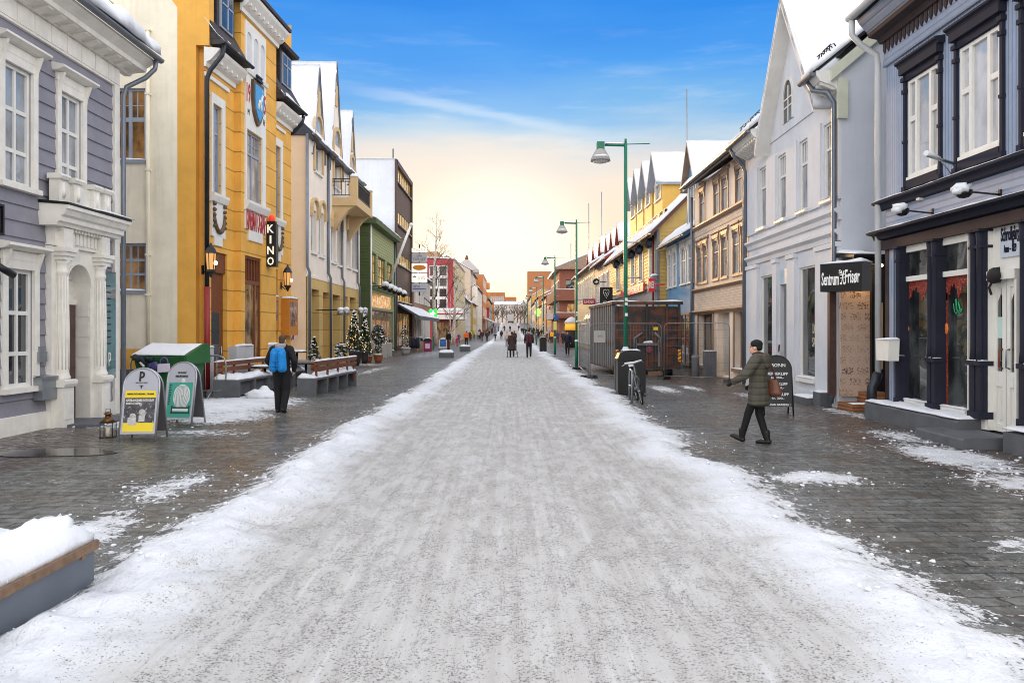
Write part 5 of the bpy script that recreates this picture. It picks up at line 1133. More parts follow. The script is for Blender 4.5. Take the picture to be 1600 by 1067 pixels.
    mb = MB(); mb.ball(f.p(mid+.1, .08, zd+.08), .13, 0, 10, (.8, 1.4, 1), .5); mb.tube([f.p(mid+.16, .06, zd), f.p(mid+.26, .06, zd-.12), f.p(mid+.2, .06, zd-.24)], .02); tag(mb.build('door_garland', mat('dark_garland', S(38, 34, 36), .8, .4), None, f.p(mid, .08, zd)), 'dark withered garland hanging over the cream double door', 'garland')
    a, b, zz0, zz1 = f.u(1593), f.u(1561), f.z(1561, 404, -.04), f.z(1590, 356, -.04); s_ = thing('shop_sign', 'pale grey board with dark old style lettering above the cream double door', 'sign', f.p(b, -.04, zz0)); mb = MB(); mb.box(f, a, b, -.05, -.02, zz0, zz1); mb.build('board', mat('pale_blue_board', S(196, 204, 216), .6, .05), s_)
    lettering('Schrollgård', f, (a+b)/2, -.02, (zz0+zz1)/2+.12, (b-a)*.9, .3, NAVY, s_, flip=True, bold=.015); lettering('Anno ~ 1839', f, (a+b)/2, -.02, zz0+.14, (b-a)*.6, .13, NAVY, s_, flip=True)
    mb = MB(); mb.run(f, [(.1, 0), (.95, 0), (.95, .14), (.93, .17), (.1, .19)], f.u(1592)-.1, f.u(1520)+.1); mb.build('doorstep', CONCD, root)
    # lamps and box on the front
    for i, (xb, yb, xh, yh) in enumerate(((1563, 304, 1498, 309), (1457, 333, 1400, 334))):
        u, z = f.uz(xb, yb, .02); h, zh = f.uz(xh, yh, .55); r = thing('gooseneck_lamp', ('snow laden arm lamp on the blue boards nearest the cream door', 'snow laden arm lamp on the blue boards nearest the corner downpipe')[i], 'wall lamp', f.p(u, .02, z))
        hw = .62; P0 = f.p(u, .02, z); P1 = f.p(*( (f.uz(xh+16, yh, hw)[0]), hw, z+.02))
        mb = MB(); mb.tube([P0, P0+f.W*.06, P1], .016, 0, 6); mb.box(f, u-.03, u+.03, .01, .04, z-.16, z+.08); mb.build('arm', BLACK, r)
        d = (P1-P0).normalized(); mb = MB(); mb.ball(P1+d*.1+Vector((0, 0, -.02)), .11, 0, 10, (1.2, 1.2, .9)); mb.build('shade', BLACK, r); mb = MB(); mb.ball(P1+d*.14+Vector((0, 0, .035)), .125, 0, 14, (1.1, 1.25, .75), .6); mb.ball(P1+d*.22+Vector((0, 0, -.01)), .085, 0, 10, (1.1, 1.2, .8), .6); mb.build('snow_cap', SNOW, r)
    u, z = f.uz(1489, 256, .03); r = thing('flag_bracket', 'small snow topped pole bracket under the first upper window', 'bracket', f.p(u, .02, z)); P0 = f.p(u, .02, z); P1 = f.p(f.uz(1447, 256, .75)[0], .75, z+.06); mb = MB(); mb.tube([P0, P1], .03, 0, 7); mb.tube([P0-Vector((0, 0, .25)), P0+(P1-P0)*.5], .012, 0, 5); mb.build('arm', STEEL, r); mb = MB(); mb.tube([P0+(P1-P0)*.5+Vector((0, 0, .03)), P1+Vector((0, 0, .035))], [.02, .05]); mb.build('snow_cap', SNOW, r)
    u, z = f.uz(1440, 308, .02); mb = MB(); mb.box(f, u-.06, u+.06, .012, .1, z-.06, z+.06); tag(mb.build('junction_box', CRM, None, f.p(u, .02, z)), 'small cream junction box on the blue boards', 'box')
    a, b, c, e = f.u(1398, .3), f.u(1377, .3), f.z(1385, 563, .3), f.z(1385, 531, .3); r = thing('letter_box', 'tapering white letter box on the corner downpipe', 'letter box', f.p(a, .2, c)); mb = MB(); mb.prism(f, [(a+.03, c), (b-.03, c), (b, e), (a, e)], .2, .42); mb.build('box', CRM, r); mb = MB(); mb.snow(f, a-.02, b+.02, .19, .44, e, e, .045, .06, .06); mb.build('snow_cap', SNOW, r)
blue_shop()

# ---- white gabled house and hairdresser's porch
WHT = mat('blue_white_render', S(206, 209, 214), .75, .07, vs=1.2, streak=.18, bump=.35, bs=22)
GRB = mat('grey_blue_side_render', S(200, 205, 213), .8, .06, vs=.9, streak=.1, bump=.4, bs=16)
def white_house():
    f = facade((8.0, 18.57), (8.12, 26.3), False); L = f.L; g = camwall(8.0, 18.57)
    root = thing('gabled_white_house', 'white rendered house with a tall snowy street gable and deep shop windows', 'house', (8, 22, 0))
    ze = f.z(1303, 150); S1 = (f.u(1276), f.u(1249), f.z(1249, 588), f.z(1276, 413)); D = (f.u(1233), f.u(1219), .15, f.z(1232, 443)); S2 = (f.u(1209), f.u(1189), S1[2], S1[3])
    U = [(f.u(a), f.u(b), f.z(b, y1), f.z(a, y0)) for a, b, y0, y1 in ((1304, 1287, 187, 316), (1263, 1249, 214, 333), (1229, 1215.5, 236, 346), (1198, 1186.5, 257, 357))]
    zU0 = sum(u[2] for u in U)/4; zU1 = sum(u[3] for u in U)/4; U = [(u[0], u[1], zU0, zU1) for u in U]
    mb = MB(); sheet(mb, f, 0, L, 0, ze, [S1, D, S2], 0, .3) if False else (sheet(mb, f, 0, L, 0, zU0-.3, [S1, D, S2], 0, .12), sheet(mb, f, 0, L, zU0-.3, ze, U, 0, .12)); mb.quad(f, [(L, 0, 0), (L, -9, 0), (L, -9, ze), (L, 0, ze)])
    for a, b in ((0, U[0][0]-.02), (U[0][1]+.1, U[1][0]-.1), (U[1][1]+.1, U[2][0]-.1), (U[2][1]+.1, U[3][0]-.1), (U[3][1]+.1, L)):
        if b > a: mb.box(f, a, b, 0, .06, zU0-.1, zU1+.1)
    zc = f.z(1302, 334); zk = f.z(1302, 366)
    for z in (zc, zk): mb.run(f, [(0, z-.22), (.06, z-.2), (.08, z-.08), (.16, z), (.16, z+.06), (0, z+.12)], 0, L)
    for a, b in ((0, S1[0]-.12), (S1[1]+.12, D[0]-.05), (D[1]+.05, S2[0]-.12), (S2[1]+.12, L)):
        if b-a > .1: mb.box(f, a+.02, b-.02, 0, .10, .0, S1[3]+.3); mb.box(f, a, b, 0, .14, S1[3]+.3, S1[3]+.42)
    mb.box(f, 0, L, -.05, .06, 0, .25)
    mb.build('wall', WHT, root)
    mb = MB(); zt = g.z(1297, 112); X1 = g.u(1366); k = .86; zl = zt+X1*k+2
    mb.prism(g, [(.0, 0), (9, 0), (9, zt+4.5*k-.0), (4.5, zt+4.5*k), (0, zt)], -.3, 0); mb.build('side_wall', GRB, root)
    mb = MB(); mb.prism(g, [(-.28, zt-.24), (4.5, zt+4.5*k), (4.5, zt+4.5*k+.3), (-.28, zt+.06)], 0, .14); mb.box(g, -.12, .12, 0, .10, zt-1.15, zt-.2); mb.build('verge_board', mat('greenish_white_verge', S(196, 200, 180), .6, .08), root)
    for r in U: window(f, root, r, WHITE, GLM, 1, (.32,), .06, .06, .09, 0, sill=.08, ledge=.12, snow=.025, subrows=(4, 1, .32))
    for r in (S1, S2): window(f, root, r, CRM, GLS, 1, (), .05, .06, .09, 0, sill=.12, ledge=.1, snow=.04)
    mb = MB(); mb.box(f, D[0], D[1], -.5, -.45, .1, D[3]); mb.box(f, D[0]-.02, D[0]+.02, -.45, -.125, .1, D[3]); mb.build('door', mat('dark_brown_wood', S(64, 40, 30), .5, .2), root)
    mb = MB(); mb.box(f, D[0], D[1], -.12, -.05, D[3]+.003, D[3]+.45); mb.box(f, D[0]+.02, D[1]-.02, -.02, .02, D[3], D[3]+.45); r_ = mb.build('transom_panel', mat('pale_blue_transom', S(176, 196, 208), .4, .1), root)
    mb = MB(); mb.tube([f.p(D[1]-.02, .05, 1.25), f.p(D[0]-.05, .3, 1.45)], .025); mb.build('handrail', WOODR, root)
    lettering('LOV\nSALE', f, S1[0]+.28, -.085, S1[2]+1.15, .45, .62, mat('sale_print', S(200, 190, 160), .5, .1), root, flip=True, name='window_lettering')
    # eaves left and right of the big gable
    uc = f.u(1219, .45); hw = (f.u(1181)-f.u(1248))/2+.15; za = f.z(1219, 10, .45)
    gable(f, root, uc, hw+.1, ze-.02, za, 6.5, WHT, .03, .42, .30, WHITE, .28, du=.3)
    aw = (f.u(1241), f.u(1227)); c = (aw[0]+aw[1])/2; ra = (aw[1]-aw[0])/2; z0 = f.z(1238, 186); z1 = f.z(1238, 150)
    mb = MB(); mb.prism(f, [(c-ra, z0), (c+ra, z0)]+[(c+ra*math.cos(math.pi*k/10), z1+ra*1.4*math.sin(math.pi*k/10)) for k in range(11)], .03, .04); aw_ = mb.build('arched_window', GLD, root)
    mb = MB(); 
    for k in range(10):
        a, b = math.pi*k/10, math.pi*(k+1)/10; q = lambda t_, s_: (c+ra*s_*math.cos(t_), z1+ra*s_*1.4*math.sin(t_)); mb.prism(f, [q(a, 1), q(b, 1), q(b, 1.13), q(a, 1.13)], .03, .08)
    for x in (c-ra-.06, c+ra): mb.box(f, x, x+.06, .03, .08, z0, z1)
    mb.box(f, c-.02, c+.02, .04, .06, z0, z1+ra); mb.box(f, c-ra, c+ra, .04, .058, z1-.02, z1+.02); mb.box(f, c-ra, c+ra, .04, .058, z0+.4, z0+.44); mb.build('arch_frame', WHITE, aw_)
    ov = .62; zo = ze+.42
    for p, q in ((-.02, uc-hw-.12), (uc+hw+.12, L)):
        mb = MB(); mb.run(f, [(0, ze), (.1, ze), (.2, ze+.1), (ov-.1, ze+.22), (ov, ze+.36), (ov, ze+.46), (0, ze+.5)], p, q); kk = p+.05
        while kk < q-.1: mb.run(f, [(.08, ze+.02), (.2, ze+.02), (ov-.14, ze+.14), (ov-.12, ze+.23), (.08, ze+.16)], kk, kk+.1); kk += .24
        mb.build('eave', WHITE, root); gutter(f, root, p, q, ov+.08, zo, .085)
        mb = MB()
        for i in range(5):
            u = p+.1+(q-p-.2)*i/4; mb.tube([f.p(u, .3, ze+.7), f.p(u, .25, ze+1.12), f.p(u, .15, ze+1.15), f.p(u, .0, ze+.95)], .018, 0, 5)
        for hz in (.95, 1.1): mb.tube([f.p(p, .27, ze+hz), f.p(q, .27, ze+hz)], .014, 0, 5)
        mb.build('snow_guard', BLACK, root)
    mb = MB(); zr = ze+.5+4.7*.86; sl_ = (zr-ze-.5)/(ov+4.4)
    for p, q, w_ in ((0, uc-hw-.12, ov), (uc-hw-.12, uc+hw+.12, -.45), (uc+hw+.12, L, ov)): e_ = ze+.5+sl_*(ov-w_); mb.run(f, [(w_, e_-.07), (w_, e_), (-4.4, zr), (-9.3, ze+.5), (-9.3, ze+.43), (-4.4, zr-.07)], p, q)
    mb.build('roof', DARKMET, root)
    for p, q, w_ in ((-.05, uc-hw-.05, ov+.04), (uc-hw-.15, uc+hw+.15, -.5), (uc+hw+.05, L, ov+.04)): mb = MB(); mb.snow(f, p, q, w_, -4.4, ze+.5+sl_*(ov-w_), zr, .22, .22, .25, jag=.08, lump=.5, edge=.8); mb.build('roof_snow', SNOW, root)
    mb = MB(); u = .2; mb.tube([f.p(u+.3, ov, zo-.08), f.p(u+.25, ov-.1, zo-.3), f.p(u-.1, .3, zo-.45), f.p(u-.1, .14, zo-.7), f.p(u-.1, .14, .5), f.p(u-.1, .22, .1)], .06, 0, 10); mb.build('downpipe', ZINC, root)
    mb = MB(); u = L-.15; mb.tube([f.p(u, ov, zo-.08), f.p(u, ov-.1, zo-.3), f.p(u+.05, .2, zo-.6), f.p(u+.08, .12, zo-.8), f.p(u+.08, .12, .1)], .065, 0, 10); mb.build('downpipe', ZINC, root)
    # hairdresser's porch in the passage
    Yp = 18.45; q = camwall(0, Yp); P = thing('salon_porch', 'lit hairdresser porch with patterned panel and wooden steps in the passage', 'porch', (8.3, Yp, 0))
    x0, x1 = px(1314, Yp), px(1359, Yp); zt = pz(448, Yp)+.3
    wp = bpy.data.materials.new('patterned_wallpaper'); wp.use_nodes = True; t = NT(wp.node_tree); b = t.n['Principled BSDF']; uv = t.new('ShaderNodeTexCoord').outputs['UV']
    bk = t.new('ShaderNodeTexBrick'); t.l.new(uv, bk.inputs[0]); bk.inputs['Scale'].default_value = 1; bk.inputs['Brick Width'].default_value = .36; bk.inputs['Row Height'].default_value = .26; bk.inputs['Mortar Size'].default_value = .05; bk.inputs['Color1'].default_value = (1, 1, 1, 1); bk.inputs['Color2'].default_value = (0, 0, 0, 1); bk.inputs['Mortar'].default_value = (0, 0, 0, 1)
    n_ = t.noise(uv, 22, 3, .6); inkm = t.math('MULTIPLY', bk.outputs[0], t.step(n_, .48, .56)); n2_ = t.noise(uv, 38, 2, .5); ink2 = t.math('MULTIPLY', t.step(n2_, .60, .66), .6)
    t.put(b.inputs['Base Color'], t.mix(t.math('MAXIMUM', inkm, ink2), S(206, 180, 160), S(96, 72, 70))); b.inputs['Roughness'].default_value = .6
    mb = MB(); mb.box(q, x0, x1, -.1, 0, .3, zt); mb.build('patterned_panel', wp, P)
    mb = MB(); mb.box(q, x1, px(1392, Yp), -.12, -.04, .3, zt+.2); mb.box(q, x1, x1+.05, -.04, .1, .3, zt); mb.build('dark_door', BLACK, P)
    mb = MB(); mb.box(q, px(1371.5, Yp), px(1379, Yp), -.03, .02, .95, pz(473, Yp)); mb.build('door_panel', mat('pale_door_panel', S(190, 160, 120), .5, .1), P)
    mb = MB(); mb.box(q, px(1310, Yp), px(1372, Yp), -.05, .75, 0, .17); mb.box(q, px(1341, Yp), px(1372, Yp), -.05, .42, .17, .42); st = mb.build('wooden_steps', mat('deck_boards', S(150, 100, 64), .6, .2, vs=6, groove=('v', .085, .01, .5)), P); mb = MB(); mb.snow(q, px(1312, Yp), px(1370, Yp), .45, .74, .17, .17, .03, .1, .08); mb.build('step_snow', SNOW, st)
    mb = MB(); xs_ = px(1296, Yp); mb.box(q, px(1290, 18.3), px(1300, 18.3), .25, .38, .35, zt); mb.build('wooden_post', mat('dark_brown_post', S(74, 54, 46), .6, .25, vs=6), P)
    mb = MB(); mb.box(q, x0, px(1392, Yp), -.1, .7, zt+.2, zt+.34); mb.build('porch_ceiling', BLACK, P)
    for i in range(2):
        mb = MB(); xx = px(1368, Yp)-.12*i; mb.lathe(q, (xx, .25+.2*i), [(.055, zt+.165), (.055, zt+.199)], 0, 10); mb.build('downlight', glow('downlight_disc', (1, .78, .4), 14), P)
    ld = bpy.data.lights.new('porch_lamp', 'POINT'); ld.energy = 16; ld.color = (1, .62, .28); ld.shadow_soft_size = .05; lo = bpy.data.objects.new('porch_lamp', ld); COL.objects.link(lo); lo.location = q.p((x0+x1)/2+.1, .35, zt+.05)
    A, B = Vector((px(1281.5, 17.75), 17.75)), Vector((px(1347, 17.0), 17.0)); s_ = thing('salon_sign', 'black slanting sign box with white hand lettering, snow on its top', 'sign', (A.x, A.y, 2.8)); fr = Fr((A.x, A.y, 0), (*(B-A), 0), (B.y-A.y, -(B.x-A.x), 0)); w_ = (B-A).length; zb, zt2 = pz(455, 17.4), pz(411, 17.4)
    mb = MB(); sl = .02; mb.prism(fr, [(0, zb), (w_, zb+.0), (w_, zt2), (0, zt2)], -.45, 0); mb.build('cabinet', BLACK, s_)
    WL = mat('white_sign_letters', S(232, 232, 228), .5, .03, emis=(1, 1, 1), es=.08)
    lettering('Sentrum', fr, w_*.25, 0, (zb+zt2)/2-.03, w_*.42, .30, WL, s_, bold=.015); lettering('s', fr, w_*.485, 0, (zb+zt2)/2+.12, .05, .09, WL, s_); lettering('Frisør', fr, w_*.78, 0, (zb+zt2)/2+.0, w_*.34, .32, WL, s_, bold=.015)
    mb = MB(); cx, cz = w_*.555, (zb+zt2)/2
    for a_, b_ in (((-.03, .14), (.02, -.14)), ((.03, .14), (-.03, -.14)), ((-.07, .04), (.07, .06)), ((-.06, -.03), (.06, -.01))): mb.tube([fr.p(cx+a_[0], .008, cz+a_[1]), fr.p(cx+b_[0], .008, cz+b_[1])], .011, 0, 5)
    mb.ball(fr.p(cx-.04, .008, cz-.15), .03, 0, 6); mb.ball(fr.p(cx+.04, .008, cz-.15), .03, 0, 6); mb.build('scissors_emblem', WL, s_)
    mb = MB(); mb.snow(fr, -.01, w_+.02, -.46, .01, zt2, zt2, .08, .1, .1, lump=.7); mb.build('snow_cap', SNOW, s_)
    mb = MB(); mb.run(q, [(-.3, zt+.42), (.8, zt+.34), (.8, zt+.40), (-.3, zt+.52)], px(1330, 17.8), px(1390, 17.8)); ca = mb.build('porch_roof', BLACK, P); mb = MB(); mb.snow(q, px(1330, 17.8), px(1372, 17.8), -.2, .8, zt+.53, zt+.41, .06, .12, .12); mb.build('roof_snow', SNOW, ca)
    mb = MB(); a_, b_ = f.u(1295), f.u(1255); mb.run(f, [(.05, 0), (.55, 0), (.55, .16), (.05, .16)], a_+.05, a_+1.0); mb.snow(f, a_+.05, a_+1.0, .08, .54, .16, .16, .05, .1, .1, 1); mb.run(f, [(.05, 0), (.4, 0), (.4, .34), (.05, .34)], a_-.45, a_); mb.snow(f, a_-.45, a_, .06, .4, .34, .34, .04, .1, .1, 1); tag(mb.build('stone_step', [CONCD, SNOW], None, f.p(a_, .3, 0)), 'low snow topped stone step at the white house corner', 'step')
white_house()

# ---- weathered timber house
TIMB = mat('pale_weathered_render', S(228, 210, 192), .7, .1, vs=1.2, streak=.25)
SHIN = mat('pale_scaled_shingles', S(206, 186, 166), .7, .1, brick=(.22, .10, S(150, 134, 122), S(218, 200, 182)))
BRC = mat('brown_window_casing', S(146, 122, 104), .5, .2)
def timber():
    f = facade((8.4, 27.1), (8.4, 35.1), False); L = f.L
    root = thing('timber_house', 'pale weathered house with brown window casings and scaled shingle bands', 'house', (8.4, 31, 0))
    zt = f.z(1168, 232); zu0, zu1 = f.z(1160, 314), f.z(1160, 258); zl0, zl1 = f.z(1168, 424), f.z(1168, 354)
    up = [(f.u(b), f.u(a), zu0, zu1) for a, b in ((1094.5, 1101.5), (1116, 1124.5), (1128.5, 1138), (1150, 1160.5))]
    lo = [(f.u(b), f.u(a), zl0, zl1) for a, b in ((1090, 1097), (1099, 1106), (1114.5, 1123.5), (1128, 1137.5), (1146, 1156), (1159, 1169))]
    zg = f.z(1168, 480); ze1 = f.z(1169, 312)-.05; ze2 = f.z(1169, 428)-.06
    gr = [(f.u(1115), f.u(1092), .35, zg-.12), (f.u(1140), f.u(1121), .1, zg-.12), (f.u(1166), f.u(1148), .45, zg-.12)]
    mb = MB(); sheet(mb, f, 0, L, ze1, zt, up, 0, .12); sheet(mb, f, 0, L, zl0-.3, zl1+.5, lo, 0, .12); shell(mb, f, 0, L, 0, zt, 8)
    sheet(mb, f, 0, L, zl1+.5, ze1, [], .02, m=1); sheet(mb, f, 0, L, zg, zl0-.3, [], .02, m=1); sheet(mb, f, 0, L, 0, zg, gr, 0, .3)
    for u in (0, L): mb.quad(f, [(u, 0, zt), (u, -8, zt), (u, -4, zt+2.6)])
    mb.build('wall', [TIMB, SHIN], root)
    for r in up+lo: window(f, root, r, BRC, GLM, 1, (.3,), .045, .035, .02, .065, BRC, .04, hood=.09, sill=.08, ledge=.07)
    for i, r in enumerate(gr):
        if i == 1:
            mb = MB(); mb.box(f, r[0], r[1], -.3, -.24, r[2], r[3]); k = r[0]+.1
            while k < r[1]-.1: mb.box(f, k, k+.012, -.24, -.232, r[2], r[3]); k += .14
            mb.build('door', mat('pale_door', S(190, 180, 170), .6, .08), root)
        else: window(f, root, r, BRC, GLS, 2 if i == 0 else 1, (), .08, .08, .26, .1, BRC, .05, 0, .12, snow=.04)
    mb = MB()
    for z in (ze1, zl0-.3, zg): mb.run(f, [(0, z-.1), (.1, z-.08), (.17, z), (.17, z+.05), (0, z+.08)], 0, L)
    mb.build('ledges', BRC, root)
    ov = .5; mb = MB(); mb.run(f, [(ov, zt-.1), (ov, zt+.1), (-4, zt+2.85), (-8.5, zt), (-8.5, zt-.1), (-4, zt+2.65)], -.1, L+.2); mb.build('roof', mat('roof_edge_grey', S(120, 112, 108), .5, .1), root); mb = MB(); mb.snow(f, -.1, L+.2, ov+.02, -4, zt+.1, zt+2.85, .24, .3, .3); mb.build('roof_snow', SNOW, root); gutter(f, root, -.1, L+.2, ov+.08, zt+.05, .085, ZINC)
    pipe(f, root, L-.05, 0, zt-.4, .14, .06, ZINC); pipe(f, root, .1, 0, zt-.4, .14, .06, ZINC)
    u = .9; c = f.p(u, -1.2, 0); zc = pz(203, c.y); mb = MB(); mb.box(f, u-.3, u+.35, -1.5, -.9, zc-1.2, zc+.25); mb.build('roof_vent', ZINC, root)
timber()

# ---- blue house with one gabled dormer
SKY = mat('mid_blue_boards', S(104, 150, 186), .6, .08, groove=('u', .12, .01, .3))
def blue2():
    f = facade((8.4, 35.5), (8.4, 41.3), False); L = f.L; zt = f.z(1080, 362); ws = [(f.u(b), f.u(a), f.z(1080, 441), f.z(1080, 381)) for a, b in ((1043.5, 1049), (1051.5, 1057.5), (1064, 1071.5), (1075, 1083))]
    zs = f.z(1080, 478); gr = [(.2, 2.2, .2, zs-.3), (2.6, 5.4, .4, zs-.3)]
    root = house('blue_house', 'mid blue boarded house with one gabled dormer beside the yellow house', 'house', f, zt, SKY, ws, 8, WHITE, GLM, casing=.08, rows=(.35,), rise=2.7, roofm=mat('blue_edge', S(50, 90, 120), .5, .1), du=.3, hood=.1)
    for r in gr: window(f, root, (r[0], r[1], r[2], r[3]), WOOD, GLS, 2, (), .1, .1, -.06, 0, sill=0)
    mb = MB(); u0, u1 = .3, 2.6; zb = zt+.2; z1 = f.z(1066, 296, -.3); wi = (u0+.5, u1-.4, zb+.4, z1-.15); sheet(mb, f, u0, u1, zb-.6, z1, [wi], -.35, .1)
    for u in (u0, u1): mb.quad(f, [(u, -.35, zb-.6), (u, -4, zb-.6), (u, -4, z1), (u, -.35, z1)])
    d = mb.build('dormer', SKY, root); window(f, d, wi, WHITE, GLM, 2, (.4,), .05, .05, .08, .08, w=-.35)
    gable(f, root, (u0+u1)/2, (u1-u0)/2, z1, z1+1.75, 4, SKY, -.35, .3, .22, BRC, .14)
blue2()

# ---- yellow house with four dormers
YCL = mat('yellow_boards', S(206, 174, 102), .6, .07, streak=.06)
def yellow_row():
    f = facade((8.0, 41.6), (8.0, 61.9), False); L = f.L; g = camwall(8.0, 41.6); zt = f.z(1021, 362); root = thing('yellow_house', 'yellow clapboard house with four snowy dormers and dark window drapery', 'house', (8, 50, 0))
    ws = [(f.u(b), f.u(a), f.z(b, 432), f.z(b, 377)) for a, b in ((1015.5, 1021),)]; z0, z1 = ws[0][2:]; ws = [(f.u(b), f.u(a), z0, z1) for a, b in ((1015.5, 1021.5), (999, 1004.5), (987, 992), (975, 979.5), (963.5, 968))]
    mb = MB(); zs = f.z(1021, 447); sheet(mb, f, 0, L, zs, zt, ws, 0, .12, .2, .025); sheet(mb, f, 0, L, 0, zs, [], 0, m=1); sheet(mb, g, 0, 8, 0, zt, [], 0, .1, .2, .025); shell(mb, f, 0, L, 0, zt, 8, near=False); mb.build('wall', [YCL, CONC], root)
    mb = MB(); k = 0
    while k*.2 < 3.9: h = k*.2; mb.prism(g, [(h, zt+h), (8-h, zt+h), (8-h-.2, zt+h+.2), (h+.2, zt+h+.2)], -.1, .02*(1-(k % 2)*.4)); k += 1
    mb.build('gable_boards', YCL, root)
    for r in ws:
        w_ = window(f, root, r, WHITE, GLM, 2, (.35,), .06, .05, .08, .12, WHITE, .05, .12, .08, snow=.05); mb = MB()
        for k in range(9): mb.ball(f.p(r[0]-.1+(r[1]-r[0]+.2)*k/8, .12, r[3]+.1-.18*abs(k-4)/4-.1*(k % 2)), .16, 0, 6, (1, 1, 1.1), .4)
        mb.build('drapery', mat('dark_blue_bunting', S(62, 72, 92), .8, .3), w_)
    mb = MB(); mb.box(f, -.05, .55, -.05, .1, 0, zt-.1); mb.run(f, [(.1, z0-.35), (.35, z0-.2), (.35, z0-.1), (.1, z0-.05)], -.15, .65); mb.run(f, [(.1, zs-.35), (.35, zs-.2), (.35, zs-.1), (.1, zs-.05)], -.15, .65); mb.snow(f, -.15, .65, .05, .35, z0-.06, z0-.08, .14, .15, .1, 1); mb.snow(f, -.15, .65, .05, .35, zs-.06, zs-.08, .14, .15, .1, 1); mb.box(f, .55, L, 0, .1, zs-.1, zs+.12); mb.build('corner_pilaster', [CONC, SNOW], root)
    BRE = mat('red_brown_edge', S(92, 58, 52), .5, .1)
    mb = MB(); ov = .5; k = 1.0; zo = zt-ov*k; mb.run(f, [(ov, zo), (ov, zo+.22), (-4, zt+4.2), (-8.5, zo+.2), (-8.5, zo), (-4, zt+3.95)], -.35, L); mb.build('roof', BRE, root); mb = MB(); mb.snow(f, -.35, L, ov+.02, -4, zo+.23, zt+4.2, .26, .35, .3, jag=.08, lump=.6); mb.build('roof_snow', SNOW, root); gutter(f, root, -.3, L, ov+.08, zo+.12, .08, DARKMET); pipe(f, root, .75, 0, zt-.3, .15, .06, mat('red_pipe', S(110, 50, 40), .5, .1))
    mb = MB(); uu = .4; mb.box(f, .3, L-.1, -.52, -.48, zt+.95, zt+1.0)
    while uu < L-.2: mb.box(f, uu, uu+.08, -.57, -.43, zt+.80, zt+1.12); uu += .35
    mb.build('snow_guard', BLACK, root)
    for i, (xa, ya) in enumerate(((1017, 244), (1002, 257), (990, 270), (979.5, 283))):
        w0 = -1.15; uc = f.u(xa, w0+.45); za = f.z(xa, ya, w0+.45); h = 1.35; zb = za-1.75; mb = MB(); wi = (uc-.75, uc+.75, zb-1.0, zb-.05)
        sheet(mb, f, uc-h, uc+h, zt+.9, zb, [wi], w0, .1)
        for u in (uc-h, uc+h): mb.quad(f, [(u, w0, zt+.9), (u, -4.5, zt+.9), (u, -4.5, zb), (u, w0, zb)])
        d = mb.build('dormer', mat('bright_yellow_paint', S(212, 168, 78), .6, .05), root); window(f, d, wi, WHITE, GLM, 3, (), .06, .05, .08, .2, WHITE, w=w0)
        gable(f, root, uc, h, zb, za, 4.2, WHITE, w0, .45, .24, GREYF, .16, du=.5)
    # signs on the yellow house
    w_ = .12; a, b, z0_, z1_ = f.u(1007, w_), f.u(972, w_), f.z(1006, 455, w_), f.z(1006, 441, w_); s_ = thing('red_shop_sign', 'long red sign board with white capitals on the yellow house', 'sign', f.p(a, .12, z0_)); RS = mat('red_sign_face', S(190, 36, 44), .4, .06, emis=(.8, .05, .06), es=.12); mb = MB(); mb.box(f, a, b, .10, .2, z0_, z1_); mb.build('board', RS, s_); lettering('TICKET', f, (a+b)/2, .2, (z0_+z1_)/2, (b-a)*.82, (z1_-z0_)*.6, WHITE, s_, flip=True, bold=.03)
    P = f.p(f.u(1022, .5), 0, 0).y; q = camwall(0, P); xa, xb = px(1012.5, P), px(1022.5, P); s_ = thing('projecting_red_sign', 'small square red sign sticking out beside the brown downpipe', 'sign', (xa, P, pz(456, P))); mb = MB(); mb.box(q, xa, xb, -.1, .1, pz(456, P), pz(435, P)); mb.box(q, xb, 8.05, -.03, .03, pz(446, P), pz(444, P)); mb.build('board', RS, s_); lettering('REI', q, (xa+xb)/2, .1, pz(445, P), .26, .36, WHITE, s_, bold=.03)
yellow_row()

# ---- houses beyond, right
f7 = facade((8.0, 62), (8.0, 73.5), False); z7 = f7.z(950, 402)
r7 = house('grey_house', 'grey boarded house with red roof edge and two red dormers', 'house', f7, z7, mat('warm_grey_boards', S(150, 140, 140), .6, .08, groove=('v', .2, .015, .4)), winrow(.4, 11, 6, .9, z7-3.4, z7-1.2)+winrow(.6, 11, 3, 2.6, .5, 2.9), 8, WHITE, GLM, rise=2.6, roofm=mat('red_roof_edge', S(160, 50, 44), .5, .1), du=.6)
for uu in (2.2, 6.0, 9.6):
    w0 = -1.2; zb = z7+1.5; mb = MB(); sheet(mb, f7, uu-1.0, uu+1.0, zb-1.3, zb, [(uu-.5, uu+.5, zb-.95, zb-.1)], w0, .1)
    for u in (uu-1, uu+1): mb.quad(f7, [(u, w0, zb-1.3), (u, -4.5, zb-1.3), (u, -4.5, zb), (u, w0, zb)])
    d = mb.build('dormer', mat('grey_dormer', S(140, 134, 134), .6, .05), r7); window(f7, d, (uu-.5, uu+.5, zb-.95, zb-.1), WHITE, GLM, 2, (), .06, .05, .08, .1, w=w0)
    gable(f7, r7, uu, 1.0, zb, zb+1.3, 4, WHITE, w0, .35, .24, mat('dark_red_edge', S(120, 44, 40), .5, .1), .16, du=.7)
f8 = facade((8.0, 73.8), (8.0, 96), False); z8 = f8.z(912, 425)
r8 = house('cream_house', 'cream boarded house with close white windows and green dormers', 'house', f8, z8, mat('cream_boards', S(206, 184, 140), .6, .08, groove=('v', .2, .015, .35)), winrow(.4, 21.5, 10, 1.0, z8-3.2, z8-1.0)+winrow(.6, 21, 5, 3.0, .5, 2.9), 8, WHITE, GLM, rise=2.6, roofm=BRC, du=.9, gmf=lambda i: GLM if i < 10 else GLSW)
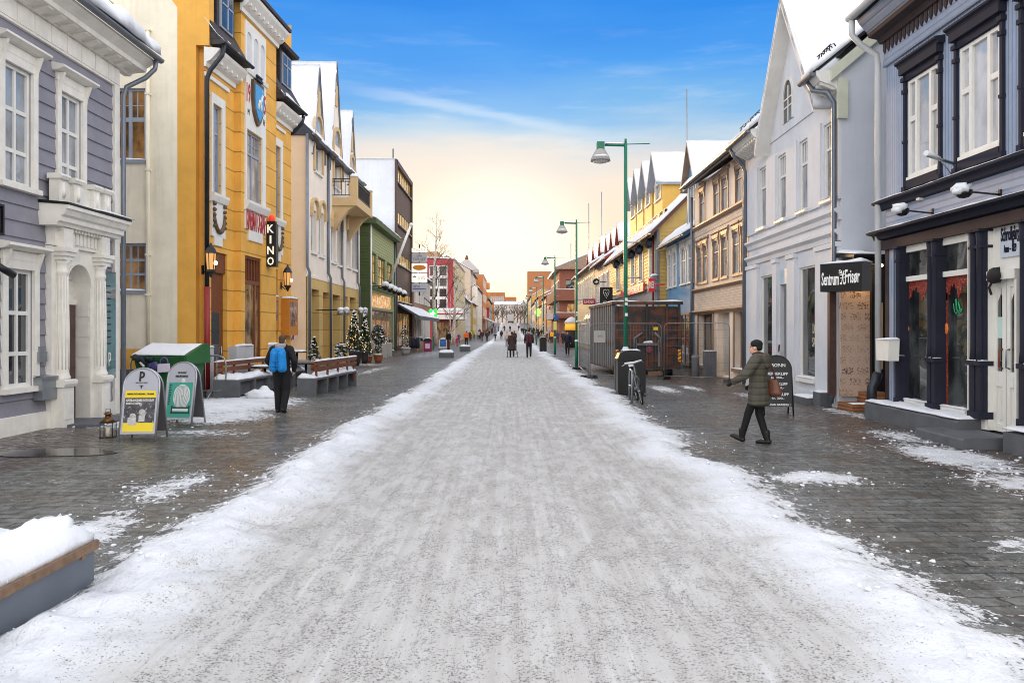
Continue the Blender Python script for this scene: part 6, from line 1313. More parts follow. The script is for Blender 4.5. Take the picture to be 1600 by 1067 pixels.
for uu in (3, 9, 15):
    w0 = -1.2; zb = z8+1.4; mb = MB(); sheet(mb, f8, uu-1.2, uu+1.2, zb-1.3, zb, [(uu-.5, uu+.5, zb-.95, zb-.1)], w0, .1)
    for u in (uu-1.2, uu+1.2): mb.quad(f8, [(u, w0, zb-1.3), (u, -4.5, zb-1.3), (u, -4.5, zb), (u, w0, zb)])
    d = mb.build('dormer', mat('green_dormer', S(110, 140, 90), .6, .05), r8); window(f8, d, (uu-.5, uu+.5, zb-.95, zb-.1), WHITE, GLM, 2, (), .06, .05, .08, .1, w=w0)
    gable(f8, r8, uu, 1.2, zb, zb+1.4, 4, WHITE, w0, .35, .24, mat('dark_red_edge', S(120, 44, 40), .5, .1), .16, du=.7)
def brick_corner():
    Y = 123; g = camwall(px(874, Y), Y); f = facade((g.O.x, 123), (g.O.x, 147), False); zt = pz(421, Y); BRW = mat('brown_brick', S(128, 76, 58), .8, .1, brick=(.25, .08, S(110, 80, 70), S(140, 84, 64)))
    root = thing('brick_corner_building', 'brown brick corner building with balcony bands and a snowy roof', 'building', (g.O.x+.5, Y+1, 0)); W_ = 12; a = [(1.0, 5.5, pz(453, Y), pz(437, Y)), (1.2, 5.5, pz(488, Y), pz(474, Y)), (.6, 5.5, .2, pz(503, Y))]
    mb = MB(); sheet(mb, g, 0, W_, 0, zt, a, 0, .6); ws = winrow(.3, 23.5, 7, 2.4, pz(455, Y), pz(438, Y))+winrow(.3, 23.5, 7, 2.4, pz(488, Y), pz(473, Y)); sheet(mb, f, 0, f.L, 0, zt, ws, 0, .3); shell(mb, f, 0, f.L, 0, zt, W_, near=False); mb.build('wall', BRW, root)
    for i, r in enumerate(a): window(g, root, r, BRC, (GLD, GLW, GLSW)[i], 3, (), .1, .1, .5, 0, sill=0)
    for r in ws: window(f, root, r, CRM, GLW, 2, (), .1, .1, .2, .12, CRM)
    for yb, yt in ((470, 453), (497, 489)):
        mb = MB(); mb.box(g, -.8, 6, 0, 1.4, pz(yb, Y), pz(yt, Y)); mb.box(f, 0, 24, 0, .8, pz(yb, Y), pz(yt, Y)); b = mb.build('balcony_band', BRW, root); mb = MB(); mb.snow(g, -.8, 6, 0, 1.4, pz(yt, Y), pz(yt, Y), .12, .6, .4); mb.snow(f, 0, 24, 0, .8, pz(yt, Y), pz(yt, Y), .12, 1, .4); mb.build('band_snow', SNOW, b)
    mb = MB(); mb.run(f, [(.7, zt), (.7, zt+.25), (-6, zt+3.0), (-12.5, zt+.2), (-12.5, zt)], -.8, 24); mb.build('roof', BRC, root); mb = MB(); mb.snow(f, -.8, 24, .72, -6, zt+.26, zt+3, .3, 1, 1); mb.build('roof_snow', SNOW, root)
brick_corner()
far_house('R', 7.9, 149, 168, 8.0, S(196, 130, 60), 'ochre orange house next after the brick corner building', 6, 2, lit=1)
far_house('R', 7.8, 170, 192, 9.5, S(150, 90, 60), 'rust brown house between the ochre orange and bright yellow ones', 6, 2, lit=1)
far_house('R', 7.8, 194, 214, 8.0, S(222, 176, 80), 'bright yellow house in the far right row', 6, 2, lit=1)
far_house('R', 7.8, 216, 246, 10.5, S(176, 110, 64), 'terracotta brown house with three floors far down the right row', 8, 3, lit=1)
far_house('R', 7.8, 250, 290, 9.5, S(206, 200, 190), 'pale house near the end of the right row', 9, 2, rise=4)
far_house('R', 7.8, 294, 350, 12, S(200, 150, 90), 'sandy house at the very end of the right row', 10, 3, rise=3)
f_ = facade((13.5, 129), (13.5, 150), False); house('tall_rear_house', 'tall pale house with a broad snow roof behind the brick corner building', 'house', f_, 14.5, mat('rear_white', S(204, 196, 190), .7, .06), winrow(.5, 20, 5, 1.2, 11.5, 13.3), 10, rise=3, rows=(), du=2)
# thin masts standing on the right hand roofs
for i, (x, Y, yb, yt) in enumerate(((1073, 46, 262, 140), (940, 100, 405, 300), (920, 118, 415, 318), (892, 150, 420, 380))):
    X = px(x, Y); mb = MB(); mb.tube([(X, Y, pz(yb, Y)-3), (X, Y, pz(yt, Y))], [.045+.0004*Y, .02+.0004*Y], 0, 6); tag(mb.build('flagpole', STEEL, None, (X, Y, pz(yb, Y)-3)), ('tall bare pole behind the yellow house dormers', 'bare pole above the grey house roof', 'shorter bare pole left of the one on the grey house', 'tiny bare pole over the brick corner roof')[i], 'pole')
# ================================================================= THINGS IN THE STREET
GRN = mat('green_lamp_paint', S(24, 112, 84), .4, .12)
def street_lamp():
    X, Y = px(977.5, 22.9), 22.9; r = thing('street_lamp', 'green street lamp behind the leaning bicycle, nearest and tallest in view', 'street lamp', (X, Y, 0), 'green lamps along the right kerb'); q = place((X, Y, 0))
    mb = MB(); mb.lathe(q, (0, 0), [(.085, 0), (.085, 1.3), (.06, 1.34)], 0, 14); mb.tube([(X, Y, 1.3), (X, Y, 4.0), (X, Y, 7.45)], [.06, .058, .05], 0, 12); mb.tube([(X, Y, 7.45), (X, Y, 7.58)], .035, 0, 8); mb.build('pole', GRN, r)
    mb = MB(); mb.lathe(q, (0, 0), [(.10, 1.3), (.10, 1.33), (.075, 1.38), (.02, 1.40)], 0, 12); mb.build('collar_snow', SNOW, r)
    mb = MB(); mb.tube([(X, Y, 7.38), (X-.62, Y, 7.40)], .035, 0, 8); mb.box(q, -.86, -.64, -.11, .11, 7.26, 7.48); mb.tube([(X, Y, 7.42), (X+.72, Y, 7.44)], .014, 0, 6); mb.build('arm', GRN, r)
    mb = MB(); mb.snow(q, -.6, -.05, -.035, .035, 7.43, 7.43, .06, .08, .05); mb.build('arm_snow', SNOW, r)
    mb = MB(); mb.lathe(q, (-.75, 0), [(.13, 7.27), (.17, 7.2), (.25, 7.06), (.29, 6.97), (.30, 6.92), (.27, 6.92)], 0, 18); mb.build('shade', mat('grey_enamel_shade', S(158, 154, 150), .4, .15), r)
    mb = MB(); mb.lathe(q, (-.75, 0), [(.26, 6.95), (.2, 6.88), (.02, 6.84)], 0, 14); mb.build('diffuser', mat('frosted_diffuser', S(200, 200, 195), .3, .05), r)
    mb = MB(); mb.ball((X-.75, Y-.1, 7.03), .2, 0, 12, (1.3, 1.1, .32), .3); mb.build('shade_snow', SNOW, r)
    for z in (4.5, 3.45): mb = MB(); mb.tube([(X, Y, z), (X+.45, Y, z)], .018, 0, 6); mb.build('banner_rod', STEEL, r)
    mb = MB()
    for z in (2.3, 2.62, 2.75): mb.box(q, -.03, .05, -.075, -.055, z, z+.09)
    mb.build('stickers', WHITED, r)
    for i, (x, Y2) in enumerate(((900.7, 39.6), (867, 58.7), (849, 80.6), (838, 101), (830, 123), (824.5, 146), (820, 172))):
        dup(r, (px(x, Y2), Y2, gz(Y2)), ('green street lamp at the far corner of the mesh fence', 'green street lamp carrying a blue round traffic sign', 'green street lamp beside the far black bin', 'green street lamp next after the one at the far bin', 'small green lamp before the brick corner building', 'small green lamp just past the brick corner building', 'farthest tiny green lamp of the row')[i])
    Y2 = 58.7; q = camwall(0, Y2-.2); cx, cz = px(869, Y2), pz(496, Y2); mb = MB(); mb.prism(q, [(cx+.2*math.cos(k*math.pi/9), cz+.2*math.sin(k*math.pi/9)) for k in range(18)], 0, .03); s_ = tag(mb.build('traffic_sign', mat('blue_sign_face', S(30, 90, 170), .4, .05), None, (cx, Y2-.2, cz)), 'round blue traffic sign on the third green lamp', 'traffic sign')
    mb = MB(); mb.box(q, cx-.22, cx+.02, .0, .03, cz-.95, cz-.3); tag(mb.build('street_notice', mat('yellow_notice', S(236, 220, 130), .5, .05), None, (cx, Y2-.2, cz-1)), 'pale yellow notice under the round blue traffic sign', 'notice')
street_lamp()

# ---- planter bench in the near left corner
def near_bench():
    q = place((-3.05, 1.2, 0)); r = thing('planter_bench', 'grey steel bench with timber edge under thick snow, near left corner', 'bench', (-3.6, 3.5, 0))
    PG = mat('slate_grey_steel', S(96, 104, 114), .5, .12, bump=.15); L = 4.42
    mb = MB(); mb.box(q, -1.1, 0, 0, L, -.02, .27); mb.build('base', PG, r); mb = MB(); mb.box(q, -1.02, -.06, .06, L-.06, .27, .285); mb.build('recess', BLACK, r)
    mb = MB(); mb.box(q, -1.12, .03, -.02, L+.02, .285, .345); mb.build('timber_seat', mat('weathered_timber_edge', S(120, 96, 76), .7, .3, vs=12), r)
    mb = MB()
    for y in (L*.42, L*.72, L*.96): mb.box(q, -.03, .012, y, y+.05, .255, .285)
    mb.build('spacer', WOOD, r)
    mb = MB(); mb.snow(q, -1.12, -.0, -.02, L+.0, .345, .345, .16, .05, .07, jag=.03, lump=.9); mb.ball(q.p(-.18, L-.16, .48), .10, 0, 12, (1.2, .8, .8), .5); mb.ball(q.p(-.3, L-.22, .46), .09, 0, 10, jit=.4); rc = random.Random(5)
    for _ in range(170): u_, y_ = (-.02-.10*rc.random()**2 if rc.random() < .5 else -.05-.9*rc.random()), L*rc.random(); mb.ball(q.p(u_, y_, .36 if u_ > -.12 else .47+.02*rc.random()), .012+.03*rc.random()**2, 0, 6, (1, 1, .8), .6)
    mb.build('snow_cover', SNOW, r)
near_bench()

# ---- folding sign boards
TUBE = mat('brushed_aluminium', S(170, 172, 176), .35, .08, metal=.7)
def sign_board(loc, a, w, h, label, frame, deco, depth=.55, back=None, foot=.12):
    fr0 = place(loc, a); r = thing('sign_board', label, 'sign board', loc); t = math.atan2(depth/2, h)
    def leaf(s_):
        Z = Vector((0, 0, 1))*math.cos(t)-fr0.W*(-s_)*math.sin(t)*(-1) if False else (Vector((0, 0, 1))*math.cos(t)+fr0.W*s_*math.sin(t))
        class L(Fr): pass
        f = L(fr0.p(0, -s_*depth/2, 0), fr0.U, -fr0.W if s_ > 0 else fr0.W); f.Z = Z.normalized(); f.W = (f.U.cross(f.Z))*(1 if s_ > 0 else -1); return f
    out = []
    ra = w/2
    for s_ in (1, -1):
        f = leaf(s_); pts = [(-ra, 0)]+[(-ra*math.cos(math.pi*k/14), h-ra+ra*math.sin(math.pi*k/14)) for k in range(15)]+[(ra, 0)]
        mb = MB(); mb.tube([f.p(u, 0, z) for u, z in pts], .018, 0, 7); mb.build('frame', frame, r)
        mb = MB(); mb.prism(f, [(-ra+.01, foot)]+[((-ra+.012)*math.cos(math.pi*k/14), h-ra+(ra-.012)*math.sin(math.pi*k/14)) for k in range(15)]+[(ra-.01, foot)], -.012, .008); mb.build('panel' if s_ > 0 else 'rear_panel', back if (s_ < 0 and back) else deco[0], r); out.append(f)
    deco[1](out[0], r); return r
GPAN = mat('pale_grey_panel', S(176, 178, 186), .5, .04); PBACK = mat('dark_grey_back', S(88, 86, 88), .6, .08)
def deco1(f, r):
    yl = mat('poster_yellow', S(236, 208, 40), .4, .03); pb = mat('poster_photo', S(70, 70, 74), .4, .75, vs=7, col2=S(170, 168, 165), c2=(.55, .62))
    for nm, m_, a, b, c, e in (('poster', pb, -.255, .255, .30, .84), ('yellow_band', yl, -.255, .255, .74, .86), ('yellow_foot', yl, -.255, .255, .16, .31)):
        mb = MB(); mb.box(f, a, b, .008, .012 if nm != 'poster' else .010, c, e); mb.build(nm, m_, r)
    lettering('p', f, .0, .008, 1.11, .09, .17, BLACK, r, bold=.03); lettering('T', f, .0, .008, .93, .06, .05, BLACK, r, bold=.06); lettering('PERSPEKTIVET MUSEUM', f, .0, .008, 1.0, .2, .015, BLACK, r)
    lettering('PERSPEKTIVET MUSEUM  |  TROMSØ', f, 0, .012, .80, .44, .035, BLACK, r); lettering('GATELANGS MED FOTOGRAF', f, 0, .010, .695, .46, .04, WHITE, r, bold=.03); lettering('KNUT STOKMO', f, -.1, .010, .64, .25, .04, WHITE, r, bold=.03)
    mb = MB(); mb.ball(f.p(.05, .012, .47), .055, 0, 10, (1.2, .1, 1.4)); mb.ball(f.p(-.1, .012, .42), .06, 0, 10, (1, .1, .9)); mb.box(f, .0, .1, .011, .016, .33, .44); mb.box(f, -.18, -.04, .011, .015, .27, .40); mb.build('photo_motif', mat('photo_light_grey', S(190, 188, 184), .5, .2, vs=20), r)
def deco2(f, r):
    tl = mat('poster_teal', S(70, 160, 140), .4, .04); mb = MB(); mb.box(f, -.25, .25, .008, .012, .16, .86); mb.build('poster', tl, r); lettering('FRI ENTRÉ', f, 0, .008, 1.06, .17, .04, BLACK, r, bold=.01); lettering('FREE ENTRANCE', f, 0, .008, .985, .26, .04, BLACK, r, bold=.01)
    ink = mat('cage_ink', S(40, 60, 60), .5, .1); wt = mat('cage_paper_white', S(214, 222, 218), .5, .04); cx, z0 = .04, .36
    out = [(cx-.17*math.cos(math.pi*k/12), z0+.26+.2*math.sin(math.pi*k/12)) for k in range(13)]; mb = MB(); mb.prism(f, [(cx+.10, z0), (cx-.10, z0)]+[(cx-.17, z0+.15)]+out+[(cx+.17, z0+.15)], .012, .015); mb.lathe(f, (cx, .014), [(.0, 0)], 0, 3) if False else None; mb.ball(f.p(cx, .014, z0+.53), .045, 0, 10, (1, .15, 1)); mb.box(f, cx-.17, cx+.17, .012, .015, z0-.07, z0-.02); c_ = mb.build('cage_drawing', wt, r)
    mb = MB()
    for k in range(9):
        x = cx-.15+.3*k/8; mb.tube([f.p(cx+(x-cx)*.6, .017, z0), f.p(x, .017, z0+.25), f.p(cx+(x-cx)*.55, .017, z0+.43)], .0025, 0, 4)
    mb.box(f, cx-.2, cx+.2, .015, .018, z0-.12, z0-.09); mb.box(f, cx-.16, cx+.16, .015, .018, z0-.02, z0+.01); mb.box(f, cx-.19, cx-.165, .015, .018, z0-.09, z0+.04); mb.box(f, cx+.165, cx+.19, .015, .018, z0-.09, z0+.04); mb.build('cage_bars', ink, c_); mb = MB(); mb.ball(f.p(cx+.03, .02, z0+.22), .012, 0, 6); mb.build('red_bird', REDL, c_)
    mb = MB()
    for k in range(12): mb.box(f, -.235, -.195 if k % 3 else -.18, .012, .0135, .80-k*.035, .82-k*.035)
    mb.build('poster_text', ink, r)
sign_board((-6.36, 13.3, 0), R(4), .60, 1.25, 'grey arched sign board with a yellow and black museum poster', TUBE, (GPAN, deco1), back=PBACK)
sign_board((-6.55, 15.4, 0), R(-6), .60, 1.27, 'grey arched sign board with a teal birdcage poster', TUBE, (GPAN, deco2), back=PBACK)
def deco3(f, r):
    WT = mat('white_board_letters', S(225, 225, 225), .5, .02)
    for tx, z, w_, h_ in (('DROP-IN', 1.12, .36, .075), ('HERREKLIPP', .93, .46, .06), ('kr. 250,-', .84, .27, .05), ('DAMEKLIPP', .70, .42, .06), ('kr. 350,-', .61, .27, .05), ('BARNEKLIPP', .47, .46, .06), ('kr. 200,-', .38, .27, .05), ('VI KAN BARBERE !', .24, .5, .045)): lettering(tx, f, 0, .008, z, w_, h_, WT, r, bold=.02)
sign_board((px(1213, 17.2), 17.2, 0), R(-8), .62, 1.34, 'black arched price board of the hairdresser, behind the person in the olive coat', BLACK, (mat('black_board', S(16, 17, 18), .4, .1), deco3), foot=.2)
# ---- candle lantern on the ground
def candle():
    P = gp(169, 683); r = thing('candle_lantern', 'small square brass and glass candle lantern on the red setts', 'lantern', P); q = place(P, R(10)); BRS = mat('aged_brass', S(110, 78, 44), .4, .3, metal=.6); mb = MB(); s_ = .10
    for x in (-s_, s_):
        for y in (-s_, s_): mb.tube([q.p(x, y, 0), q.p(x, y, .27)], .008, 0, 5)
    mb.box(q, -s_-.01, s_+.01, -s_-.01, s_+.01, 0, .015); mb.box(q, -s_-.01, s_+.01, -s_-.01, s_+.01, .26, .275); mb.build('frame', BLACK, r)
    mb = MB(); mb.lathe(q, (0, 0), [(.13, .275), (.06, .34), (.05, .345), (.05, .40), (.075, .405), (.05, .43), (.01, .45)], 0, 8); mb.tube([q.p(-.04, 0, .43), q.p(-.035, 0, .5), q.p(.035, 0, .5), q.p(.04, 0, .43)], .006, 0, 5); mb.build('roof', BRS, r)
    mb = MB(); mb.lathe(q, (0, 0), [(.038, .015), (.038, .17), (.005, .19)], 0, 10); mb.build('candle', mat('candle_wax', S(226, 214, 190), .5, .03), r)
candle()

# ---- wheelie container, barrier, benches and tables in front of the cinema
def dumpster():
    o = (px(268, 20.7), 20.65, 0); q = place(o, R(-8)); r = thing('dumpster', 'green four wheeled waste container with snow on its lid', 'waste container', o); DG = mat('green_plastic', S(42, 96, 52), .4, .12)
    mb = MB(); W_ = .72
    mb.add([q.p(u*k, w*kk, z) for z, k, kk in ((.22, .82, .75), (1.08, 1, 1)) for u, w in ((-W_, -.5), (W_, -.5), (W_, .5), (-W_, .5))], [(0, 3, 2, 1), (4, 5, 6, 7), (0, 1, 5, 4), (1, 2, 6, 5), (2, 3, 7, 6), (3, 0, 4, 7)])
    mb.box(q, -W_-.05, W_+.05, -.55, .55, 1.08, 1.16)
    for u in (-.5, 0, .5): mb.box(q, u-.02, u+.02, -.53, -.47, .45, 1.08)
    mb.build('body', DG, r)
    mb = MB(); mb.run(q, [(-.58, 1.16), (-.58, 1.20), (-.46, 1.24), (.30, 1.50), (.50, 1.46), (.58, 1.16)], -W_-.07, W_+.07); mb.build('lid', DG, r)
    mb = MB(); mb.run(q, [(-.60, 1.0), (-.60, 1.22), (.34, 1.53), (.54, 1.48), (.58, 1.0)], W_+.03, W_+.10); mb.build('lid_end', DG, r)
    mb = MB(); mb.snow(q, -W_-.05, W_-.0, -.56, .32, 1.225, 1.51, .035, .07, .07, lump=1.1, jag=.06); mb.build('lid_snow', SNOW, r)
    for i, (u, w) in enumerate(((-.6, -.35), (.6, -.35), (-.6, .35), (.6, .35))): mb = MB(); mb.tube([q.p(u-.03, w, .1), q.p(u+.03, w, .1)], .1, 0, 12); mb.box(q, u-.04, u+.04, w-.04, w+.04, .12, .24); mb.build('caster', BLACK, r)
    b = thing('paper_bag', 'white gift bag with lilac handles hung on the green container', 'bag', q.p(.18, -.60, .72)); mb = MB(); mb.prism(q, [(.02, .78), (.34, .80), (.33, 1.02), (.03, 1.00)], -.64, -.56); mb.build('bag_body', mat('white_lilac_paper', S(216, 206, 222), .6, .1), b); mb = MB(); mb.tube([q.p(.08, -.6, 1.0), q.p(.10, -.6, 1.12), q.p(.2, -.6, 1.18), q.p(.28, -.6, 1.12), q.p(.3, -.6, 1.0)], .015, 0, 6); mb.build('handles', mat('lilac_cord', S(130, 90, 170), .6, .1), b)
    b = thing('shoe', 'dark shoe with white sole dumped over the rim of the green container', 'shoe', q.p(-.5, -.6, 1.1)); mb = MB(); mb.tube([q.p(-.66, -.6, 1.2), q.p(-.42, -.62, 1.1), q.p(-.34, -.62, .98)], [.07, .08, .05]); mb.ball(q.p(-.22, -.6, 1.12), .09, 0, 8, (1.3, .6, .8), .3); mb.build('upper', mat('dark_shoe_fabric', S(30, 34, 46), .7, .2), b); mb = MB(); mb.tube([q.p(-.44, -.66, 1.05), q.p(-.34, -.66, .93)], .035); mb.build('sole', WHITE, b)
    b = thing('rubbish_bag', 'crumpled blue violet bag spilling beside the white gift bag', 'bag', q.p(-.1, -.6, .9)); mb = MB(); mb.ball(q.p(-.12, -.58, .94), .13, 0, 10, (1.2, .5, 1), .6); mb.build('bag_body', mat('blue_violet_plastic', S(70, 70, 120), .4, .3), b)
dumpster()
def barrier():
    Y = 21.35; q = camwall(0, Y); x0, x1, zt = px(204, Y), px(353, Y), 1.18; r = thing('crowd_barrier', 'galvanised hooped crowd barrier behind the green container', 'barrier', (x0, Y, 0)); mb = MB(); c = .22
    def hoop(a, b, z0, z1, rd): mb.tube([q.p(*p) for p in ((a+c, 0, z0), (a+.06, 0, z0+.06), (a, 0, z0+c), (a, 0, z1-c), (a+.06, 0, z1-.06), (a+c, 0, z1), (b-c, 0, z1), (b-.06, 0, z1-.06), (b, 0, z1-c), (b, 0, z0+c), (b-.06, 0, z0+.06), (b-c, 0, z0), (a+c, 0, z0))], rd, 0, 7)
    hoop(x0, x1, .2, zt, .022); mb.build('outer_frame', STEEL, r); mb = MB(); k = x0+.16
    while k < x1-.1: mb.tube([q.p(k, 0, .2), q.p(k, 0, zt)], .011, 0, 6); k += .16
    mb.build('bars', STEEL, r)
    for u in (x0+.4, x1-.4): mb = MB(); mb.tube([q.p(u, -.3, .01), q.p(u, -.1, .12), q.p(u, 0, .2), q.p(u, .1, .12), q.p(u, .3, .01)], .02, 0, 6); mb.build('foot', STEEL, r)
barrier()
def seat_row(loc, a, n, label, back, seg=1.05, w=.55):
    q = place(loc, a); r = thing('concrete_bench', label, 'bench', loc)
    for k in range(n+1): mb = MB(); mb.box(q, 0, w, k*seg, k*seg+.10, 0, .45); mb.build('side_slab', CONCD, r)
    mb = MB(); mb.box(q, .0, w, 0, n*seg+.1, .45, .50); mb.box(q, w*.75 if not back else .02, (w*.75 if not back else .02)+.05, .1, n*seg, .05, .45); mb.build('seat', CONCD, r)
    mb = MB(); mb.snow(q, .02, w-.02, 0, n*seg+.1, .50, .50, .13, .1, .12, lump=1.0); mb.build('seat_snow', SNOW, r)
    if back or n == 5:
        mb = MB(); x = w-.06 if back else .02
        for k in range(2): mb.run(Fr(q.p(x, 0, 0), q.W, q.U), [(.0, .70+k*.17), (.05, .70+k*.17), (.07, .82+k*.17), (.02, .82+k*.17)], .0, n*seg+.1)
        mb.build('backrest', WOODR, r)
        for k in range(n+1): mb = MB(); mb.box(q, x-.03, x+.02, k*seg+.2 if k < n else k*seg-.1, k*seg+.27 if k < n else k*seg-.03, .2, 1.0); mb.build('bracket', WOODR, r)
        mb = MB(); mb.snow(q, x, x+.08, 0, n*seg+.1, .99, .99, .05, .1, .05); mb.build('backrest_snow', SNOW, r)
    return r
seat_row((px(464, 21.9), 21.9, 0), R(-4), 4, 'concrete bench with a brown slatted backrest beside the walker with the blue rucksack', True)
seat_row((-8.28, 21.35, 0), R(-5), 5, 'snow covered concrete bench along the yellow cinema front', False, w=.75)
q = place((-7.4, 22.6, 0)); 
def snow_heap(c, r_, label):
    mb = MB(); mb.ball(c, r_, 0, 14, (1.5, 1.0, .55), .5); mb.ball(Vector(c)+Vector((r_*1.1, -.1, -.02)), r_*.7, 0, 12, (1.4, 1, .5), .5); mb.ball(Vector(c)+Vector((r_*.2, .1, r_*.45)), r_*.5, 0, 10, jit=.5); tag(mb.build('snow_heap', SNOW, None, (c[0], c[1], 0)), label, 'snow heap')
snow_heap((px(408, 21.2), 21.2, .08), .28, 'small heap of shovelled snow between the two concrete benches')
def table(x, y, h, rd, label, snow=True, rect=None):
    P = gp(x, y); q = place(P); r = thing('cafe_table', label, 'table', P); mb = MB(); mb.tube([q.p(0, 0, .02), q.p(0, 0, h)], .04, 0, 8); mb.lathe(q, (0, 0), [(.24, 0), (.24, .03), (.04, .06)], 0, 12); mb.build('stem', BLACK, r); mb = MB()
    if rect: mb.box(q, -rect[0]/2, rect[0]/2, -rect[1]/2, rect[1]/2, h, h+.04)
    else: mb.lathe(q, (0, 0), [(rd, h), (rd, h+.04)], 0, 16, False)
    mb.build('table_top', BLACK, r)
    if snow: mb = MB(); mb.snow(q, -rd*.75, rd*.75, -rd*.75, rd*.75, h+.04, h+.04, .06, .08, .08, jag=.05); mb.build('snow_cover', SNOW, r)
table(464, 598, 1.08, .36, 'tall round bistro table with snow on top by the beige side wall')
table(478, 603, .74, .3, 'dark rectangular table in front of the beige house corner', False, (1.3, .7))
table(414, 612, .74, .42, 'snow covered round table half hidden by the walker with the blue rucksack')
mb = MB(); P = gp(470, 599); q = place(P); mb.lathe(q, (0, 0), [(.34, 0), (.34, .8), (.3, .82)], 0, 16, False); tag(mb.build('concrete_drum', CONC, None, P), 'round concrete drum under the tall bistro table', 'drum')
P = Vector((-8.95, 34, 0)); mb = MB()
mb.tube([(px(445, 40.3), 40.3, pz(525, 40.3)), (px(458, 40.3), 40.3, pz(530, 40.3)), (px(462, 40.3), 40.3, pz(512, 40.3)), (px(460, 40.3), 40.3, pz(519, 40.3)), (px(452, 40.3), 40.3, pz(538, 40.3)), (px(443, 40.3), 40.3, pz(540, 40.3))], .035, 0, 6); tag(mb.build('hose', mat('purple_hose', S(110, 60, 130), .5, .1), None, (px(445, 40.3), 40.3, pz(538, 40.3))), 'thin purple hose looped on the beige side wall', 'hose')

# ---- potted evergreens and planters
LEAF = [mat('conifer_leaf', S(48, 66, 40), .7, .3, co='Object'), mat('dark_conifer_leaf', S(30, 44, 28), .7, .3, co='Object')]
FAIRY = glow('fairy_light', (1, .68, .28), 4.5)
def shrub(mb, c, rx, rz, n, shape='cone', seed=1, sz=.09):
    rnd = random.Random(seed); c = Vector(c); pts = []
    for _ in range(n):
        h = rnd.random(); a = rnd.random()*2*math.pi
        if shape == 'cone': rr = rx*(1-h)**.8*(.55+.45*rnd.random())*(1+.25*math.sin(a*3+h*9)); q = c+Vector((rr*math.cos(a), rr*math.sin(a), h*rz))
        elif shape == 'column': rr = rx*min(1, (1-h)*3)**.5*(.5+.5*rnd.random())*(1+.2*math.sin(a*2+h*11)); q = c+Vector((rr*math.cos(a), rr*math.sin(a), h*rz))
        else: d = Vector((rnd.gauss(0, 1), rnd.gauss(0, 1), rnd.gauss(0, 1))).normalized()*(.4+.6*rnd.random()**.5); q = c+Vector((d.x*rx, d.y*rx, rz*.5+d.z*rz*.5))
        pts.append(q)
        o = Vector((rnd.gauss(0, 1), rnd.gauss(0, 1), rnd.gauss(0, .7))).normalized(); s_ = o.cross(Vector((rnd.random(), rnd.random(), 1))).normalized(); l_ = sz*(.6+.9*rnd.random())
        mb.add([q-o*l_, q+s_*l_*.35, q+o*l_, q-s_*l_*.35], [(0, 1, 2, 3)], rnd.random() < .4)
    return pts
def potted(x, y, pot, plant, label, group=None, snow=12, lights=0, name='potted_shrub', Y=None):
    P = gp(x, y) if Y is None else Vector((px(x, Y), Y, 0)); q = place(P); r = thing(name, label, 'plant', P, group)
    pr, ph, pm, sq = pot; mb = MB()
    if sq: mb.add([q.p(u*k, w*k, z) for z, k in ((0, pr*.85), (ph, pr)) for u, w in ((-1, -1), (1, -1), (1, 1), (-1, 1))], [(0, 3, 2, 1), (4, 5, 6, 7), (0, 1, 5, 4), (1, 2, 6, 5), (2, 3, 7, 6), (3, 0, 4, 7)])
    else: mb.lathe(q, (0, 0), [(pr*.62, 0), (pr*.9, ph*.45), (pr, ph*.86), (pr*1.06, ph*.88), (pr*1.06, ph), (pr*.92, ph), (pr*.9, ph-.05)], 0, 18)
    mb.build('pot', pm, r)
    mb = MB(); pts = []
    for (dx_, dz_, rx, rz, n, shp) in plant: pts += shrub(mb, P+Vector((dx_, 0, ph+dz_)), rx, rz, n, shp, int(x*7+dx_*100), .040+.022*rx)
    for (dx_, dz_, rx, rz, n, shp) in plant: mb.tube([P+Vector((dx_*.6, 0, ph-.05)), P+Vector((dx_, 0, ph+dz_+rz*.8))], [.03, .012], 1, 5)
    mb.build('foliage', LEAF, r)
    rnd = random.Random(int(x)); mb = MB(); zt = max(p.z for p in pts)
    for p in rnd.sample(pts, min(int(snow*2.6), len(pts))):
        if p.y < P.y+.1 or rnd.random() < .5: mb.ball(p+Vector((0, -.02, .03)), .018+.038*rnd.random(), 0, 7, (1.5, 1.3, .6), .6)
    mb.snow(q, -pr*.7, pr*.7, -pr*.7, pr*.7, ph, ph, .06, .07, .07, jag=.05); mb.build('snow', SNOW, r)
    if lights:
        mb = MB()
        for p in rnd.sample(pts, lights): d = (p-P); d.z = 0; mb.ball(p+d.normalized()*.03 if d.length > 0 else p, .014, 0, 5)
        mb.build('fairy_lights', FAIRY, r)
TERR = mat('terracotta', S(152, 92, 66), .7, .15); BPOT = mat('dark_pot', S(48, 40, 42), .6, .15)
potted(532.5, 584, (.27, .52, TERR, 0), [(0, 0, .28, .82, 1300, 'column')], 'round topped shrub in a snow capped terracotta pot, nearest to the viewer', snow=22)
potted(491, 578, (.3, .40, TERR, 0), [(0, 0, .32, 1.15, 1300, 'cone')], 'small cone shaped fir in a low bowl behind the bench', snow=16)
potted(555, 571.5, (.33, .78, BPOT, 0), [(-.05, 0, .46, 2.15, 5200, 'cone')], 'tall conifer with fairy lights in a large dark pot', snow=44, lights=90)
potted(570, 568, (.22, .66, BPOT, 0), [(0, 0, .36, 2.25, 4200, 'cone')], 'slimmer tall conifer with fairy lights touching the larger lit one', snow=34, lights=70)
potted(577, 566, (.18, .36, TERR, 0), [(0, 0, .26, .55, 260, 'ball')], 'little shrub in a small terracotta pot right of the lit conifers', snow=8)
potted(591, 566.5, (.27, .46, TERR, 0), [(0, 0, .22, .7, 350, 'ball'), (0, .55, .42, 1.2, 2400, 'ball')], 'snow flecked standard shrub in a terracotta pot before the lit shop', snow=40, lights=6)
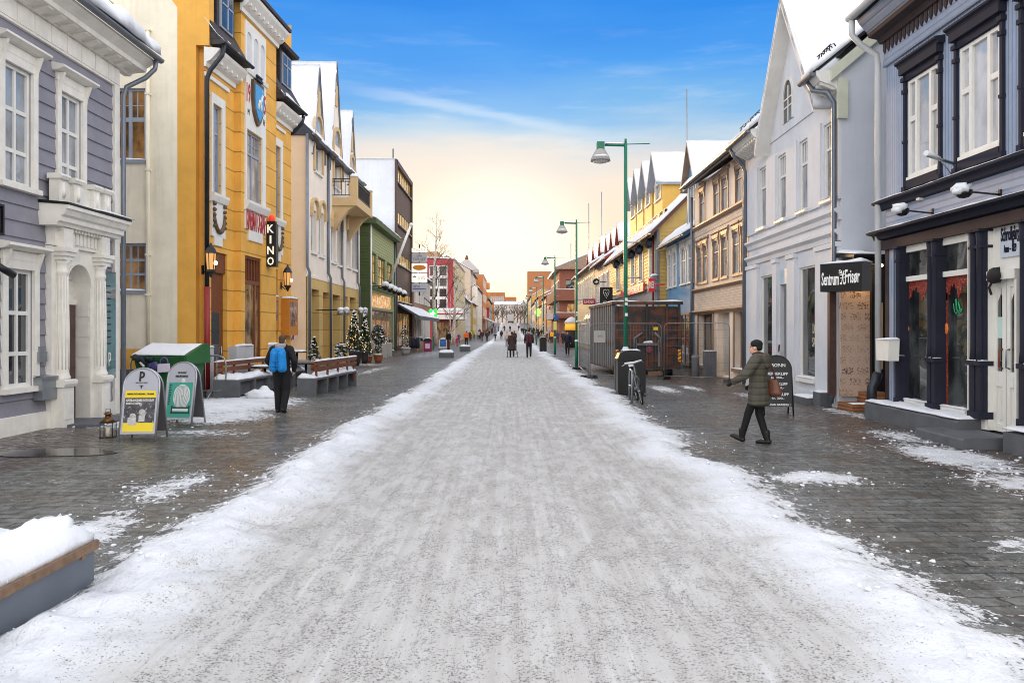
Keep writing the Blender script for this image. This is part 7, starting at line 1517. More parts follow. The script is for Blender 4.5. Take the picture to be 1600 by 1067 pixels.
GPOT = mat('pale_stone_pot', S(168, 166, 162), .7, .1)
potted(601, 558.5, (.16, .92, GPOT, 1), [(0, 0, .2, .45, 240, 'ball')], 'tall pale square planter nearer the terracotta pots', snow=6, lights=4); potted(609, 556.5, (.16, .94, GPOT, 1), [(0, 0, .2, .4, 220, 'ball')], 'tall pale square planter nearer the round stone tub', snow=5)
potted(633.5, 554.5, (.40, .55, GPOT, 0), [(-.05, 0, .3, 1.7, 800, 'column')], 'slim evergreen in a round pale stone tub beside the lit entrance', snow=22, lights=10)
P = gp(615, 556); r = thing('stool', 'low grey stools with snow beside the tall pale planters', 'stool', P); q = place(P); mb = MB(); mb.box(q, -.3, .05, -.15, .15, .32, .38); 
for u in (-.27, .0): mb.box(q, u, u+.04, -.12, .12, 0, .32)
mb.build('seat_frame', CONCD, r); mb = MB(); mb.snow(q, -.3, .05, -.15, .15, .38, .38, .08, .08, .08); mb.build('snow_cover', SNOW, r)
# coat rail, bins and boards on the left walk
P = gp(648, 550); r = thing('clothes_rail', 'rail of dark coats standing outside the shop with the awning', 'clothes rail', P); q = place(P); mb = MB(); mb.tube([q.p(-.45, 0, 0), q.p(-.45, 0, 1.3), q.p(.45, 0, 1.3), q.p(.45, 0, 0)], .025, 0, 6); mb.build('rail', STEEL, r); mb = MB()
for k in range(7): mb.ball(q.p(-.36+.12*k, 0, .78), .3, 0, 10, (.3, .8, 1.65), .3)
mb.build('coats', mat('dark_coats', S(40, 42, 54), .8, .3), r)
def bin_(P, w, h, col, label, dome=BLACK, a=0, panel=None):
    q = place(P, a); r = thing('litter_bin', label, 'litter bin', P); mb = MB(); mb.box(q, -w/2, w/2, -.25, .25, .08, h); mb.box(q, -w/2+.03, w/2-.03, -.22, .22, 0, .08); mb.build('body', col, r)
    mb = MB(); mb.run(Fr(q.p(0, 0, 0), q.W, q.U), [(-w/2-.02, h), (w/2+.02, h), (w/2+.02, h+.06), (w/2-.06, h+.22), (w/4, h+.29), (0, h+.31), (-w/4, h+.29), (-w/2+.06, h+.22), (-w/2-.02, h+.06)], -.27, .27); mb.build('hood', dome, r)
    mb = MB(); mb.box(q, -w/2+.1, w/2-.1, -.285, -.255, h+.02, h+.14); mb.build('slot', mat('slot_dark', (.008, .008, .008), .5, 0), r)
    if panel: mb = MB(); mb.box(q, -w*.28, w*.28, -.262, -.25, h*.3, h*.8); mb.build('notice', panel, r)
    mb = MB(); mb.snow(q, -w*.32, w*.32, -.2, .2, h+.285, h+.285, .05, .08, .08); mb.build('snow_cap', SNOW, r); return r
bin_(gp(668.5, 549), .72, .86, mat('magenta_panel', S(140, 40, 96), .5, .06), 'magenta sided bin with a black hood on the left walk', panel=mat('bin_notice', S(220, 190, 205), .5, .06)); bin_(gp(656.5, 548.5), .55, .92, mat('tan_panel', S(176, 150, 120), .6, .1), 'tan sided bin with a dark hood left of the magenta one')
bb = bin_((px(985.5, 22.3), 22.35, 0), .80, 1.0, BLACK, 'large black bin behind the nearest green lamp and bicycle'); bin_((px(848.5, 66), 66, 0), .5*1.2, 1.0, BLACK, 'far black bin by the fourth green lamp'); 
mb = MB(); mb.box(place((px(964, 22.9), 22.9, 0)), -.06, .03, -.02, .25, .1, 1.05); tag(mb.build('waste_panel', BLACK, None, (px(964, 22.9), 22.9, 0)), 'narrow black panel left of the large black bin', 'panel')
def box_planter(x, y, w, h, d, label):
    P = gp(x, y); q = place(P); r = thing('concrete_block', label, 'planter', P); mb = MB(); mb.box(q, -w/2, w/2, 0, d, 0, h); mb.build('block', CONCD, r); mb = MB(); mb.snow(q, -w/2, w/2, 0, d, h, h, .16, .12, .12, lump=.8); mb.build('snow_cover', SNOW, r)
box_planter(696.5, 559, .95, .33, 1.2, 'dark snow topped block seat left of the road, the nearer one'); box_planter(726, 549, .9, .42, 1.2, 'dark snow topped block seat beyond the nearer one')
sign_board(tuple(gp(692.5, 545.5)), R(-4), .82, 1.2, 'small square sign board with a blue poster behind the nearer block seat', TUBE, (WHITE, lambda f, r: (lambda m_: (m_.box(f, -.32, .32, .008, .012, .25, 1.0), m_.build('poster', mat('blue_poster', S(52, 100, 170), .4, .5, vs=5, col2=S(210, 215, 225), c2=(.62, .7)), r)))(MB())))
P = gp(677, 546); mb = MB(); mb.box(place(P), -.07, .07, -.07, .07, 0, 1.25); tag(mb.build('bollard', GRN, None, P), 'green square post beside the magenta bin', 'post')

# ---- roll off waste container behind mesh fencing
def roll_off():
    A, B = Vector((4.34, 31.8, 0)), Vector((7.02, 31.75, 0)); U = (B-A).normalized(); Wv = Vector((U.y, -U.x, 0)); f = Fr(A, U, Wv); W_ = (B-A).length; D = 6.6; z0, z1 = .28, 3.06
    sh = Vector((-.28, 6.6, 0)).normalized(); s_ = Fr(A, sh, (-sh.y, sh.x, 0))
    r = thing('roll_off_container', 'big rusty dark grey steel skip container with ribbed side behind mesh fencing', 'skip', (5.6, 34, 0))
    RST = mat('rusty_grey_steel', S(50, 47, 47), .6, .25, vs=1.3, bump=.3, col2=S(98, 56, 36), c2=(.44, .58), streak=.5); RS2 = mat('worn_grey_steel', S(108, 108, 110), .5, .25, vs=2, col2=S(96, 66, 48), c2=(.58, .68)); 
    P4 = [A, B, B+sh*D, A+sh*D]; mb = MB(); V = [p+Vector((0, 0, z)) for z in (z0, z1-.2) for p in P4]; mb.add(V, [(0, 3, 2, 1), (4, 5, 6, 7), (0, 1, 5, 4), (1, 2, 6, 5), (2, 3, 7, 6), (3, 0, 4, 7)]); mb.build('body', RST, r)
    mb = MB(); k = .1
    while k < D-.2: mb.prism(Fr(s_.O, s_.U, s_.W), [(k, z0+.02), (k+.22, z0+.02), (k+.22, z1-.1), (k, z1-.1)], 0, .13); k += .5
    mb.build('side_ribs', RS2, r)
    mb = MB(); mb.box(f, -.16, W_+.08, -.12, .12, z1-.12, z1); mb.box(s_, -.05, D, -.1, .16, z1-.12, z1+.001); mb.box(s_, 0, D, -.1, .12, z0-.04, z0+.12); mb.build('top_rim', RST, r)
    mb = MB()
    for x in (.0, W_*.46, W_*.77, W_-.12): mb.box(f, x, x+.1, 0, .07, z0+.05, z1-.12)
    mb.box(f, 0, W_, 0, .06, z0, z0+.12); mb.build('front_posts', RST, r)
    u = lambda x: f.u(x); z = lambda x, y: f.z(x, y)
    mb = MB(); a, b = u(991), u(1031); mb.tube([f.p(a, .1, z(991, 548)), f.p(a, .12, z(991, 528)), f.p(u(1003), .14, z(1003, 520))], .05, 0, 6); mb.tube([f.p(u(1022), .14, z(1022, 520)), f.p(b, .12, z(1031, 528)), f.p(b, .1, z(1031, 548))], .05, 0, 6); mb.box(f, a, a+.09, 0, .1, z0+.1, z(991, 530)); mb.box(f, b-.09, b, 0, .1, z0+.1, z(1031, 530)); mb.box(f, a, b, 0, .1, z(1000, 540), z(1000, 536)); mb.build('hook_frame', RS2, r)
    mb = MB(); mb.box(f, u(1004), u(1019), .0, .05, z(1010, 536), z(1010, 528)); mb.build('recess', BLACK, r); mb = MB(); mb.snow(f, u(1004), u(1020), .03, .10, z(1010, 536), z(1010, 536), .1, .08, .05); mb.build('ledge_snow', SNOW, r)
    mb = MB()
    for k in range(6): zz = z(1050, 496)-.40*k*.75; mb.tube([f.p(u(1043), .0, zz), f.p(u(1043), .1, zz), f.p(u(1059), .1, zz), f.p(u(1059), 0, zz)], .022, 0, 6)
    mb.build('ladder_rungs', RST, r)
    cx, cz = u(1014), z(1014, 546); mb = MB(); mb.prism(f, [(cx+.12*math.cos(k*math.pi/9), cz+.12*math.sin(k*math.pi/9)) for k in range(18)], .1, .11); sg = mb.build('no_parking_disc', mat('red_ring', S(170, 50, 50), .5, .05), r); mb = MB(); mb.prism(f, [(cx+.09*math.cos(k*math.pi/9), cz+.09*math.sin(k*math.pi/9)) for k in range(18)], .11, .116); mb.build('blue_field', mat('dull_blue', S(60, 66, 110), .5, .05), sg); mb = MB(); mb.prism(f, [(cx-.075, cz+.055), (cx-.055, cz+.075), (cx+.075, cz-.055), (cx+.055, cz-.075)], .116, .122); mb.build('red_bar', REDL, sg)
    YL = mat('hazard_yellow', S(226, 200, 40), .4, .05); RD = mat('hazard_red', S(190, 40, 36), .4, .05)
    for x0, x1 in ((961.5, 966), (1058.5, 1063.5)):
        a, b, c, e = u(x0), u(x1), z(x0, 561), z(x0, 546); mb = MB(); mb.box(f, a, b, .08, .09, c-.1, e); p = mb.build('hazard_plate', YL, r); mb = MB(); n = 3; hh = (e-c+.1)/n
        for k in range(n): zz = c-.1+hh*k; mb.prism(f, [(a, zz+hh*.05), (b, zz+hh*.4), (b, zz+hh*.85), (a, zz+hh*.5)], .09, .094)
        mb.build('hazard_stripes', RD, p)
    mb = MB(); mb.box(f, u(1021), u(1028), .005, .012, z(1024, 516), z(1024, 511)); mb.build('yellow_sticker', YL, r); mb = MB(); mb.box(f, u(963), u(968), .105, .11, z(965, 478), z(965, 473)); mb.build('white_sticker', WHITE, r)
    for x in (.3, W_-.5): mb = MB(); mb.tube([f.p(x, -.4, .16), f.p(x+.22, -.4, .16)], .16, 0, 12); mb.build('roller', BLACK, r); 
    mb = MB(); mb.box(f, .5, .65, -6, -.1, .1, z0); mb.box(f, W_-.65, W_-.5, -6, -.1, .1, z0); mb.build('skid', BLACK, r); mb = MB(); mb.box(f, W_*.5, W_*.72, -.1, .05, 0, .18); mb.build('timber_chock', WOOD, r)
    mb = MB(); mb.snow(f, -.15, W_+.08, -.12, .12, z1, z1, .06, .2, .1, lump=.9); mb.snow(s_, 0, D, -.1, .16, z1, z1, .06, .3, .1); mb.build('rim_snow', SNOW, r)
roll_off()
FST = mat('dull_fence_steel', S(128, 132, 136), .5, .12, metal=.5)
def fence(A, B, h, label, n=1):
    A, B = Vector((*A, 0)), Vector((*B, 0)); U = (B-A).normalized(); q = Fr(A, U, (U.y, -U.x, 0)); L = (B-A).length; r = thing('mesh_fence_panel', label, 'fence', A, 'mesh fence panels round the skip'); mb = MB(); c = .16; z0 = .14
    mb.tube([q.p(0, 0, .04), q.p(0, 0, h-c), q.p(.05, 0, h-.04), q.p(c, 0, h), q.p(L-c, 0, h), q.p(L-.05, 0, h-.04), q.p(L, 0, h-c), q.p(L, 0, .04)], .016, 0, 7); mb.tube([q.p(0, 0, z0), q.p(L, 0, z0)], .014, 0, 6); mb.build('tube_frame', FST, r); mb = MB(); k = .12
    while k < L: mb.tube([q.p(k, 0, z0), q.p(k, 0, h)], .0028, 0, 4); k += .12
    k = z0+.25
    while k < h: mb.tube([q.p(0, .004, k), q.p(L, .004, k)], .0036, 0, 4); k += .3
    mb.build('wire_mesh', FST, r)
    for u in (0, L): mb = MB(); mb.prism(Fr(q.p(u, 0, 0), q.W, -q.U), [(-.36, 0), (.36, 0), (.3, .11), (-.3, .11)], -.12, .12); mb.build('rubber_foot', BLACK, r)
fence((px(922, 30), 30), (px(1030, 30), 29.6), 2.14, 'mesh fence panel across the front of the rusty skip'); fence((px(1037, 29.5), 29.4), (7.95, 27.9), 2.14, 'mesh fence panel from the skip to the pale timber house'); fence((px(905, 37), 37), (px(920.5, 30.2), 30.3), 2.14, 'mesh fence panel running along the ribbed side of the skip')
q = camwall(0, 29.9); r = thing('fence_notice', 'pale grey notice board hung on the mesh fence', 'notice', (px(928, 29.9), 29.9, pz(536, 29.9))); mb = MB(); mb.box(q, px(928, 29.9), px(945.5, 29.9), 0.03, .06, pz(535, 29.9), pz(516.5, 29.9)); mb.build('board', mat('pale_notice', S(168, 164, 156), .6, .05), r); lettering('BYGG', q, px(938, 29.9), .06, pz(525, 29.9), .2, .07, mat('blue_print', S(70, 130, 180), .5, .05), r)
P = Vector((px(1006, 31), 31, .1))
# cabinet, bollard by the timber house
P = Vector((7.75, 30.6, 0)); q = place(P); r = thing('utility_cabinet', 'grey utility cabinet with snow beside the timber house shop window', 'cabinet', P); mb = MB(); mb.box(q, -.05, .4, -.2, .2, 0, 1.05); mb.build('cabinet', CONCD, r); mb = MB(); mb.snow(q, -.05, .4, -.2, .2, 1.05, 1.05, .04, .1, .1); mb.build('snow_cap', SNOW, r)
P = Vector((7.55, 31.4, 0)); mb = MB(); mb.lathe(place(P), (0, 0), [(.16, 0), (.16, .75), (.18, .78), (.12, .86)], 0, 12); tag(mb.build('concrete_bollard', CONC, None, P), 'round concrete bollard beside the utility cabinet', 'bollard')

# ---- bicycle and rack
def bicycle():
    o = Vector((px(1003.5, 19.55), 19.55, 0)); lean = R(-11); yaw = R(3); U = Vector((math.sin(yaw), math.cos(yaw), 0)); Sd = Vector((U.y, -U.x, 0)); Zv = (Vector((0, 0, 1))*math.cos(lean)+Sd*math.sin(lean)).normalized(); Sv = U.cross(Zv)
    P = lambda y, s_, z: o+U*y+Sv*s_+Zv*z
    r = thing('bicycle', 'dark city bicycle with snowy handlebar leaning by the green lamp', 'bicycle', o); rad = .34
    FRM = mat('bike_frame_grey', S(118, 122, 124), .35, .1, metal=.3); TY = mat('tyre_rubber', S(24, 24, 26), .8, .1)
    for yc in (0, 1.05):
        mb = MB(); mb.tube([P(yc+rad*math.cos(2*math.pi*k/28), 0, rad+rad*math.sin(2*math.pi*k/28)) for k in range(29)], .022, 0, 6); w = mb.build('wheel', TY, r)
        mb = MB(); mb.tube([P(yc+(rad-.04)*math.cos(2*math.pi*k/28), 0, rad+(rad-.04)*math.sin(2*math.pi*k/28)) for k in range(29)], .011, 0, 5); mb.build('rim', STEEL, w); mb = MB()
        for k in range(16): a = 2*math.pi*k/16; mb.tube([P(yc, .02*(-1)**k, rad), P(yc+(rad-.04)*math.cos(a), 0, rad+(rad-.04)*math.sin(a))], .0022, 0, 4)
        mb.tube([P(yc, -.05, rad), P(yc, .05, rad)], .025, 0, 8); mb.build('spokes', STEEL, w)
        mb = MB(); mb.tube([P(yc+(rad+.035)*math.cos(math.pi*k/10+.2), 0, rad+(rad+.035)*math.sin(math.pi*k/10+.2)) for k in range(9)], .026, 0, 6); mb.build('mudguard', BLACK, r)
    hd, st, bb = P(.22, 0, .86), P(.80, 0, .78), P(.62, 0, .30); mb = MB()
    for a, b, t_ in ((hd, st, .016), (P(.20, 0, .74), bb, .02), (st, bb, .017), (bb, P(1.05, .04, rad), .011), (bb, P(1.05, -.04, rad), .011), (P(.79, 0, .72), P(1.05, .05, rad), .009), (P(.79, 0, .72), P(1.05, -.05, rad), .009), (P(.24, 0, .95), P(.19, 0, .70), .02)): mb.tube([a, b], t_, 0, 7)
    mb.build('frame', FRM, r); mb = MB()
    for s_ in (-.05, .05): mb.tube([P(.18, s_, .66), P(.06, s_, .5), P(0, s_, rad)], .012, 0, 6)
    mb.build('fork', FRM, r); mb = MB(); mb.tube([P(.24, 0, .92), P(.24, 0, 1.03)], .014, 0, 6); mb.tube([P(.38, -.29, 1.02), P(.26, -.2, 1.06), P(.2, 0, 1.04), P(.26, .2, 1.06), P(.38, .29, 1.02)], .013, 0, 7); mb.build('handlebar', STEEL, r); mb = MB(); mb.tube([P(.26, -.22, 1.085), P(.2, 0, 1.07), P(.26, .22, 1.085)], .024, 0, 6); mb.build('snow', SNOW, r); mb = MB(); mb.tube([P(.76, -.02, .95), P(.95, 0, .96)], [.05, .08], 0, 6); mb.build('saddle_snow', SNOW, r)
    mb = MB(); mb.tube([st, P(.82, 0, .9)], .014, 0, 6); mb.ball(P(.86, 0, .92), .1, 0, 10, (.9, 1.4, .4)); mb.build('saddle', BLACK, r); mb = MB(); mb.tube([P(.62, -.07, .3), P(.62, .07, .3)], .03, 0, 8); mb.tube([P(.62, .08, .3), P(.62, .09, .14)], .012, 0, 5); mb.box(Fr(P(.62, .1, .13), U, Sv), -.05, .05, 0, .1, -.01, .015); mb.tube([P(.62, -.08, .3), P(.62, -.09, .46)], .012, 0, 5); mb.build('crank', BLACK, r)
bicycle()
for i, (x, Y) in enumerate(((986, 20.1),)):
    X = px(x, Y); r = thing('bike_rack', 'galvanised steel hoop rack between the lamp and the bicycle', 'bike rack', (X, Y, 0)); mb = MB(); mb.tube([(X-.02, Y-.3, 0), (X-.02, Y-.3, .7), (X-.01, Y-.24, .8), (X+.0, Y-.1, .84), (X+.02, Y+.3, .84), (X+.03, Y+.42, .78), (X+.03, Y+.46, .7), (X+.03, Y+.46, 0)], .025, 0, 8); mb.tube([(X-.02, Y-.3, .42), (X+.03, Y+.46, .42)], .02, 0, 6); mb.build('hoop', STEEL, r)

# ---- shop signs on the far right fronts
def side_sign(x0, x1, yt, yb, Y, label, m_, deco, name='shop_sign', th=.12, to=8.0):
    q = camwall(0, Y); a, b, c, e = px(x0, Y), px(x1, Y), pz(yb, Y), pz(yt, Y); r = thing(name, label, 'sign', (a, Y, c)); mb = MB(); mb.box(q, a, b, -th, th, c, e); mb.build('board', m_, r); mb = MB(); mb.tube([q.p(b, 0, (c+e)/2), q.p(max(b+.05, to), 0, (c+e)/2)], .03, 0, 5); mb.build('bracket', DARKMET, r); deco(q, a, b, c, e, r)
def fox(q, a, b, c, e, r):
    cx, cz, s_ = (a+b)/2, (c+e)/2+.18, (b-a)*.34; mb = MB()
    for pts in (((0, -1.1), (-.62, .1), (-.62, .75), (-.2, .95), (0, .6), (.2, .95), (.62, .75), (.62, .1), (0, -1.1)), ((-.3, .3), (0, -.1), (.3, .3)), ((0, -.1), (0, -.65))): mb.tube([q.p(cx+x*s_, .135, cz+z*s_) for x, z in pts], .022, 0, 5)
    mb.build('line_emblem', WHITE, r); lettering('VERO', q, cx, .12, c+.16, (b-a)*.5, .2, WHITE, r, bold=.02)
side_sign(937, 957, 449, 476, 58, 'square black sign with a white line emblem before the grey house', BLACK, fox)
side_sign(911, 930, 467, 476, 72, 'narrow red sign with white capitals beyond the black square one', mat('dark_red_sign', S(170, 40, 50), .5, .05), lambda q, a, b, c, e, r: lettering('LINDEX', q, (a+b)/2, .12, (c+e)/2, (b-a)*.8, (e-c)*.5, WHITE, r, bold=.02))
Y = 64; q = camwall(0, Y); cx, cz = px(931.5, Y), pz(440.5, Y); r = thing('round_sign', 'round black sign with a pale rim and white bird like mark', 'sign', (cx, Y, cz)); mb = MB(); mb.tube([q.p(cx+.3*math.cos(k*math.pi/10), .02, cz+.3*math.sin(k*math.pi/10)) for k in range(21)], .04, 0, 6); mb.build('rim', mat('pale_rim', S(220, 210, 170), .5, .05), r); mb = MB(); mb.prism(q, [(cx+.29*math.cos(k*math.pi/10), cz+.29*math.sin(k*math.pi/10)) for k in range(20)], -.05, .03); mb.build('disc', BLACK, r); mb = MB(); mb.prism(q, [(cx-.16, cz-.02), (cx-.02, cz+.05), (cx+.02, cz+.14), (cx+.08, cz+.1), (cx+.18, cz-.02), (cx+.04, cz-.1), (cx-.08, cz-.08)], .03, .045); mb.build('mark', WHITE, r); mb = MB(); mb.tube([q.p(cx+.3, 0, cz), q.p(8.0, 0, cz)], .03, 0, 5); mb.build('bracket', DARKMET, r)
q = facade((8.0, 66), (8.0, 73), False)
for i, (u0, u1) in enumerate(((0.2, 2.6), (3.0, 5.4))):
    r = thing('striped_awning', ('grey and white rounded awning on the grey house, nearer one', 'grey and white rounded awning on the grey house, farther one')[i], 'awning', q.p(u0, 0, 2.6)); n = 6
    for k in range(n):
        a, b = u0+(u1-u0)*k/n, u0+(u1-u0)*(k+1)/n; mb = MB(); mb.run(q, [(0, 3.7), (.6, 3.6), (1.0, 3.3), (1.2, 2.9), (1.2, 2.6), (1.16, 2.6), (1.14, 2.9), (.95, 3.25), (.55, 3.5), (0, 3.6)], a, b); mb.build('canvas_strip', (CONC, WHITE)[k % 2], r)
    mb = MB(); mb.snow(q, u0, u1, .1, .6, 3.68, 3.6, .14, .3, .2); mb.build('snow_cover', SNOW, r)
P = Vector((px(893, 84), 84, 0)); r = thing('kiosk', 'small glowing yellow kiosk with a snowy dome on the right walk', 'kiosk', P); q = place(P); mb = MB(); mb.lathe(q, (0, 0), [(.75, 1.9), (.75, 2.3), (.65, 2.7)], 0, 10); mb.build('lit_canopy', glow('kiosk_yellow_light', (1, .5, .05), .45), r); mb = MB(); mb.lathe(q, (0, 0), [(.8, 2.66), (.75, 2.85), (.45, 3.15), (.08, 3.35)], 0, 10); mb.build('dome_snow', SNOW, r); mb = MB(); mb.lathe(q, (0, 0), [(.65, 0), (.65, 1.9)], 0, 10); mb.build('body', BRNT, r)
Y = 118; q = camwall(0, Y); cx, cz = px(840.5, Y), pz(488, Y); mb = MB(); mb.prism(q, [(cx+x, cz+z) for x, z in ((-.5, -.2), (-.2, -.2), (-.2, -.6), (.2, -.6), (.2, -.2), (.5, -.2), (.5, .2), (.2, .2), (.2, .6), (-.2, .6), (-.2, .2), (-.5, .2))], -.06, .06); tag(mb.build('far_pharmacy_cross', glow('far_green_light', (.35, .95, .1), 1.2), None, (cx, Y, cz)), 'small yellow green glowing cross sign far down the right side', 'sign')
Y = 92; q = camwall(0, Y); a, b, c, e = px(853, Y), px(864, Y), pz(499, Y), pz(489, Y); side_sign(854, 864, 490, 499, 98, 'pale grey square sign hanging over the right walk', mat('pale_sign', S(206, 200, 196), .5, .05), lambda *k: None, to=7.9)
Y = 262; q = camwall(0, Y); mb = MB(); mb.box(q, px(761, Y), px(764, Y), -.2, .2, pz(496, Y), pz(472, Y)); tag(mb.build('red_banner', mat('red_banner_cloth', S(200, 40, 44), .5, .05), None, (px(761, Y), Y, pz(496, Y))), 'tall narrow red sign on the far left row', 'sign')
# small delivery truck at the end of the road
Y = 330; P = Vector((px(797.5, Y), Y, gz(Y))); q = place(P); r = thing('delivery_truck', 'tiny pale box truck seen from behind at the end of the road', 'truck', P); mb = MB(); mb.box(q, -1.25, 1.25, 0, 6, 1.0, 3.9); mb.build('cargo_box', mat('pale_truck_box', S(206, 204, 204), .5, .05), r); mb = MB(); mb.box(q, -1.1, 1.1, .1, 7.5, .5, 1.0); mb.box(q, -1.1, 1.1, 6.1, 7.8, 1, 2.8); mb.build('chassis', BLACK, r)
for u in (-1.0, 1.0): mb = MB(); mb.tube([q.p(u-.15, .9, .5), q.p(u+.15, .9, .5)], .5, 0, 12); mb.build('wheel', BLACK, r)

# ---- crumbs of broken crust lying along the edges of the packed snow
def crumbs():
    rc = random.Random(11); mb = MB()
    for _ in range(700):
        y = 2.8+22*rc.random()**1.7; side = rc.random() < .5; x = (-3.2-.0035*y-.35+.9*rc.random()) if side else (3.0+.002*y-.6+1.1*rc.random()**1.3)
        z, s_, d = street_z(x, y); r_ = .005+.018*rc.random()**4; mb.ball((x, y, z+r_*.4), r_, 0, 6, (1.2, 1.1, .7), .7)
    for cx, cy, rx, ry, k in PATCH:
        if cy < 22 and k > .4:
            for _ in range(90): x, y = cx+rx*rc.gauss(0, .6), cy+ry*rc.gauss(0, .6); r_ = .006+.02*rc.random()**4; mb.ball((x, y, street_z(x, y)[0]+r_*.4), r_, 0, 6, (1.3, 1.1, .6), .7)
    tag(mb.build('snow_crumbs', SNOW), kind='stuff')
crumbs()
# ---- small signs on the far fronts
for i, (x0, x1, yt, yb, Y, col, to) in enumerate(((858, 862, 478, 484, 152, (190, 60, 50), 7.8), (851, 855, 482, 487, 178, (230, 226, 215), 7.7), (846, 849, 485, 491, 205, (60, 90, 150), 7.7), (841, 844, 488, 492, 228, (236, 190, 70), 7.7))):
    side_sign(x0, x1, yt, yb, Y, ('small red', 'small cream', 'small blue', 'small amber')[i]+' hanging sign far down the right row', mat('far_sign_face', S(*col), .5, .05), lambda *k: None, th=.15, to=to)
# ================================================================= TREES
BARK = mat('birch_bark', S(196, 188, 178), .8, .15, vs=5, co='Object', col2=S(60, 54, 50), c2=(.55, .62)); TWIG = mat('bare_twigs', S(92, 72, 58), .8, .2, co='Object')
def bare_tree(P, h, label, seed, name='birch_tree', bark=BARK, spread=.32, n1=16, thick=.022, tw=1.):
    rnd = random.Random(seed); P = Vector(P); r = thing(name, label, 'tree', P); mb = MB(); pts = []
    for k in range(9): a = k/8; pts.append(P+Vector((h*.012*math.sin(a*5+seed), h*.012*math.cos(a*4), h*a)))
    mb.tube(pts, [max(.03, h*thick*(1-.93*k/8)) for k in range(9)], 0, 8); mb.build('trunk', bark, r)
    mb = MB()
    def branch(p, d, L, rad, lev):
        q = [p]; dd = d.copy()
        for k in range(3): dd = (dd+Vector((rnd.gauss(0, .16), rnd.gauss(0, .16), .10 if lev < 2 else -.05))).normalized(); q.append(q[-1]+dd*L/3)
        mb.tube(q, [rad, rad*.8, rad*.55, rad*.3], 0, 4)
        if lev < 3:
            for _ in range((5, 4, 3)[lev]): t_ = .3+.7*rnd.random(); k = min(2, int(t_*3)); pp = q[k].lerp(q[k+1], t_*3-k); nd = (dd+Vector((rnd.gauss(0, .6), rnd.gauss(0, .6), rnd.gauss(.1, .4)))).normalized(); branch(pp, nd, L*.5, rad*.5, lev+1)
    for k in range(n1):
        a = .25+.72*k/(n1-1); i = min(7, int(a*8)); p = pts[i].lerp(pts[i+1], a*8-i); an = k*2.4+rnd.random(); up = .75; d = Vector((math.cos(an), math.sin(an), up)).normalized(); branch(p, d, h*spread*(1.15-a), h*.0042*tw*(1.2-a), 0)
    mb.build('crown', TWIG, r); return r
bare_tree((px(680, 94), 94, 0), 16.0, 'tall bare birch behind the green pharmacy cross', 3, tw=1.3); bare_tree((px(709.5, 106), 106, 0), 11.5, 'shorter bare birch in front of the red building', 5, tw=1.3); bare_tree((px(704, 100), 100, 0), 6.5, 'small thin bare birch between the two larger birches', 8, tw=1.2)
for i, (x, Y) in enumerate(((772, 352), (778, 362), (785, 372), (791, 380), (803, 362), (808, 371), (813, 380), (819, 366), (825, 356))): bare_tree((px(x, Y), Y, gz(Y)-.3), 7.2+1.3*(i % 3), ('first', 'second', 'third', 'fourth', 'fifth', 'sixth', 'seventh', 'eighth', 'ninth')[i]+' from left of the far bare trees before the pale terrace', 20+i, 'bare_tree', TWIG, .5, 9, .03, 6.0)

# ================================================================= PEOPLE
SKIN = mat('skin', S(206, 158, 134), .5, .06, co='Object')
def hull(bm, p0, r0, p1, r1, seg=2):
    tmp = bmesh.new(); bmesh.ops.create_icosphere(tmp, subdivisions=seg, radius=1); vs = [v.co.copy() for v in tmp.verts]; tmp.free()
    nv = []
    for p, r in ((p0, r0), (p1, r1)):
        rr = r if isinstance(r, (tuple, list)) else (r, r, r); nv += [bm.verts.new(Vector(p)+Vector((v.x*rr[0], v.y*rr[1], v.z*rr[2]))) for v in vs]
        if p1 is None: break
    res = bmesh.ops.convex_hull(bm, input=nv); bad = [v for v in res['geom_interior'] if isinstance(v, bmesh.types.BMVert)]; bmesh.ops.delete(bm, geom=bad, context='VERTS')
def blob(name, prims, vox, smooth=3, crease=0):
    """many tapered limbs grown together into one continuous skin"""
    bm = bmesh.new()
    for p in prims:
        if len(p) == 2: hull(bm, p[0], p[1], Vector(p[0])+Vector((0, 0, 1e-4)), p[1])
        else: hull(bm, *p)
    me = bpy.data.meshes.new('tmp'); bm.to_mesh(me); bm.free(); ob = bpy.data.objects.new('tmp', me); COL.objects.link(ob)
    m = ob.modifiers.new('r', 'REMESH'); m.mode = 'VOXEL'; m.voxel_size = vox; m.use_smooth_shade = True
    if smooth: s_ = ob.modifiers.new('s', 'SMOOTH'); s_.iterations = smooth; s_.factor = .5
    dg = bpy.context.evaluated_depsgraph_get(); dg.update(); out = bpy.data.meshes.new_from_object(ob.evaluated_get(dg)); bpy.data.objects.remove(ob); bpy.data.meshes.remove(me); out.name = name
    out.polygons.foreach_set('use_smooth', [True]*len(out.polygons)); return out
def put(name, me, m, parent):
    me.materials.clear(); me.materials.append(m); o = bpy.data.objects.new(name, me); COL.objects.link(o); o.parent = parent; ORG[o.name] = ORG[parent.name]; return o
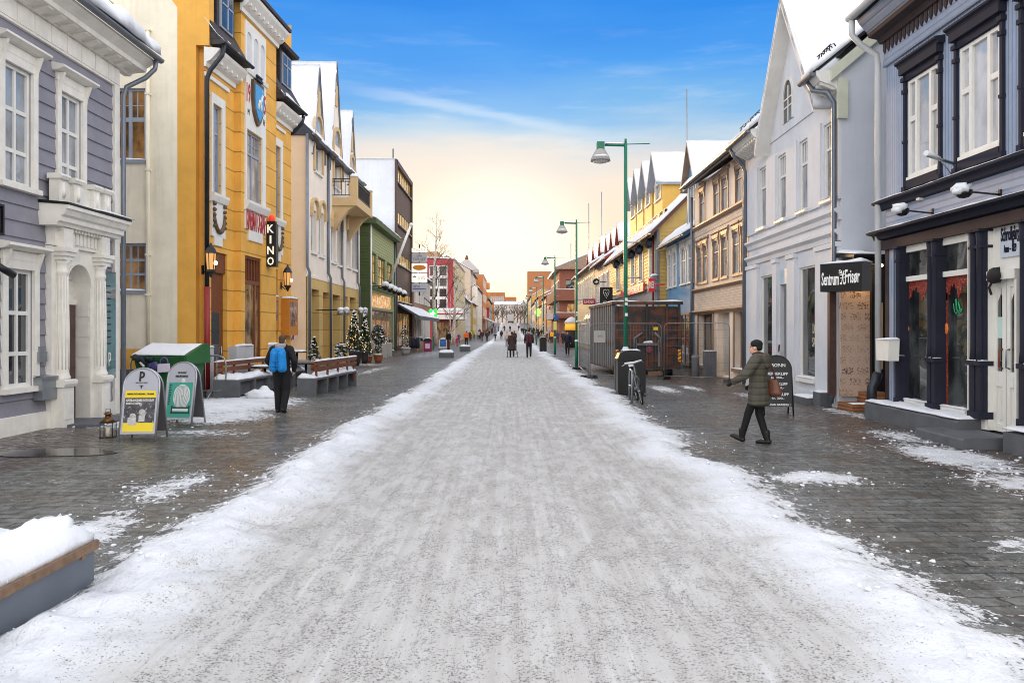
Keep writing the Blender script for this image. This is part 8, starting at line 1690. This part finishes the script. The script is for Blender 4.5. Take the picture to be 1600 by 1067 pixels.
def cloth(name, col, fold=9., amt=.02, quilt=None):
    m = mat(name, col, .8, .12, vs=6, co='Object'); t = NT(m.node_tree); b = t.n['Principled BSDF']; v = t.new('ShaderNodeTexCoord').outputs['Object']; h = t.math('MULTIPLY', t.noise(v, fold, 4, .6), amt)
    if quilt:
        sp = t.new('ShaderNodeSeparateXYZ'); t.l.new(v, sp.inputs[0]); fz = t.math('FRACT', t.math('DIVIDE', t.math('ADD', sp.outputs[2], t.math('MULTIPLY', t.noise(v, 3, 2), .03)), quilt)); h = t.math('ADD', h, t.math('MULTIPLY', t.math('POWER', t.math('SINE', t.math('MULTIPLY', fz, math.pi)), .5), .022))
    bp = t.new('ShaderNodeBump'); bp.inputs['Strength'].default_value = .8; bp.inputs['Distance'].default_value = 1; t.l.new(h, bp.inputs['Height']); t.l.new(bp.outputs[0], b.inputs['Normal']); return m
V = Vector
def limbs(stride=.25, swing=.2, arm_out=.0, la=None, ra=None):
    """joint positions of a 1.75 m figure facing +y: x right, z up"""
    s = stride
    J = dict(head=V((0, .02, 1.62)), neck=V((0, -.01, 1.46)), chest=V((0, 0, 1.28)), belly=V((0, .01, 1.08)), pelvis=V((0, 0, .94)),
             hipL=V((-.09, 0, .90)), kneeL=V((-.10, s*.55+.03, .50)), ankL=V((-.10, s, .10)), hipR=V((.09, 0, .90)), kneeR=V((.10, -s*.25+.03, .49)), ankR=V((.10, -s*.9, .13)),
             shL=V((-.19, 0, 1.40)), elL=V((-.26-arm_out, -swing*.5-.02, 1.14)), wrL=V((-.25-arm_out, -swing*.6+.06, .91)), shR=V((.19, 0, 1.40)), elR=V((.26+arm_out, swing*.5-.02, 1.14)), wrR=V((.25+arm_out, swing*.8+.08, .92)))
    if la: J.update(elL=V(la[0]), wrL=V(la[1]))
    if ra: J.update(elR=V(ra[0]), wrR=V(ra[1]))
    return J
def hand_prims(w, d, side, k=1.):
    """palm, four unequal bent fingers and a thumb off its side"""
    d = d.normalized(); X = V((side, 0, 0)); F_ = V((0, 1, 0)); a = (X-d*X.dot(d)).normalized(); b = d.cross(a).normalized(); P = [(w, .027*k, w+d*.085*k, .034*k)]
    out = [(w, (.026*k, .030*k, .026*k), w+d*.075*k, (.020*k, .038*k, .024*k))]
    for i, L in enumerate((.062, .074, .069, .054)):
        o = w+d*.085*k+b*(.030-.020*i)*k; m_ = o+d*L*.55*k-a*.010*k; e = m_+d*L*.42*k-a*.024*k
        out += [(o, .0098*k, m_, .009*k), (m_, .009*k, e, .0075*k)]
    th = w+b*.032*k+d*.03*k; tm = th+b*.028*k+d*.032*k-a*.008*k; out += [(th, .013*k, tm, .011*k), (tm, .011*k, tm+d*.032*k-a*.01*k, .009*k)]
    return out
def head_prims(J, turn=0.):
    h = J['head']; c, s = math.cos(turn), math.sin(turn); q = lambda x, y, z: h+V((x*c-y*s, x*s+y*c, z))
    return [(q(0, -.012, .025), (.074, .092, .095)), (q(0, .035, -.04), (.055, .06, .07), q(0, .055, -.085), (.034, .036, .03)), (q(0, .092, .0), (.012, .012, .012), q(0, .108, -.028), (.016, .014, .012)), (q(-.074, -.01, -.01), (.012, .022, .032)), (q(.074, -.01, -.01), (.012, .022, .032)), (q(0, .085, .03), (.045, .016, .012)), (q(0, .088, -.062), (.026, .014, .012)), (J['neck']-V((0, 0, .05)), .058, h-V((0, .0, .06)), .052)], q
def body_prims(J, hands=True):
    P, q = head_prims(J); P += [(J['chest'], (.14, .09, .12), J['pelvis'], (.13, .09, .09)), (J['neck'], .05, J['chest'], .1)]
    for s_ in 'LR':
        P += [(J['sh'+s_], .055, J['el'+s_], .042), (J['el'+s_], .042, J['wr'+s_], .029), (J['hip'+s_], .085, J['knee'+s_], .055), (J['knee'+s_], .055, J['ank'+s_], .038), (J['ank'+s_], .036, J['ank'+s_]+V((0, .05, -.04)), .026), (J['chest']+V((0, 0, .1)), .08, J['sh'+s_], .06)]
        if hands: P += hand_prims(J['wr'+s_], (J['wr'+s_]-J['el'+s_]), -1 if s_ == 'L' else 1)
    return P
def coat_prims(J, hem=.85, loose=1., hood=False, collar=True, flare=.0):
    k = loose; P = [(J['chest']+V((0, 0, .06)), (.185*k, .125*k, .11), J['belly'], (.165*k, .125*k, .12)), (J['belly'], (.165*k, .125*k, .12), V((J['pelvis'].x, J['pelvis'].y, hem+.06)), (.18*k+flare, .14*k+flare, .07))]
    for s_ in 'LR': P += [(J['chest']+V((0, -.01, .10)), .105*k, J['sh'+s_], .085*k), (J['sh'+s_], .085*k, J['el'+s_], .066*k), (J['el'+s_], .066*k, J['wr'+s_].lerp(J['el'+s_], .04), .05*k)]
    if collar: P.append((J['neck']-V((0, 0, .05)), (.10, .10, .04), J['neck']+V((0, .0, .02)), (.085, .085, .03)))
    if hood: P += [(J['neck']+V((0, -.08, -.03)), (.13, .07, .06), J['neck']+V((0, -.10, -.12)), (.09, .05, .07)), (J['neck']+V((-.09, -.02, 0)), (.05, .08, .04)), (J['neck']+V((.09, -.02, 0)), (.05, .08, .04))]
    return P
def trouser_prims(J, k=1., cuff=.02):
    P = [(J['pelvis']+V((0, 0, .05)), (.155*k, .115*k, .08), J['pelvis']-V((0, 0, .06)), (.15*k, .12*k, .08))]
    for s_ in 'LR': P += [(J['hip'+s_], .098*k, J['knee'+s_], .074*k), (J['knee'+s_], .074*k, J['ank'+s_]+V((0, 0, cuff)), .058*k)]
    return P
def boot_prims(J, s_, pitch=0., h=.1):
    a = J['ank'+s_]; c, s = math.cos(pitch), math.sin(pitch); q = lambda y, z: a+V((0, y*c-z*s, y*s+z*c)); return [(a+V((0, 0, h)), .054, q(-.01, -.02), .050), (q(-.035, -.055), (.048, .052, .042), q(.10, -.062), (.050, .052, .038)), (q(.10, -.062), (.050, .052, .038), q(.145, -.070), (.042, .045, .030))]
def figure(loc, face, h, label, J, vox=.013):
    r = thing('person', label, 'person', loc); r.rotation_euler = (0, 0, face); r.scale = (h/1.75,)*3; ORG[r.name] = V(loc); return r

# walker with a blue rucksack, seen from behind
def walker_blue():
    J = limbs(.13, .05, la=((-.30, -.05, 1.15), (-.21, .10, .97)), ra=((.31, -.04, 1.15), (.25, .10, .93))); J['head'] = V((.0, .06, 1.60)); J['ankR'] = V((.09, -.13, .11)); J['kneeR'] = V((.10, .02, .49)); J['ankL'] = V((-.09, .04, .09)); J['kneeL'] = V((-.1, .05, .5))
    r = figure((px(440, 17.6), 17.6, .0), R(-4), 1.80, 'person in black with a bright blue rucksack walking away along the left walk', J)
    put('body', blob('body', body_prims(J), .0085, 2), SKIN, r); BLK = cloth('black_jacket_cloth', S(22, 22, 27)); put('jacket', blob('jacket', coat_prims(J, .86, 1.10, collar=False), .013), BLK, r); put('trousers', blob('trousers', trouser_prims(J, 1.22, -.02), .013), cloth('black_trouser_cloth', S(18, 18, 21)), r)
    for s_, p in (('L', 0), ('R', -.35)): put('boot', blob('boot', boot_prims(J, s_, p, .03), .009, 2), mat('black_boot', S(20, 19, 19), .5, .2, co='Object'), r)
    n = J['neck']; put('grey_hood', blob('grey_hood', [(n+V((-.06, -.06, .02)), (.075, .08, .06), n+V((.06, -.06, .02)), (.075, .08, .06)), (n+V((0, -.09, -.03)), (.13, .06, .07)), (n+V((0, .05, .0)), (.11, .09, .05))], .012), cloth('grey_hood_cloth', S(150, 150, 156), 12, .03), r)
    hd = J['head']; put('hair', blob('hair', [(hd+V((0, -.022, .042)), (.083, .093, .088)), (hd+V((0, -.06, -.01)), (.068, .05, .075))], .009, 2), mat('short_brown_hair', S(78, 56, 42), .7, .3, vs=30, co='Object', bump=.4), r)
    BLU = cloth('blue_rucksack_cloth', S(22, 128, 200), 14, .02); bk = put('rucksack', blob('rucksack', [(V((-.09, -.20, 1.36)), (.07, .07, .08), V((.09, -.20, 1.36)), (.07, .07, .08)), (V((-.10, -.21, 1.34)), (.07, .09, .07), V((-.13, -.22, .98)), (.07, .09, .08)), (V((.10, -.21, 1.34)), (.07, .09, .07), V((.13, -.22, .98)), (.07, .09, .08)), (V((-.08, -.24, 1.3)), (.08, .10, .07), V((-.09, -.26, 1.0)), (.09, .11, .1)), (V((.08, -.24, 1.3)), (.08, .10, .07), V((.09, -.26, 1.0)), (.09, .11, .1))], .012, 3), BLU, r)
    mb = MB(); mb.tube([V((0, -.365, 1.3)), V((0, -.378, 1.15)), V((0, -.372, 1.0))], .006, 0, 5); mb.tube([V((-.16, -.27, 1.22)), V((-.07, -.35, 1.13)), V((.07, -.35, 1.13)), V((.16, -.27, 1.22))], .008, 0, 5); mb.tube([V((-.17, -.25, .98)), V((-.1, -.36, 1.03)), V((.1, -.36, 1.03)), V((.17, -.25, .98))], .007, 0, 5); m_ = mb.mesh('seams', [mat('rucksack_seam', S(16, 84, 140), .7, .1)], (0, 0, 0)); o = bpy.data.objects.new('seams', m_); COL.objects.link(o); o.parent = bk
    for s_ in (-1, 1):
        mb = MB(); mb.tube([V((s_*.12, -.16, 1.40)), V((s_*.13, -.05, 1.50)), V((s_*.13, .08, 1.44)), V((s_*.14, .13, 1.25)), V((s_*.16, .02, 1.08)), V((s_*.15, -.14, 1.02))], .02, 0, 6); m_ = mb.mesh('strap', [BLK], (0, 0, 0)); o = bpy.data.objects.new('strap', m_); COL.objects.link(o); o.parent = bk
walker_blue()
def walker_olive():
    J = limbs(.30, .15, la=((-.34, .12, 1.16), (-.30, .33, 1.04)), ra=((.30, .02, 1.12), (.22, .16, .98))); J['ankL'] = V((-.07, .26, .12)); J['kneeL'] = V((-.08, .15, .51)); J['ankR'] = V((.07, -.11, .09)); J['kneeR'] = V((.09, .02, .50)); J['head'] = V((-.01, .05, 1.60))
    r = figure((px(1181, 12.9), 12.75, .0), R(57), 1.74, 'person in a long olive padded coat walking along the right walk', J)
    put('body', blob('body', body_prims(J), .0085, 2), SKIN, r); OL = cloth('olive_padded_cloth', S(78, 75, 64), 8, .015, quilt=.105); put('coat', blob('coat', coat_prims(J, .62, 1.18, True, flare=.02), .013), OL, r); put('trousers', blob('trousers', trouser_prims(J, .92, 0), .012), cloth('black_leggings', S(17, 17, 19)), r)
    for s_, p in (('L', .42), ('R', 0)): put('boot', blob('boot', boot_prims(J, s_, p, .1), .009, 2), mat('black_boot', S(20, 19, 19), .5, .2, co='Object'), r)
    h = J['head']; put('hat', blob('hat', [(h+V((0, -.018, .058)), (.092, .106, .082)), (h+V((0, -.06, .01)), (.078, .058, .07))], .009, 2), cloth('black_knit', S(20, 20, 22), 60, .01), r)
    n = J['neck']; put('hood', blob('hood', [(J['neck']+V((0, -.10, -.02)), (.155, .085, .075), J['neck']+V((0, -.13, -.13)), (.12, .06, .09)), (J['neck']+V((-.10, -.02, .0)), (.055, .10, .05)), (J['neck']+V((.10, -.02, .0)), (.055, .10, .05))], .012), OL, r); put('scarf', blob('scarf', [(n+V((-.05, .02, .02)), (.075, .09, .055), n+V((.05, .02, .02)), (.075, .09, .055)), (n+V((0, -.06, .0)), (.1, .06, .06))], .011), cloth('dark_scarf', S(40, 40, 46), 20, .02), r)
    for s_ in 'LR':
        w = J['wr'+s_]; d = (w-J['el'+s_]).normalized(); put('glove', blob('glove', [(a[0], (a[1] if not isinstance(a[1], tuple) else a[1][0])*1.16, a[2], (a[3] if not isinstance(a[3], tuple) else a[3][1]*.8)*1.16) for a in hand_prims(w, d, -1 if s_ == 'L' else 1)], .006, 1), cloth('black_glove', S(24, 23, 24)), r)
    eye = MB(); [eye.ball(h+V((x, .080, .008)), .0075, 0, 8) for x in (-.03, .03)]; o = bpy.data.objects.new('eyes', eye.mesh('eyes', [BLACK], (0, 0, 0))); COL.objects.link(o); o.parent = r
    LE = mat('brown_leather', S(108, 66, 48), .4, .2, co='Object'); b = thing('shoulder_bag', 'brown leather shoulder bag worn by the person in the olive coat', 'bag', r.location); b.rotation_euler = r.rotation_euler; b.scale = r.scale
    put('bag_body', blob('bag_body', [(V((.26, -.16, 1.04)), (.045, .10, .03), V((.27, -.17, .82)), (.075, .15, .05)), (V((.27, -.17, .84)), (.08, .15, .06))], .012, 3), LE, b)
    mb = MB(); st = [(.27, -.20, 1.05), (.20, -.19, 1.20), (.02, -.19, 1.34), (-.12, -.12, 1.47), (-.15, .02, 1.48), (-.10, .13, 1.36), (.12, .17, 1.2), (.26, .02, 1.05)]
    for w_ in (-.012, 0, .012): mb.tube([V(q)+V((0, 0, w_)) for q in st], .013, 0, 6)
    o = bpy.data.objects.new('strap', mb.mesh('strap', [LE], (0, 0, 0))); COL.objects.link(o); o.parent = b
walker_olive()
# the people further up the street: three poses, each with its own clothes
PROTO = {}
def proto(kind):
    if kind in PROTO: return PROTO[kind]
    J = {'walk': limbs(.22, .16), 'stand': limbs(.03, .02), 'step': limbs(-.2, -.16), 'child': limbs(.1, .1, .06)}[kind]; v = .02
    PROTO[kind] = dict(body=blob('body', body_prims(J), .014, 2), coat=blob('coat', coat_prims(J, .80, 1.08, True), v), longcoat=blob('coat', coat_prims(J, .50, 1.15, True, flare=.03), v), jacket=blob('jacket', coat_prims(J, .90, 1.08, False), v), trousers=blob('trousers', trouser_prims(J, 1.05, -.04), v), hair=blob('hair', [(J['head']+V((0, -.022, .045)), (.086, .096, .09)), (J['head']+V((0, -.06, -.03)), (.072, .05, .09))], .014, 2), hat=blob('hat', [(J['head']+V((0, -.015, .065)), (.09, .105, .085)), (J['head']+V((0, -.01, .15)), .03)], .014, 2), pack=blob('rucksack', [(V((-.08, -.2, 1.38)), (.09, .09, .08), V((-.1, -.21, 1.0)), (.09, .11, .1)), (V((.08, -.2, 1.38)), (.09, .09, .08), V((.1, -.21, 1.0)), (.09, .11, .1))], v), boots=[blob('boot', boot_prims(J, s_), .014, 2) for s_ in 'LR'])
    return PROTO[kind]
BOOT = mat('far_boot', S(24, 22, 22), .6, .1, co='Object'); CL = {}
def clm(c):
    if c not in CL: CL[c] = cloth('coat_cloth', S(*c))
    return CL[c]
def shared(name, me, m, parent):
    o = bpy.data.objects.new(name, me)
    if not me.materials: me.materials.append(m)
    COL.objects.link(o); o.parent = parent; o.material_slots[0].link = 'OBJECT'; o.material_slots[0].material = m; return o
def passer(x, Y, h, kind, face, top, legs, label, hair=(60, 44, 36), garment='coat', hat=None, pack=None, near=False):
    z = (.05 if abs(px(x, Y)) < 3.2 else 0)+gz(Y); r = thing('person', label, 'person', (px(x, Y), Y, z)); r.rotation_euler = (0, 0, R(face)); r.scale = (h/1.75,)*3; p = proto(kind)
    shared('body', p['body'], SKIN, r); shared('jacket' if garment == 'jacket' else 'coat', p[garment], clm(top), r); shared('trousers', p['trousers'], clm(legs), r)
    for b in p['boots']: shared('boot', b, BOOT, r)
    shared('hat', p['hat'], clm(hat), r) if hat else shared('hair', p['hair'], clm(hair), r)
    if pack: shared('rucksack', p['pack'], clm(pack), r)
    return r
YF = lambda y: F*1.84/(y-CY)
pram = passer(800, YF(558.5), 1.74, 'walk', 2, (62, 44, 42), (26, 24, 26), 'person in a long dark brown coat pushing a pushchair up the road', (58, 40, 32), 'longcoat')
Yp = YF(558.5)+.75; q = place((px(800, YF(558.5)), Yp, .05)); r = thing('pushchair', 'dark pushchair ahead of the person in the long brown coat', 'pushchair', (q.O.x, q.O.y, .05)); mb = MB(); mb.run(q, [(-.3, .45), (.3, .45), (.42, .9), (.2, 1.0), (-.25, .6)], -.28, .28); mb.build('seat', BLACK, r)
for u in (-.34, .34):
    mb = MB(); mb.tube([q.p(u+.02, -.4+.18*math.cos(k*math.pi/8), .18+.18*math.sin(k*math.pi/8)) for k in range(17)], .025, 0, 5); mb.build('wheel', BLACK, r)
mb = MB()
for u in (-.3, .3): mb.tube([q.p(u, -.62, 1.0), q.p(u, -.1, .5), q.p(u, .35, .2)], .018, 0, 6)
mb.tube([q.p(-.3, -.62, 1.0), q.p(.3, -.62, 1.0)], .02, 0, 6); mb.tube([q.p(-.34, -.4, .18), q.p(.34, -.4, .18)], .015, 0, 6); mb.build('pushchair_frame', STEEL, r)
passer(826.5, YF(559), 1.86, 'step', -2, (44, 42, 46), (28, 24, 32), 'person with a black and red rucksack walking up the road', (30, 28, 28), 'jacket', (34, 30, 34), (84, 34, 40))
passer(792.3, YF(542), 1.70, 'walk', 3, (206, 176, 156), (112, 138, 176), 'fair haired person in a pale pink top and light blue jeans', (190, 150, 110), 'jacket')
passer(803.5, YF(540), 1.78, 'stand', 0, (70, 52, 46), (40, 34, 34), 'person in brown just beyond the pushchair walker', (84, 56, 44))
passer(774, YF(533.5), 1.38, 'child', 178, (36, 36, 46), (40, 40, 50), 'child in dark winter clothes on the snowy road', hat=(40, 40, 60))
passer(783.5, YF(531.5), 1.72, 'walk', 4, (58, 44, 42), (44, 36, 36), 'person in dark brown walking up the middle of the road')
passer(753.7, YF(533), 1.75, 'walk', 175, (64, 40, 42), (90, 70, 60), 'person in dark maroon carrying bags on the left edge of the road'); passer(761, YF(534), 1.75, 'step', 176, (46, 34, 42), (40, 32, 36), 'person in plum black coat beside the one in dark maroon')
passer(765.5, YF(527), 1.75, 'stand', 90, (90, 36, 44), (50, 36, 40), 'person in a wine red coat behind the pair on the left edge'); passer(771, YF(524), 1.72, 'walk', 0, (48, 46, 56), (40, 38, 44), 'small figure in slate grey past the wine red coat')
passer(728.6, YF(539), 1.80, 'walk', 10, (240, 110, 40), (34, 32, 36), 'person in a bright orange jacket and black trousers on the left walk', (120, 40, 40), 'jacket'); passer(714, YF(540), 1.12, 'child', 40, (196, 50, 70), (190, 80, 100), 'small child in a red snowsuit with a yellow hat', hat=(226, 170, 60)); passer(716.7, YF(536), 1.45, 'child', 30, (86, 56, 130), (70, 56, 110), 'child in a purple jacket behind the one in red', hat=(110, 80, 150))
passer(701, YF(545.5), 1.82, 'stand', 140, (34, 34, 36), (112, 70, 44), 'person in a black jacket and brown trousers by the blue poster board', (40, 34, 30), 'jacket', (30, 30, 32))
passer(736, YF(531), 1.75, 'stand', 60, (196, 186, 50), (70, 70, 76), 'person in a yellow high visibility jacket, left one of the two', garment='jacket'); passer(740.5, YF(530.5), 1.75, 'stand', -60, (206, 196, 40), (60, 64, 70), 'person in a yellow green high visibility jacket, right one of the two', garment='jacket'); passer(731.5, YF(528), 1.85, 'stand', 10, (60, 52, 52), (50, 46, 48), 'tall person in grey brown behind the orange jacket'); passer(747.5, YF(531), 1.70, 'stand', 20, (196, 190, 190), (60, 60, 70), 'person in a white top beside the yellow jackets')
passer(886.7, YF(553.5), 1.80, 'walk', 172, (32, 34, 48), (26, 26, 30), 'person in a navy jacket walking towards us on the right walk', (40, 32, 28), 'jacket')
passer(862.2, YF(535.5), 1.80, 'stand', 30, (232, 160, 40), (60, 44, 40), 'person in a mustard yellow jacket on the right walk', garment='jacket', hat=(60, 44, 40)); passer(871.5, YF(535), 1.78, 'stand', 20, (62, 58, 84), (50, 46, 60), 'person in a violet grey coat right of the mustard jacket'); passer(855.3, YF(530), 1.72, 'stand', 10, (222, 220, 222), (80, 74, 80), 'person in a white jacket left of the mustard one', garment='jacket'); passer(879.5, YF(537), 1.72, 'stand', 160, (40, 42, 60), (34, 34, 40), 'person in dark blue behind the navy jacket walker'); passer(893, YF(534), 1.75, 'stand', 120, (120, 150, 190), (50, 50, 60), 'person in a light blue jacket near the yellow kiosk', garment='jacket')
passer(840.5, YF(527.8), 1.80, 'walk', 178, (70, 44, 42), (40, 32, 34), 'person in reddish brown far up the right walk'); passer(846, YF(528.5), 1.75, 'walk', 5, (96, 40, 46), (44, 36, 42), 'person in dark red right of the one in reddish brown'); passer(821.5, YF(527.5), 1.75, 'step', 30, (36, 34, 40), (30, 30, 34), 'person in black bending past the rucksack walker'); passer(834, YF(527), 1.75, 'walk', 0, (44, 42, 50), (36, 36, 42), 'person in charcoal between the rucksack walker and the far bin')
for i, (x, Y, c) in enumerate(((788, 236, (80, 50, 52)), (797, 232, (40, 38, 42)), (810.6, 240, (70, 46, 44)), (815, 205, (50, 48, 54)), (818, 196, (40, 40, 50)), (765.5, 225, (44, 36, 36)), (769, 215, (70, 44, 40)), (773.5, 240, (36, 36, 44)), (779, 232, (90, 60, 52)), (762.5, 205, (50, 40, 44)))):
    passer(x, Y, 1.78, ('walk', 'step', 'stand')[i % 3], 10*i-20 if i < 5 else 90, c, (44, 42, 48), 'tiny far figure '+('in faded red on the road crest, left', 'in black on the middle of the road crest', 'in brown on the road crest, right', 'in grey by the right snow edge', 'in slate blue close to the right snow edge', 'in dark brown under the far left awnings', 'in rust under the far left awnings', 'in blue black by the far left awnings', 'in light brown at the crest beside the awnings', 'in plum at the head of the far left crowd')[i])
f_ = facade((-7.9, 226), (-7.9, 250), True)
for i, (a, b) in enumerate(((0, 9), (11, 22))):
    r = thing('market_awning', ('snowy white awning on the far left row, nearer one', 'snowy white awning on the far left row, farther one')[i], 'awning', f_.p(a, 0, gz(226)+2.6)); z = gz(230); mb = MB(); mb.run(f_, [(0, z+4.2), (3.4, z+2.7), (3.4, z+2.5), (0, z+4.0)], a, b); mb.build('canvas', WHITE, r); mb = MB(); mb.snow(f_, a, b, .1, 3.4, z+4.2, z+2.72, .14, 1, .6); mb.build('snow_cover', SNOW, r)

cr_ = random.Random(3); names = ['black', 'rust red', 'dark blue', 'grey', 'brown', 'plum', 'olive', 'beige', 'maroon', 'slate', 'tan', 'charcoal', 'wine', 'navy']; cols = [(30, 30, 32), (120, 60, 44), (40, 46, 74), (96, 96, 98), (84, 58, 44), (74, 44, 62), (80, 80, 56), (170, 150, 126), (92, 36, 42), (70, 76, 86), (150, 116, 84), (52, 52, 54), (100, 30, 46), (28, 34, 60)]
for i in range(14):
    Y = 118+7.5*i; left = i % 2 == 0; X = (-7.3+2.6*cr_.random()) if left else (4.0+2.6*cr_.random())
    passer(CX+X*F/Y, Y, 1.66+.2*cr_.random(), ('walk', 'step', 'stand')[i % 3], cr_.choice((0, 5, 175, 185, 90)), cols[i], (40, 38, 42), 'distant shopper in '+names[i]+' on the far '+('left' if left else 'right')+' walk')
